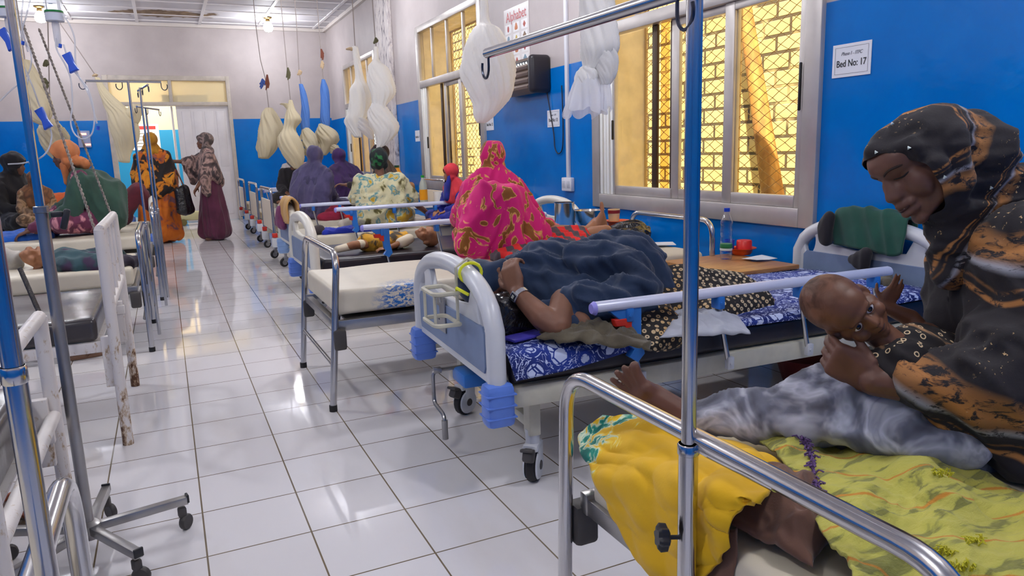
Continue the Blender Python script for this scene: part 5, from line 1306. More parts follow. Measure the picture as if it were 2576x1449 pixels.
drip_set('hanging drip set with large tubing loop and blue clamp, right of the stand', 137, 42, 2.0,
   [[(140, 96, 0), (143, 125, 0), (165, 165, .0), (178, 200, .0), (182, 260, 0), (178, 310, 0), (190, 340, 0), (212, 350, 0), (230, 338, 0), (237, 310, 0), (235, 270, 0), (222, 225, 0), (200, 195, 0), (187, 180, 0)],
    [(148, 5, .01), (155, 32, .0), (175, 62, 0), (187, 95, 0), (189, 130, 0), (191, 165, 0), (198, 192, .01), (222, 235, .01), (236, 280, .01), (244, 310, .01)], [(160, 112, .01), (168, 140, .01), (178, 170, 0)]], [((168, 137), (187, 178))], [(152, 111), (247, 318)])
drip_set('hanging drip set at the upper left corner with two blue clamps', 18, 32, 2.05,
   [[(24, 90, 0), (30, 118, 0), (42, 140, 0), (56, 160, 0), (70, 190, 0), (85, 225, 0), (98, 262, 0), (106, 275, 0)], [(126, 320, 0), (130, 345, 0), (122, 375, 0), (100, 398, 0), (60, 410, 0), (20, 413, -.01)],
    [(37, 0, .01), (48, 70, .01), (62, 100, .01), (78, 135, .01), (76, 172, .01), (60, 200, .01), (30, 225, .01), (0, 254, .01)], [(76, 0, 0), (66, 40, 0), (56, 75, 0), (48, 140, 0)], [(58, 0, 0), (54, 50, 0), (60, 90, .01), (70, 130, .01)], [(72, 190, .01), (66, 230, .01), (70, 290, .01), (80, 355, .01)]],
   [((4, 76), (32, 122)), ((98, 276), (122, 320))], [(44, 146), (58, 104)])
# twisted cords tied from the old bed's posts up to the ceiling line
t = NT('twisted_cord'); wv = t.noise(t.coord(), 90, 4, .7); t.color(t.ramp(wv, [(.35, (96, 84, 74)), (.6, (178, 166, 154))])); t.set(Roughness=.6); M_CORD = t.m
M_CORDK = plain('dark_cord', (52, 46, 44), .5, bump=.4, bscale=120)
def twist_cord(label, a, b, r=.009, m=None):
    a, b = Vector(a), Vector(b); n = 260; u = (b - a).normalized(); q = u.to_track_quat('Z', 'Y').to_matrix(); mb = MB()
    for s in (0, pi):
        pts = [a.lerp(b, k / n) + q @ Vector((cos(k * .62 + s), sin(k * .62 + s), 0)) * r * .55 for k in range(n + 1)]; mb.tube(pts, r * .62, 6)
    return solo('twisted_cord', mb, m or M_CORD, label, 'cord', angle=0)
twist_cord('twisted grey cord rising from the near post of the chipped white bed', (-.275, 3.425, .90), D(58, 60, 3.2), .0056)
twist_cord('twisted grey cord rising from the far post of the chipped white bed', (-.27, 4.345, .92), D(98, 72, 3.7), .0056)
twist_cord('dark twisted cord running down behind the thick front pole', D(50, 675, 2.9), D(118, 830, 2.75), .008, M_CORDK)
# ================================================================== MOSQUITO NETS
def m_net(name, c, tr=.12):
    t = NT(name); t.color(c); t.set(Roughness=.9); tl = t.n.new('ShaderNodeBsdfTranslucent'); tl.inputs['Color'].default_value = (*lin(c), 1)
    m1 = t.n.new('ShaderNodeMixShader'); m1.inputs[0].default_value = .30; t.link(t.b.outputs[0], m1.inputs[1]); t.link(tl.outputs[0], m1.inputs[2])
    tp = t.n.new('ShaderNodeBsdfTransparent'); m2 = t.n.new('ShaderNodeMixShader'); m2.inputs[0].default_value = tr
    t.link(m1.outputs[0], m2.inputs[1]); t.link(tp.outputs[0], m2.inputs[2]); t.link(m2.outputs[0], t.out.inputs['Surface'])
    t.bump(t.noise(t.coord(), 30, 4), .3, .01); return t.m
M_NETW = m_net('net_white', (254, 252, 248), .06); M_NETC = m_net('net_cream', (234, 222, 190), .06); M_NETB = m_net('net_blue', (104, 152, 226), .06); M_NETS = m_net('net_sheer', (250, 250, 254), .30)
def lump(dep, prof, tw=2.2, lob=5, amp=.06, seed=0, n=80, dd=0.0):
    """gathered cloth hanging in a twist: prof = (px, py, half width in px)"""
    mb = MB(); cp = []
    pts = spline([(p[0], p[1], p[2]) for p in prof], 9); rows = []
    for i, q in enumerate(pts):
        c = D(q.x, q.y, dep); r = max(q.z, 1.5) / FOC * dep; row = []
        for k in range(n):
            a = 2 * pi * k / n; v = Vector((cos(a), sin(a), 0)); s_ = a + tw * i / 6
            h = i / len(pts); q = a + h * tw
            f = 1 + .16 * noise.noise(Vector((cos(q) * 1.3 + seed, sin(q) * 1.3, h * 2.2))) + .16 * (.5 - abs(noise.noise(Vector((cos(q) * 2.6 + seed, sin(q) * 2.6, h * 1.5 + 9)))) * 2.4) + .05 * (.5 - abs(noise.noise(Vector((cos(q) * 7 + seed, sin(q) * 7, h * 2.5 + 3)))) * 2.4)
            row.append(c + IMR * (v.x * r * f) + (IMB * (v.y * r * f * .9)))
        rows.append(row)
    mb.grid(rows, True); mb.bm.faces.new([v for v in mb.bm.verts[:n]][::-1]); mb.bm.verts.ensure_lookup_table(); mb.bm.faces.new(mb.bm.verts[-n:])
    return mb
def skirt(dep, top, bot, h0, h1, n=110, m=22, seed=1.0, rip=.35):
    """loose sheer net ends flaring out below a knot, open at the bottom"""
    rows = []
    for i in range(m + 1):
        t = i / m; row = []
        for k in range(n):
            a = 2 * pi * k / n
            e = t * (1 + .16 * noise.noise(Vector((cos(a) * 2.2, sin(a) * 2.2, seed))) + .06 * sin(7 * a + seed))
            c = D(top[0] + (bot[0] - top[0]) * e, top[1] + (bot[1] - top[1]) * e, dep); hw = (h0 + (h1 - h0) * min(1, e) ** .6) / FOC * dep
            f = 1 + rip * min(1, t * 1.6) * (.55 * sin(9 * a + 2 * noise.noise(Vector((cos(a), sin(a), t * 1.5 + seed)))) + .8 * noise.noise(Vector((cos(a) * 1.6, sin(a) * 1.6, seed + 4))))
            row.append(c + IMR * (cos(a) * hw * f) + IMB * (sin(a) * hw * f * .8))
        rows.append(row)
    return MB().grid(rows, True)
def net(label, dep, lumps, cord=None, rag=None, tails=(), group=None, main=M_NETC):
    q = lumps[0][1]; mid = q[len(q) // 2]
    t_ = thing('mosquito_net', label, 'mosquito net', D(mid[0], q[-1][1], dep), group)
    for j, (m, prof) in enumerate(lumps): obj('net_bundle', lump(dep, prof, seed=j * 2.1 + len(label) * .7), m or main, t_, angle=0)
    for (tp, bt, h0, h1, sd) in tails: obj('net_end', skirt(dep, tp, bt, h0, h1, seed=sd), M_NETS, t_, angle=0, label='loose sheer net end')
    if cord:
        a = D(cord[0][0], cord[0][1], dep); b = D(cord[-1][0], cord[-1][1], dep); up = Vector((a.x, a.y, ZC - .005)) if cord[0][1] < 120 else a
        obj('cord', MB().tube([up] + [D(x, y, dep) for x, y in cord], .0035 if dep < 6 else .0055, 6), plain('cord_grey', (150, 138, 132), .8), t_)
    for (x, y, w_, h_, m) in (rag or []):
        r = MB(); c = D(x, y, dep); s_ = dep / FOC
        for k in range(5):
            e = c + IMR * (w_ * s_ * random.uniform(-1, 1)) - IMU * (h_ * s_ * random.uniform(.2, 1.0)); r.tube([c + IMU * h_ * s_ * .3, c.lerp(e, .5) + IMR * .01, e], [.011, .02, .008], 7)
        obj('knot', r, m, t_)
    return t_
RG1 = plain('rag_rust', (120, 66, 50), .9); RG2 = plain('rag_olive', (92, 88, 62), .9); RG3 = plain('rag_blue', (60, 84, 150), .9); RG4 = plain('rag_tan', (196, 170, 136), .9)
net('large white net bundle hanging in front of the near window frame, loose ends down', 3.0, [(M_NETW, [(1500, -60, 30), (1500, -20, 40), (1502, 20, 44), (1508, 80, 46), (1505, 130, 44), (1490, 165, 24), (1478, 178, 20)]), (M_NETW, [(1512, 120, 34), (1520, 150, 34), (1524, 190, 26), (1522, 215, 12)]), (M_NETW, [(1478, 170, 18), (1476, 190, 30), (1470, 220, 26), (1468, 245, 10)])], [(1500, -60), (1500, -20)], tails=[((1478, 176), (1468, 284), 16, 50, 1.0), ((1522, 190), (1520, 275), 8, 18, 3.0)])
net('big white pear shaped net bundle hanging right of the middle window', 4.6, [(M_NETW, [(1218, -70, 7), (1218, 0, 9), (1220, 55, 14), (1226, 75, 34), (1226, 110, 52), (1228, 150, 62), (1230, 190, 64), (1234, 235, 54), (1230, 265, 38), (1218, 292, 26), (1212, 308, 12)])], [(1218, -70), (1218, -40)])
net('white net bundle hanging in front of the marbled pilaster', 8.2, [(M_NETW, [(946, 118, 5), (946, 150, 8), (950, 172, 26), (958, 205, 32), (964, 235, 30), (955, 262, 20), (950, 275, 20)]), (M_NETW, [(950, 262, 16), (955, 285, 30), (965, 310, 36), (970, 335, 28), (960, 362, 12), (952, 372, 5)])], [(938, 20), (944, 100), (946, 118)], [(945, 100, 6, 16, RG2)])
net('white net bundle hanging against the far window, left of the pilaster net', 8.7, [(M_NETW, [(893, 118, 7), (899, 160, 9), (905, 200, 12), (907, 225, 26), (907, 255, 28), (900, 285, 26), (890, 305, 24), (892, 325, 16), (900, 345, 9)]), (M_NETS, [(905, 300, 20), (920, 325, 18), (935, 350, 6)])], [(888, 30), (893, 115)], [(884, 122, 16, 6, RG4)])
net('cream net bundle nearest the doorway on the right', 10.8, [(M_NETC, [(677, 272, 8), (678, 292, 22), (682, 320, 29), (678, 350, 27), (672, 375, 22), (664, 398, 12)]), (M_NETC, [(660, 340, 8), (656, 370, 12), (660, 392, 6)])], [(643, 60), (655, 150), (668, 200), (676, 272)], [(660, 205, 10, 22, RG3), (672, 200, 8, 40, RG1)])
net('cream net bundle with long hanging lobe, second from the doorway', 10.2, [(M_NETC, [(731, 252, 4), (733, 275, 10), (738, 300, 20), (728, 325, 16), (728, 350, 28), (735, 380, 28), (744, 405, 20), (748, 424, 8)]), (M_NETC, [(716, 262, 12), (724, 268, 8), (730, 280, 6)])], [(708, 20), (722, 170), (731, 255)], [(724, 178, 7, 26, RG2)])
net('blue and cream net bundle, short, third from the doorway', 10.4, [(M_NETB, [(757, 212, 5), (764, 240, 8), (768, 280, 10), (768, 315, 11), (768, 335, 8)]), (M_NETC, [(770, 322, 8), (776, 340, 20), (776, 362, 22), (778, 382, 20), (780, 394, 8)]), (M_NETB, [(772, 355, 18), (776, 375, 17), (774, 388, 8)])], [(746, 60), (752, 175), (757, 212)], [(753, 180, 6, 12, RG4)])
net('tall blue net bundle with cream knot at the far right corner', 10.6, [(M_NETB, [(813, 200, 4), (816, 225, 10), (818, 260, 11), (818, 300, 12), (820, 320, 8)]), (M_NETC, [(810, 312, 8), (820, 330, 25), (825, 350, 27), (820, 368, 20), (812, 390, 8)]), (M_NETC, [(838, 365, 12), (842, 376, 12), (836, 386, 5)])], [(798, 10), (806, 120), (813, 200)], [(808, 130, 6, 22, RG1), (810, 158, 4, 16, RG4)])
net('cream net bundle hanging behind the upper left drip poles', 6.6, [(M_NETC, [(66, 152, 10), (76, 190, 22), (88, 235, 32), (98, 275, 32), (100, 302, 22), (108, 314, 8)])], [(50, 60), (62, 150)], [(116, 155, 8, 14, RG2), (112, 205, 6, 26, RG2)])
net('lower cream net bundle on the left above the patterned lap', 7.2, [(M_NETC, [(128, 300, 10), (130, 325, 30), (134, 352, 30), (140, 380, 26), (146, 400, 12)]), (M_NETC, [(150, 320, 10), (162, 342, 12), (168, 360, 5)])], [(120, 40), (126, 300)])
net('pale net bundle slanting in front of the doorway', 9.0, [(M_NETC, [(244, 195, 5), (262, 232, 12), (288, 265, 24), (306, 290, 30), (312, 320, 34), (316, 350, 28), (312, 380, 18), (314, 408, 12)]), (M_NETC, [(345, 265, 14), (335, 285, 20), (326, 310, 20)])], [(152, 60), (200, 130), (244, 195)], [(240, 188, 8, 6, RG4)])
# ================================================================== CLOTHS ON THE FOREGROUND BED
t = NT('yellow_tie_dye'); c = t.coord(); y_ = t.xyz()[1]; n_ = t.noise(c, 14, 3, .6, 1.6)
edge = t.math('ADD', t.math('MULTIPLY', t.step(y_, .10, .22), .34), n_)
t.color(t.ramp(edge, [(.70, (226, 176, 6)), (.76, (232, 196, 50)), (.82, (206, 220, 190)), (.88, (20, 140, 120)), (.96, (6, 108, 96))])); t.set(Roughness=.85, Sheen_Weight=.1)
t.bump(t.noise(c, 160, 3), .2, .002)
def Z(px, py, z): return P(px, py, z=z)
def X(px, py, x): return P(px, py, x=x)
ctrl = [[Z(1515, 1045, .575), Z(1640, 1052, .580), Z(1760, 1080, .59), Z(1880, 1115, .59), Z(1985, 1175, .575)],
        [X(1450, 1100, .83), X(1570, 1115, .835), X(1700, 1160, .83), X(1820, 1210, .825), X(1925, 1235, .82)],
        [X(1490, 1190, .782), X(1590, 1215, .775), X(1710, 1250, .772), X(1800, 1275, .775), X(1860, 1280, .785)],
        [X(1530, 1300, .772), X(1610, 1340, .765), X(1710, 1365, .765), X(1790, 1350, .77), X(1838, 1330, .78)],
        [X(1610, 1420, .775), X(1660, 1475, .768), X(1735, 1480, .768), X(1800, 1420, .772), X(1832, 1366, .782)]]
solo('cloth', sheet(ctrl, 16, 16, [((0, .5, 1), .10, .008, 1.3), ((0, 1, -.35), .075, .010, 2.2), ((0, 1, .2), .03, .003, 3.1)], .008), t.m, 'bright yellow cloth with green tie-dyed corners hanging over the foot of the foreground bed', 'cloth', angle=0)
M_BRN = cloth('brown_cloth', (112, 78, 62), (94, 64, 50), 6)
crumple('crumpled brown cloth at the foot edge of the foreground mattress', (Z(1790, 1330, .535), Z(1930, 1195, .535), Z(2170, 1320, .535), Z(2040, 1440, .535)), .045, .030, .10, M_BRN, n=60, thick=.005, seed=3)
crumple('end of the brown cloth hanging behind the clamped drip pole', (X(1790, 1345, .792), X(1850, 1330, .792), X(1835, 1500, .785), X(1755, 1500, .785)), .0, .006, .08, M_BRN, n=20, thick=.004, seed=6, lift=0)
t = NT('lime_print'); c = t.coord(); wv = t.noise(t.map((1, 5, 5), rot=(0, 0, .5)), 7, 3, .5, .6); ln = t.wave(t.map((1, 1, 1), rot=(0, 0, 2.05)), 3.1, 2.2, 2, 1.0)
base = t.ramp(wv, [(.40, (190, 184, 84)), (.53, (182, 178, 78)), (.60, (124, 124, 60)), (.72, (140, 140, 66))])
t.color(t.mix(t.step(ln, .985, .998), base, (196, 132, 40))); t.set(Roughness=.85, Sheen_Weight=.1); t.bump(t.noise(t.map((1, 2.5, 2.5), rot=(0, 0, .5)), 26, 5, .65, .4), .55, .012)
ctrl = [[Z(1740, 1058, .545), Z(1900, 1068, .56), Z(2060, 1082, .555), Z(2230, 1115, .56), Z(2400, 1160, .56), Z(2600, 1240, .56)],
        [Z(1870, 1085, .575), Z(1990, 1118, .58), Z(2150, 1165, .565), Z(2330, 1215, .59), Z(2500, 1280, .57), Z(2720, 1360, .57)],
        [Z(1965, 1165, .585), Z(2090, 1215, .59), Z(2250, 1270, .565), Z(2420, 1320, .575), Z(2600, 1390, .565), Z(2820, 1470, .56)],
        [Z(2030, 1270, .58), Z(2170, 1320, .585), Z(2330, 1390, .57), Z(2500, 1460, .565), Z(2700, 1530, .56), Z(2920, 1600, .555)],
        [Z(2090, 1390, .575), Z(2240, 1460, .57), Z(2400, 1530, .56), Z(2570, 1600, .555), Z(2780, 1690, .55), Z(3000, 1770, .55)],
        [X(2130, 1470, .80), Z(2290, 1600, .55), Z(2450, 1660, .55), Z(2620, 1730, .55), Z(2820, 1800, .55), Z(3040, 1880, .55)]]
sh_ = sheet(ctrl, 24, 24, [((.8, .6, 0), .16, .014, 1.0), ((1, .35, 0), .08, .008, 2.0), ((.6, -.8, 0), .05, .006, 4.0), ((1, .5, 0), .028, .003, 6.0)], .006)
lime = solo('blanket', sh_, t.m, 'lime green patterned blanket with purple fringe spread over the foreground bed', 'blanket', angle=0)
bvl = BVHTree.FromPolygons([lime.location + v.co for v in lime.data.vertices], [p.vertices[:] for p in lime.data.polygons])
def on_lime(px, py):
    og = Vector((0, 0, CAMZ)); h = bvl.ray_cast(og, (D(px, py, 1.0) - og).normalized()); return h[0] if h[0] is not None else P(px, py, z=.59)
fr = MB(); rs_ = random.Random(3)
for k in range(80):
    u = k / 79; q = on_lime(2003 + 84 * u + 12 * sin(u * 6), 1092 + 190 * u)
    for _ in range(2):
        e = q + Vector((rs_.uniform(-.016, .016), rs_.uniform(-.016, .016), rs_.uniform(.002, .008))); fr.tube([q - Vector((0, 0, .002)), q.lerp(e, .5) + Vector((0, 0, .006)), e], .0016, 5)
obj('fringe', fr, plain('purple_yarn', (98, 72, 122), .9), lime, label='purple fringe')
for (cx_, cy_) in ((2370, 1195), (2450, 1365), (2375, 1395), (2420, 1430)):
    fr = MB()
    for k in range(24):
        q = on_lime(cx_ + rs_.uniform(-24, 24), cy_ + rs_.uniform(-7, 7)); e = q + Vector((rs_.uniform(-.012, .012), rs_.uniform(-.012, .012), .007)); fr.tube([q - Vector((0, 0, .003)), q.lerp(e, .5) + Vector((0, 0, .005)), e], .0011, 4)
    obj('yarn_tuft', fr, plain('yellow_yarn', (190, 184, 40), .9), lime, label='yellow yarn tuft')
# ================================================================== CRANK BED BEDDING
t = NT('blue_batik'); c = t.coord(); v = t.voro(t.map((1, 1, 1)), 11, rnd=.8); v2 = t.voro(c, 26, 'DISTANCE_TO_EDGE', 1.0); rings = t.math('FRACT', t.math('MULTIPLY', v.outputs['Distance'], 5.5))
m1 = t.math('MULTIPLY', t.step(v.outputs['Distance'], .36, .33), t.step(v2.outputs['Distance'], .05, .075)); m2 = t.math('MULTIPLY', t.step(rings, .78, .82), t.step(t.noise(c, 60, 2), .48, .52))
w_ = t.noise(t.map((1, 1, 1)), 22, 2, .5, 2.0); m3 = t.math('MULTIPLY', t.step(t.math('ABSOLUTE', t.math('SUBTRACT', w_, .5)), .022, .012), t.step(v.outputs['Distance'], .42, .46))
base = t.ramp(t.noise(c, 6, 3), [(.4, (26, 56, 150)), (.6, (20, 40, 112))])
t.color(t.mix(t.math('MAXIMUM', t.math('MAXIMUM', m1, m2), m3), base, (196, 208, 240))); t.set(Roughness=.8); M_BATIK = t.m
R2M = root_mat(R2)
def L2w(x, y, z): return R2M @ Vector((x, y, z))
ctrl = [[L2w(.04, .40, .515), L2w(.4, .42, .52), L2w(.9, .42, .52), L2w(1.5, .42, .52), L2w(2.1, .42, .515)],
        [L2w(.04, .0, .525), L2w(.4, .0, .53), L2w(.9, 0, .53), L2w(1.5, 0, .53), L2w(2.1, 0, .525)],
        [L2w(.04, -.40, .522), L2w(.4, -.41, .52), L2w(.9, -.41, .516), L2w(1.5, -.41, .522), L2w(2.1, -.41, .52)],
        [L2w(.04, -.478, .50), L2w(.35, -.478, .50), L2w(.9, -.470, .508), L2w(1.5, -.470, .505), L2w(2.1, -.470, .51)],
        [L2w(.06, -.487, .425), L2w(.30, -.488, .44), L2w(.8, -.474, .49), L2w(1.5, -.474, .488), L2w(2.1, -.474, .495)]]
solo('bed_sheet', sheet(ctrl, 8, 10, [((1, .3, 0), .12, .006, 2.0)], .006), M_BATIK, 'blue and white batik sheet on the crank bed mattress', 'sheet', angle=0)
M_OLV = cloth('olive_towel', (96, 88, 70), (70, 62, 48), 14)
def zq(px, py, z=.527): return P(px, py, z=z)
crumple('crumpled olive towel beside the elbow of the dark blue sleeper', (zq(1385, 800), zq(1590, 835), zq(1640, 890), zq(1350, 862)), .025, .035, .075, M_OLV, 'towel', 'towel', seed=2)
crumple('crumpled greyish white cloth by the gold dotted wrap at the rail', (zq(1700, 790), zq(1860, 800), zq(1885, 846), zq(1660, 858)), .03, .022, .09, cloth('grey_white_cloth', (182, 186, 196), (160, 164, 176), 8), seed=4)
q = P(1320, 845, z=.538)
solo('phone', MB().box(q, (.155, .075, .012), (0, 0, .25), bev=.005), plain('violet_phone', (72, 66, 168), .25), 'violet mobile phone lying on the batik sheet by the elbow', 'phone')
def m_bag(name, c):
    t = NT(name); t.color(c); t.set(Roughness=.18, Specular_IOR_Level=.6); t.bump(t.noise(t.coord(), 13, 3, .55, 1.5), .8, .02); return t.m
M_BAGK = m_bag('black_plastic_bag', (20, 18, 22))
d = MB(); d.hull([(*D(1262, 775, 2.72), .055), (*D(1272, 815, 2.70), .055), (*D(1310, 812, 2.75), .055), (*D(1300, 770, 2.82), .05)])
solo('plastic_bag', organic(d, .006, 3, folds=[((IMU + .3 * IMR), .05, .012)]), M_BAGK, 'black plastic bag stuffed behind the foot board of the crank bed', 'bag', angle=0)
# green and black shirt over the head board, small olive cloth beside
hb = [[L2w(2.16, .20 - .10 * k, .62 + .0 * k) for k in range(5)], [L2w(2.155, .21 - .10 * k, .745) for k in range(5)], [L2w(2.19, .21 - .10 * k, .826) for k in range(5)], [L2w(2.225, .21 - .10 * k, .815) for k in range(5)], [L2w(2.245, .20 - .10 * k, .72) for k in range(5)]]
hb = [[L2w(2.145, .17, .66), L2w(2.145, .05, .655), L2w(2.145, -.08, .65), L2w(2.145, -.19, .64), L2w(2.145, -.24, .66)], [L2w(2.15, .19, .755), L2w(2.15, .06, .75), L2w(2.15, -.06, .755), L2w(2.15, -.18, .75), L2w(2.15, -.25, .745)], [L2w(2.175, .19, .835), L2w(2.175, .06, .852), L2w(2.175, -.06, .852), L2w(2.175, -.16, .84), L2w(2.175, -.24, .82)], [L2w(2.238, .19, .82), L2w(2.238, .06, .835), L2w(2.238, -.06, .835), L2w(2.238, -.16, .825), L2w(2.238, -.24, .80)], [L2w(2.245, .19, .72), L2w(2.245, .06, .72), L2w(2.245, -.06, .72), L2w(2.245, -.16, .72), L2w(2.245, -.24, .72)]]
shirt = solo('shirt', sheet(hb, 8, 10, [((0, .3, 1), .09, .010, 1.0)], .010), cloth('bottle_green', (18, 78, 62), (12, 60, 48), 5), 'dark green shirt with black cuffs draped over the crank bed head board', 'shirt', angle=0)
d = MB(); d.hull([(*L2w(2.14, .20, .80), .03), (*L2w(2.14, .24, .74), .028), (*L2w(2.14, .21, .68), .035)]); obj('sleeve', organic(d, .008, 3, folds=[((0, 0, 1), .05, .006)]), cloth('charcoal', (34, 30, 36)), shirt, angle=0, label='black sleeve')
d = MB(); d.hull([(*L2w(2.135, -.05, .64), .03), (*L2w(2.13, -.04, .58), .03), (*L2w(2.13, .02, .60), .025)]); obj('sleeve', organic(d, .008, 3, folds=[((0, 0, 1), .05, .006)]), cloth('charcoal', (34, 30, 36)), shirt, angle=0, label='black sleeve')
d = MB(); d.hull([(*L2w(2.07, -.10, .535), .02), (*L2w(2.02, -.28, .535), .02), (*L2w(2.10, -.2, .56), .025)]); solo('cloth', organic(d, .007, 3, folds=[((1, 0, 0), .04, .006)]), M_OLV, 'small folded olive cloth lying under the head board behind the baby', 'cloth', angle=0)
# ================================================================== TABLE WITH BOTTLE
t = NT('varnished_wood'); g = t.noise(t.map((1, 9, 9)), 7, 5, .6, .6); t.color(t.ramp(g, [(.3, (150, 96, 50)), (.7, (196, 142, 86))])); t.set(Roughness=.35); M_WOOD = t.m
TZ = .545
A_, B_, C_ = P(1690, 645, z=TZ), P(1822, 688, z=TZ), P(1962, 664, z=TZ)
tx0, tx1 = 2.555, 3.02; ty0, ty1 = B_.y + .05, 3.37
tb = thing('bedside_table', 'wooden bedside table with bottle and orange plate, under the window', 'table', (2.78, 3.12, 0))
tx0, tx1, ty0, ty1 = 2.53, 3.03, 2.86, 3.40
obj('table_top', MB().box(((tx0 + tx1) / 2, (ty0 + ty1) / 2, TZ - .012), (tx1 - tx0, ty1 - ty0, .024), bev=.004), M_WOOD, tb)
k = MB().box((2.85, 3.27, .27), (.28, .20, .50), bev=.004); obj('cabinet', k, M_WOOD, tb)
q = P(1826, 652, z=TZ)
bt = thing('water_bottle', 'clear water bottle with blue cap on the wooden bedside table', 'bottle', (q.x, q.y, TZ))
def m_pet():
    t = NT('pet_clear'); g = t.n.new('ShaderNodeBsdfGlossy'); g.inputs['Roughness'].default_value = .08; tr = t.n.new('ShaderNodeBsdfTransparent'); tr.inputs['Color'].default_value = (.94, .96, .99, 1)
    lw = t.n.new('ShaderNodeLayerWeight'); lw.inputs['Blend'].default_value = .5; mx = t.n.new('ShaderNodeMixShader'); t.link(t.math('MULTIPLY', lw.outputs['Facing'], .8), mx.inputs[0]); t.link(tr.outputs[0], mx.inputs[1]); t.link(g.outputs[0], mx.inputs[2]); t.link(mx.outputs[0], t.out.inputs['Surface']); return t.m
M_PET = m_pet()
obj('bottle_body', MB().lathe([(.0, .001), (.031, .002), (.034, .012), (.034, .06), (.032, .065), (.034, .07), (.034, .12), (.031, .13), (.034, .14), (.034, .17), (.031, .185), (.034, .20), (.034, .215), (.024, .245), (.0145, .265), (.0145, .28), (0, .281)], q, 28), M_PET, bt)
obj('cap', MB().lathe([(.0, .272), (.0165, .272), (.0165, .292), (.0, .293)], q, 24), plain('cap_blue', (16, 66, 196), .35), bt)
obj('bottle_label', MB().lathe([(.0343, .066), (.0348, .067), (.0348, .089), (.0343, .09)], q, 28), plain('label_green', (32, 116, 66), .4), bt)
obj('bottle_label', MB().lathe([(.0343, .052), (.0347, .053), (.0347, .064), (.0343, .065)], q, 28), plain('label_white', (208, 214, 210), .4), bt)
q2 = P(1865, 640, z=TZ); q2 = Vector((q2.x, q2.y, TZ))
solo('plate', MB().lathe([(0, .0), (.05, .001), (.058, .010), (.064, .030), (.085, .038), (.086, .041), (.062, .034), (.054, .014), (0, .008)], q2, 32), plain('orange_plastic', (226, 82, 22), .35), 'orange plastic plate behind the water bottle on the wooden table', 'plate')
def cup(mb, c, r, h): return mb.lathe([(0, .002), (r * .86, 0), (r, h * .9), (r, h), (r * .93, h), (r * .8, .01), (0, .012)], c, 26)
solo('cup', MB().lathe([(0, .075), (.040, .075), (.044, .070), (.046, .0), (.043, .0), (.040, .066), (0, .068)], q2 + Vector((.012, -.008, .011)), 26), plain('red_plastic_cup', (214, 40, 30), .35), 'red plastic cup upside down on the orange plate', 'cup')
solo('cup', cup(MB(), q2 + Vector((-.045, .055, .012)) , .030, .075), plain('blue_plastic_cup', (22, 70, 190), .35), 'blue plastic cup behind the water bottle on the orange plate', 'cup')
q3 = P(1905, 655, z=TZ); 
solo('paper', sheet([[q3 + Vector((dx, dy, .008 + .010 * abs(sin(9 * dx + 7 * dy)))) for dx in (-.06, -.02, .03, .09)] for dy in (-.06, -.02, .03, .06)], 3, 3, (), .002), plain('paper_white', (214, 218, 226), .8), 'crumpled white paper on the right edge of the wooden table', 'paper', angle=0)
# ================================================================== BARE MATTRESS, BLUE TRAY TABLE
d = MB(); d.hull([(*D(1545, 588, 4.35), .04), (*D(1590, 575, 4.4), .055), (*D(1618, 585, 4.35), .04), (*D(1560, 600, 4.2), .03), (*D(1605, 600, 4.2), .03)])
solo('plastic_bag', organic(d, .007, 3, folds=[((IMR + .5 * IMU), .045, .016)]), M_BAGK, 'black plastic bag on the head of the bare cream mattress', 'bag', angle=0)
q = P(1636, 611, z=.585); q = P(1636, 611, z=.592)
solo('paper', MB().box((q.x, q.y, .585), (.30, .14, .004), (0, 0, -.5)), plain('paper_white', (214, 218, 226), .8), 'white paper lying on the bare cream mattress by the black bag', 'paper', smooth=False)
d = MB(); d.hull([(*D(1500, 612, 4.05), .03), (*D(1530, 604, 4.1), .04), (*D(1555, 612, 4.0), .02)]); d.hull([(*D(1425, 570, 4.35), .02), (*D(1430, 585, 4.3), .035)])
solo('cloth', MB().hull([(*D(1500, 612, 4.05), .03), (*D(1535, 602, 4.1), .035), (*D(1560, 612, 4.0), .02)]) and organic(MB().hull([(*D(1500, 612, 4.05), .03), (*D(1535, 602, 4.1), .035), (*D(1560, 612, 4.0), .02)]), .007, 3, folds=[((IMR + IMU), .05, .012)]), cloth('periwinkle', (100, 126, 204), (78, 100, 176), 6), 'periwinkle blue cloth peeping out behind the dark blue sleeper', 'cloth', angle=0)
tt = thing('tray_table', 'bright blue plastic table holding steel pots behind the child\'s foot', 'table', (2.62, 4.68, 0))
M_BLT = plain('sky_blue_plastic', (28, 120, 206), .35)
tc = P(1470, 556, z=.60)
obj('table_top', MB().box((2.76, 4.66, .605), (.82, .40, .022), bev=.01), M_BLT, tt)
for sx_ in (-.34, .34):
    for sy_ in (-.15, .15): obj('leg', MB().tube([(2.76 + sx_, 4.66 + sy_, 0), (2.76 + sx_ * .97, 4.66 + sy_ * .97, .6)], [.016, .022], 10), M_BLT, tt)
M_STPOT = plain('polished_steel', (214, 208, 200), .14, 1.0)
def on(px, py, z=.617): 
    q = P(px, py, z=z); return Vector((min(max(q.x, 2.42), 3.02), min(max(q.y, 4.52), 4.80), z))
q = on(1422, 553)
solo('steel_pot', MB().lathe([(0, 0), (.070, 0), (.073, .006), (.073, .190), (.077, .195), (.070, .195), (.067, .01), (0, .012)], Vector((2.60, 4.66, .617)), 30), M_STPOT, 'tall steel pot with rim on the blue plastic table', 'pot')
solo('steel_bowl', MB().lathe([(0, 0), (.07, .002), (.105, .06), (.118, .125), (.126, .128), (.114, .124), (.099, .06), (.065, .012), (0, .01)], Vector((2.80, 4.66, .617)), 36), M_STPOT, 'wide shiny steel bowl right of the tall steel pot', 'bowl')
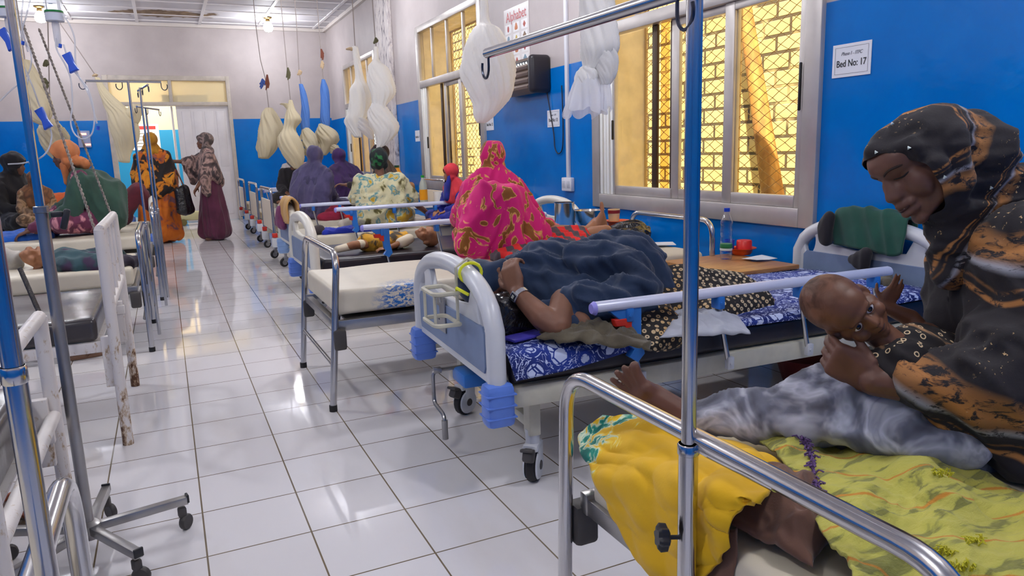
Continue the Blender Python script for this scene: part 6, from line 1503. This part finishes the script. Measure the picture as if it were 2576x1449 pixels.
solo('plate', MB().lathe([(0, 0), (.06, .001), (.075, .03), (.10, .036), (.10, .041), (.07, .036), (.055, .01), (0, .008)], Vector((3.01, 4.60, .617)), 30), plain('orange_plastic', (226, 82, 22), .35), 'orange dish under the beige cup on the blue plastic table', 'plate')
cp_ = thing('cup', 'beige cup with dark red rim band standing in the orange dish', 'cup', (2.985, 4.60, .627))
obj('cup_body', cup(MB(), Vector((2.985, 4.60, .627)), .044, .115), plain('beige_plastic', (226, 196, 146), .4), cp_)
obj('rim_band', MB().lathe([(.0445, .085), (.0455, .085), (.0455, .108), (.0445, .108)], Vector((2.985, 4.60, .627)), 26), plain('dark_red', (140, 30, 36), .4), cp_)
# ================================================================== WALL FIXTURES
def wall_pt(px, py, d=0.0): q = P(px, py, x=XW - d); return q
def text(name, s, size, c, m, parent, ydir=-1, x=None, bold=0.0, shear=0.0, ext=.0006, sx=1.0, normal='x'):
    cu = bpy.data.curves.new('tmp', 'FONT'); cu.body = s; cu.size = size; cu.extrude = ext; cu.align_x = 'CENTER'; cu.align_y = 'CENTER'; cu.offset = bold; cu.shear = shear
    o = bpy.data.objects.new('tmp', cu); COL.objects.link(o); me = bpy.data.meshes.new_from_object(o.evaluated_get(bpy.context.evaluated_depsgraph_get())); bpy.data.objects.remove(o)
    b = MB(); b.bm.from_mesh(me); bpy.data.meshes.remove(me)
    R_ = Matrix(((0, 0, -1, 0), (-1, 0, 0, 0), (0, 1, 0, 0), (0, 0, 0, 1)))
    b.xf(Matrix.Translation(Vector(c)) @ R_ @ Matrix.Diagonal((sx, 1, 1, 1)))
    return obj(name, b, m, parent, smooth=False)
M_INK = plain('ink_black', (40, 40, 44), .7); M_PAPER = plain('notice_paper', (226, 228, 236), .6)
def bed_sign(label, yc, zc, w_, h_, num, head=True):
    s = thing('bed_sign', label, 'sign', (XW, yc, zc), None)
    obj('paper_sheet', MB().box((XW - .003, yc, zc), (.003, w_, h_)), M_PAPER, s, smooth=False)
    if head:
        b = MB(); e = .0012
        for (y0, y1, z0, z1) in ((-1, 1, .40, .405), (-1, 1, -.405, -.40), (-1, -.99, -.4, .4), (.99, 1, -.4, .4)): b.box((XW - .005, yc + (y0 + y1) / 2 * w_ * .43, zc + (z0 + z1) / 2 * h_), (.0012, max((y1 - y0) * w_ * .43, .0012), max((z1 - z0) * h_, .0012)))
        obj('printed_border', b, plain('ink_grey', (120, 122, 132), .7), s, smooth=False)
        text('lettering', 'Phase I - ITFC', h_ * .15, (XW - .0052, yc, zc + h_ * .20), plain('ink_soft', (96, 98, 110), .7), s, shear=.35, sx=.9)
    text('lettering', num, h_ * .29, (XW - .0052, yc, zc - h_ * .10), M_INK, s, bold=.0004, sx=.82)
    return s
a, b = wall_pt(2097, 116), wall_pt(2195, 108); c_ = wall_pt(2143, 150)
bed_sign('white paper sign for bed seventeen on the blue wall right of the near window', c_.y, c_.z, .235, .165, 'Bed No: 17')
c_ = wall_pt(1393, 298); bed_sign('white paper sign for bed thirteen below the heater', c_.y, c_.z, .23, .15, 'Bed No: 13')
c_ = wall_pt(1233, 310); bed_sign('white paper sign half hidden behind the pear shaped net', c_.y, c_.z, .2, .15, 'Bed No: 12', False)
c_ = wall_pt(1051, 342); bed_sign('small white paper sign left of the middle window', c_.y, c_.z, .2, .15, 'Bed No: 11', False)
ps = thing('alphabet_poster', 'glossy alphabet poster above the heater on the right wall', 'poster', (XW, 6.71, 2.27))
obj('sheet', MB().box((XW - .003, 6.71, 2.28), (.003, .55, .56)), plain('poster_white', (228, 222, 220), .2), ps, smooth=False)
text('lettering', 'Alphabet', .13, (XW - .0055, 6.71, 2.475), plain('poster_red', (186, 44, 52), .4), ps, bold=.0006, sx=.95)
cols_ = [(176, 60, 52), (206, 120, 60), (190, 84, 70), (120, 150, 170), (200, 170, 60), (130, 96, 70), (90, 130, 90), (190, 110, 60)]
for r in range(4):
    for k in range(3):
        yy, zz = 6.89 - k * .18, 2.37 - r * .105; i_ = r * 3 + k
        obj('picture_box', MB().box((XW - .0052, yy, zz), (.0012, .135, .088), bev=.0005), plain('poster_box', (240, 238, 238), .3), ps, smooth=False)
        obj('picture', MB().lathe([(0, 0), (.026 + .008 * (i_ % 2), .0), (.02, .0012), (0, .0016)], Vector((XW - .0058, yy, zz)), 10 + 2 * (i_ % 3), Euler((0, -pi / 2, 0)).to_matrix(), 2 + i_ % 3, .18), plain('pic_%d' % (i_ % 8), cols_[i_ % 8], .5), ps)
ht = thing('wall_heater', 'bronze and black box unit with small lights on the right wall', 'appliance', (XW, 6.40, 1.69))
O = [(-.0, 0)]
hz0, hz1 = 1.70, 2.02; hy0, hy1 = 6.02, 6.80
pf = [(XW, hz0 + .02), (XW - .12, hz0), (XW - .17, hz0 + .03)]
for k in range(4):
    z = hz0 + .03 + k * .058; pf += [(XW - .175 - .012, z + .012), (XW - .19, z + .03), (XW - .172, z + .055)]
pf += [(XW - .16, hz1 - .035), (XW - .13, hz1 - .005), (XW - .02, hz1), (XW, hz1 - .01)]
XZ = Matrix(((1, 0, 0, 0), (0, 0, 1, 0), (0, 1, 0, 0), (0, 0, 0, 1)))
obj('front_shell', MB().plate(pf, [], hy1 - hy0 - .1, .004, Matrix.Translation((0, (hy0 + hy1) / 2 + .05, 0)) @ XZ), plain('bronze_plastic', (126, 108, 98), .35, .5), ht, angle=30)
obj('side_cheek', MB().box((XW - .10, hy0 + .045, (hz0 + hz1) / 2), (.21, .09, .335), bev=.04, seg=4), plain('black_plastic', (36, 32, 38), .35), ht)
obj('top_strip', MB().box((XW - .172, (hy0 + hy1) / 2 + .05, hz1 - .055), (.012, hy1 - hy0 - .14, .045), bev=.004), plain('black_plastic', (36, 32, 38), .35), ht)
t = NT('led_white'); t.b.inputs['Emission Color'].default_value = (.8, .92, 1, 1); t.b.inputs['Emission Strength'].default_value = 6; M_LED = t.m
for k in range(6):
    c = Vector((XW - .18, hy0 + .14 + .055 * k, hz1 - .055)) if k < 5 else Vector((XW - .183, hy0 + .14, hz1 - .16))
    obj('led', MB().ell(c, .008, sub=2), M_LED, ht)
cb = []
a0_ = Vector((XW - .02, hy0 + .06, hz0 + .02)); b0_ = wall_pt(1412, 215, .02)
solo('power_cable', MB().tube(spline([a0_, wall_pt(1392, 330, .012), wall_pt(1396, 372, .012), wall_pt(1405, 386, .012), wall_pt(1415, 370, .012), wall_pt(1416, 300, .012), wall_pt(1413, 215, .02)], 8), .005, 8), plain('cable_black', (22, 26, 40), .5), 'thin black cable looping down the blue wall below the heater', 'cable')
c0, c1 = wall_pt(1424, 20, .012), wall_pt(1430, 462, .012)
cn = solo('conduit', MB().box((XW - .012, (c0.y + c1.y) / 2, 2.3), (.024, .045, 2.72), bev=.004), plain('pvc_white', (222, 222, 228), .4), 'white vertical cable duct left of the near window', 'duct')
cz = wall_pt(1428, 480); so_ = thing('wall_socket', 'white double socket box at the bottom of the cable duct', 'socket', (XW, (c0.y + c1.y) / 2, .84))
obj('box', MB().box((XW - .02, (c0.y + c1.y) / 2, .88), (.04, .17, .12), bev=.008), plain('pvc_white', (222, 222, 228), .4), so_)
for s in (-1, 1): obj('outlet', MB().box((XW - .041, (c0.y + c1.y) / 2 + s * .042, .88), (.004, .05, .06), bev=.006), plain('outlet_grey', (196, 198, 206), .4), so_)
# red number display on the far wall, red framed notice in the corridor
dv = thing('display_unit', 'grey wall unit with glowing red digits left of the doorway', 'device', (P(212, 352, y=YF).x, YF, P(212, 352, y=YF).z))
q = P(212, 350, y=YF - .02); obj('case', MB().box((q.x, YF - .02, q.z), (.20, .04, .30), bev=.01), plain('unit_grey', (150, 160, 190), .4), dv)
t = NT('red_digits'); t.b.inputs['Emission Color'].default_value = (1, .12, .06, 1); t.b.inputs['Emission Strength'].default_value = 4
for dz in (.09, -.10): obj('digit_panel', MB().box((q.x + (0 if dz > 0 else .05), YF - .042, q.z + dz), (.09, .004, .035)), t.m, dv, smooth=False)
q = P(362, 345, y=YF + 2.5); nt = thing('notice', 'white notice with red heading on the corridor wall beyond the doorway', 'notice', (q.x, YF + 2.54, q.z))
obj('sheet', MB().box((q.x, YF + 2.54, q.z), (.62, .01, .55)), M_PAPER, nt, smooth=False); obj('heading', MB().box((q.x, YF + 2.532, q.z + .20), (.5, .004, .07)), plain('poster_red', (186, 44, 52), .4), nt, smooth=False)
b = MB()
for k in range(5): b.box((q.x, YF + 2.533, q.z + .08 - k * .07), (.46, .003, .014))
obj('text_lines', b, plain('ink_grey', (120, 122, 132), .7), nt, smooth=False)
# ================================================================== SHOES
def slipper(label, c, ang, colr, strap, L=.25, k=1.0):
    t_ = thing('slipper', label, 'slipper', (c[0], c[1], 0), None, ang)
    O = [(L * .5 * cos(a), (.042 + .010 * cos(a)) * sin(a)) for a in np.linspace(0, 2 * pi, 22, endpoint=False)]
    local(t_, 'sole', MB().plate(O, [], .024, .006, Matrix.Translation((0, 0, .013))), plain('sole_%d' % colr[0], colr, .6))
    b = MB()
    for s in (-1, 1): b.tube(spline([(-.02, .044 * s, .018), (.01, .040 * s, .045), (.05, .018 * s, .05), (.075, 0, .026)], 5), .008, 7)
    local(t_, 'strap', b, plain('strap_%d' % strap[0], strap, .6)); return t_
q = P(925, 786, z=0); slipper('dark slipper on the floor under the bare cream mattress, left one', (q.x, q.y), .3, (58, 44, 38), (40, 32, 30))
q = P(985, 788, z=0); slipper('dark slipper on the floor under the bare cream mattress, right one', (q.x, q.y), -.1, (58, 45, 38), (40, 32, 30))
q = P(25, 1285, z=0); slipper('brown thong slipper on the floor beyond the thick front pole, farther one', (q.x, q.y), .2, (70, 48, 42), (150, 84, 62))
q = P(8, 1335, z=0); slipper('brown thong slipper on the floor beyond the thick front pole, nearer one', (q.x, q.y), .1, (76, 60, 42), (150, 84, 62))
q = P(222, 898, z=0); slipper('brown slipper under the chipped white bed', (q.x, q.y), .35, (120, 88, 66), (104, 74, 56))
q = P(85, 890, z=0); slipper('dark slipper under the chipped white bed, between the drip poles', (q.x, q.y), .1, (62, 50, 46), (50, 40, 36))
q = P(225, 697, z=0); slipper('black slipper on the floor under the bed with the sleeping child', (q.x, q.y), .05, (44, 36, 34), (34, 28, 26))
q = P(1240, 912, z=0)
# ================================================================== MIDDLE AND FAR BITS
d = [[Vector((R5.location.x + dx, y, z)) for y in (6.62, 6.75, 6.9, 7.0)] for dx, z in ((-.05, .62), (-.045, .78), (-.0, .845), (.045, .80), (.05, .70))]
tw = solo('towel', sheet(d, 6, 6, [((0, 0, 1), .1, .012)], .016), cloth('tan_towel', (206, 160, 96), (186, 140, 78), 6), 'tan towel hung over a cream foot board in the middle of the row', 'towel', angle=0)
d = MB().hull([(R5.location.x - .05, 6.98, .72, .04), (R5.location.x - .06, 7.02, .60, .045), (R5.location.x - .05, 6.90, .58, .03)]); obj('towel_end', organic(d, .01, 3, folds=[((0, 0, 1), .06, .01)]), cloth('violet_end', (130, 58, 104)), tw, angle=0, label='violet end of the towel')
def heap(label, pts, m, cat='cloth', name='cloth', vox=.012, fold=.014, ax=None):
    return solo(name, organic(MB().hull(pts), vox, 4, folds=[(ax or (IMR - .3 * IMU), .10, fold), (IMU + IMR * .4, .07, fold * .5)]), m, label, cat, angle=0)
q = lambda px, py, z, r: (*P(px, py, z=z), r)
heap('royal blue cloth along the near edge of the white mattress', [(1.25, 6.66, .515, .02), (1.72, 6.64, .515, .025), (1.3, 6.85, .515, .02), (1.7, 6.85, .515, .02)], cloth('ultramarine', (28, 50, 176), (20, 38, 140), 6))
heap('crumpled off-white cloth beside the flowered dress on the white mattress', [(1.5, 7.0, .53, .05), (2.2, 7.05, .53, .06), (1.75, 7.2, .55, .06), (2.3, 6.9, .52, .04)], cloth('offwhite', (206, 196, 182), (188, 178, 164), 6))
heap('dark brown cloth beside the royal blue cloth', [(1.12, 6.68, .52, .02), (1.22, 6.72, .53, .04), (1.2, 6.9, .52, .03)], cloth('dark_brown_cloth', (70, 58, 60)))
heap('crimson cloth bundle on the bed behind the white side rail', [(1.55, 8.38, .52, .04), (1.85, 8.40, .53, .06), (1.75, 8.5, .60, .05), (1.95, 8.36, .5, .03)], cloth('crimson', (166, 32, 66), (136, 24, 52), 6))
heap('dark teal and violet cloth heap by the barred foot end', [(-.62, 5.26, .58, .06), (-.40, 5.24, .56, .06), (-.35, 5.5, .58, .06), (-.66, 5.5, .60, .06)], blotch('teal_violet', [(.44, (40, 74, 80)), (.52, (34, 56, 66)), (.56, (56, 34, 66)), (.75, (46, 28, 54))], 5, .5))
heap('black and violet cloth end beside the teal heap', [(-.36, 5.20, .56, .04), (-.22, 5.32, .56, .03), (-.3, 5.5, .56, .03)], cloth('black_violet', (40, 26, 48)))
heap('bright blue cloth on the far left bed', [(-1.25, 7.25, .59, .03), (-.95, 7.35, .59, .03), (-1.3, 7.6, .60, .04), (-.95, 7.7, .6, .04)], cloth('azure_cloth', (22, 96, 196), (16, 76, 160), 6))
heap('orange bolster at the head of a far left bed', [(P(130, 468, y=11.6).x - .35, 11.5, .70, .10), (P(130, 468, y=11.6).x + .35, 11.5, .72, .10)], cloth('orange_bolster', (208, 96, 40), (186, 80, 30), 6), 'bolster', 'bolster', ax=(1, 0, 0))
# black basin bag carried by the woman in orange
qb = P(463, 500, y=11.7)
ba = thing('shopping_bag', 'black bag hanging at the side of the woman in orange', 'bag', (qb.x, 11.7, qb.z - .22))
obj('bag_body', organic(MB().hull([(qb.x - .06, 11.62, qb.z + .12, .06), (qb.x + .02, 11.7, qb.z + .14, .06), (qb.x - .05, 11.62, qb.z - .16, .08), (qb.x + .05, 11.75, qb.z - .16, .08)]), .012, 4, folds=[((0, 0, 1), .12, .01)]), M_BAGK, ba, angle=0)
obj('handle', MB().tube(spline([(qb.x - .06, 11.62, qb.z + .16), (qb.x - .07, 11.66, qb.z + .42), (qb.x + .02, 11.7, qb.z + .17)], 8), .009, 8), plain('rag_rust', (120, 66, 50), .9), ba)
# small wheeled trolley by the door
qt = P(495, 530, y=15.0); tr_ = thing('toy_cart', 'low cream wheeled cart on the floor by the white door', 'cart', (qt.x, 15.0, 0))
obj('cart_body', MB().box((qt.x - .1, 15.0, .17), (.5, .25, .16), bev=.03), plain('cart_cream', (206, 200, 150), .5), tr_)
for s in (-.25, .08):
    obj('cart_wheel', MB().tube([(qt.x + s, 14.85, .06), (qt.x + s, 15.15, .06)], .06, 14), plain('cart_wheel_olive', (120, 110, 60), .5), tr_)
# far bedside things
def bedside(label, x, y, m, h=.62):
    t_ = thing('bedside_cabinet', label, 'cabinet', (x, y, 0)); obj('cabinet_body', MB().box((x, y, h / 2), (.40, .40, h - .02), bev=.01), m, t_); obj('cabinet_top', MB().box((x, y, h - .005), (.44, .44, .03), bev=.008), plain('pvc_white', (222, 222, 228), .4), t_)
    obj('drawer', MB().box((x - .205, y, h - .13), (.02, .34, .15), bev=.006), m, t_); obj('door', MB().box((x - .205, y, h - .38), (.02, .34, .30), bev=.006), m, t_); return t_
bedside('blue and white bedside cabinet behind the small girl in red', 2.55, 7.62, plain('cabinet_blue', (36, 112, 186), .4), .64)
bedside('pale bedside cabinet beyond the flowered dress by the far window', 2.85, 9.65, plain('cabinet_grey', (176, 180, 190), .4), .66)
bedside('white bedside cabinet in the far right corner', 2.75, 11.8, plain('cabinet_pale', (206, 206, 210), .4), .66)
def bottle(label, c, body, cap_, h=.28, r=.045):
    t_ = thing('bottle', label, 'bottle', c); c = Vector(c)
    obj('bottle_body', MB().lathe([(0, 0), (r, .003), (r, h * .62), (r * .8, h * .74), (r * .4, h * .88), (r * .38, h * .93), (0, h * .93)], c, 20), body, t_); obj('cap', MB().lathe([(0, h * .92), (r * .46, h * .92), (r * .46, h), (0, h)], c, 14), cap_, t_); return t_
M_JUICE = plain('orange_juice', (236, 156, 20), .3); M_GCAP = plain('cap_green', (30, 150, 50), .4); M_CLB = plain('milky_clear', (214, 220, 206), .2, Transmission_Weight=.4)
b_ = bottle('clear bottle with yellow label and green cap on the blue cabinet', (2.48, 7.52, .66), M_CLB, M_GCAP, .30, .042)
obj('bottle_label', MB().lathe([(.0425, .04), (.044, .04), (.044, .15), (.0425, .15)], Vector((2.48, 7.52, .66)), 20), M_JUICE, b_)
solo('cup', cup(MB(), Vector((2.64, 7.50, .66)), .055, .12), plain('white_mug', (226, 222, 214), .4), 'white mug right of the yellow labelled bottle', 'cup')
bottle('big orange juice bottle with dark green cap beside the brown veil', (2.80, 9.55, .68), M_JUICE, plain('cap_dkgreen', (20, 70, 40), .4), .36, .075)
solo('bundle', organic(MB().hull([(2.95, 9.75, .76, .06), (3.0, 9.62, .74, .06)]), .012, 3, folds=[((0, 0, 1), .08, .015)]), cloth('tan_bundle', (176, 120, 72)), 'tan bundle behind the orange juice bottle', 'bundle', angle=0)
bottle('small clear bottle with red base on the far corner cabinet', (2.62, 11.7, .68), M_CLB, plain('cap_blue', (16, 66, 196), .35), .26, .04)
solo('bowl', MB().lathe([(0, 0), (.06, .0), (.10, .06), (.095, .06), (.055, .01), (0, .01)], Vector((2.78, 11.75, .68)), 20), plain('orange_plastic', (226, 82, 22), .35), 'orange bowl on the far corner cabinet', 'bowl')
solo('plastic_bag', organic(MB().hull([(2.92, 11.75, .76, .06), (3.0, 11.7, .84, .04)]), .012, 2, folds=[((0, 0, 1), .06, .02)]), m_bag('white_bag', (206, 214, 226)), 'crumpled white plastic bag on the far corner cabinet', 'bag', angle=0)
solo('bowl', MB().lathe([(0, 0), (.07, .0), (.11, .05), (.105, .05), (.06, .01), (0, .01)], Vector((2.76, 7.66, .66)), 20), plain('orange_plastic', (226, 82, 22), .35), 'red orange bowl at the back of the blue cabinet', 'bowl')
# red bucket under the mother's bed edge
q = P(2020, 955, z=0)
solo('basin', MB().lathe([(0, .0), (.10, .0), (.14, .12), (.146, .125), (.135, .118), (.095, .012), (0, .01)], Vector((q.x, q.y, 0)), 24), plain('maroon_plastic', (120, 40, 34), .45), 'dark red plastic basin on the floor behind the grey skirt', 'basin')
# repeats carry a common group phrase
for o in bpy.data.objects:
    if o.parent is None and 'label' in o.keys() and 'group' not in o.keys():
        g = {'mosquito_net': 'hanging mosquito net bundles', 'slipper': 'slippers on the floor', 'bed_sign': 'paper bed number signs',
             'drip_pole': 'chrome drip poles', 'drip_set': 'hanging drip sets', 'bedside_cabinet': 'bedside cabinets by the window wall',
             'twisted_cord': 'twisted cords'}.get(o.name.split('.')[0])
        if g: o['group'] = g
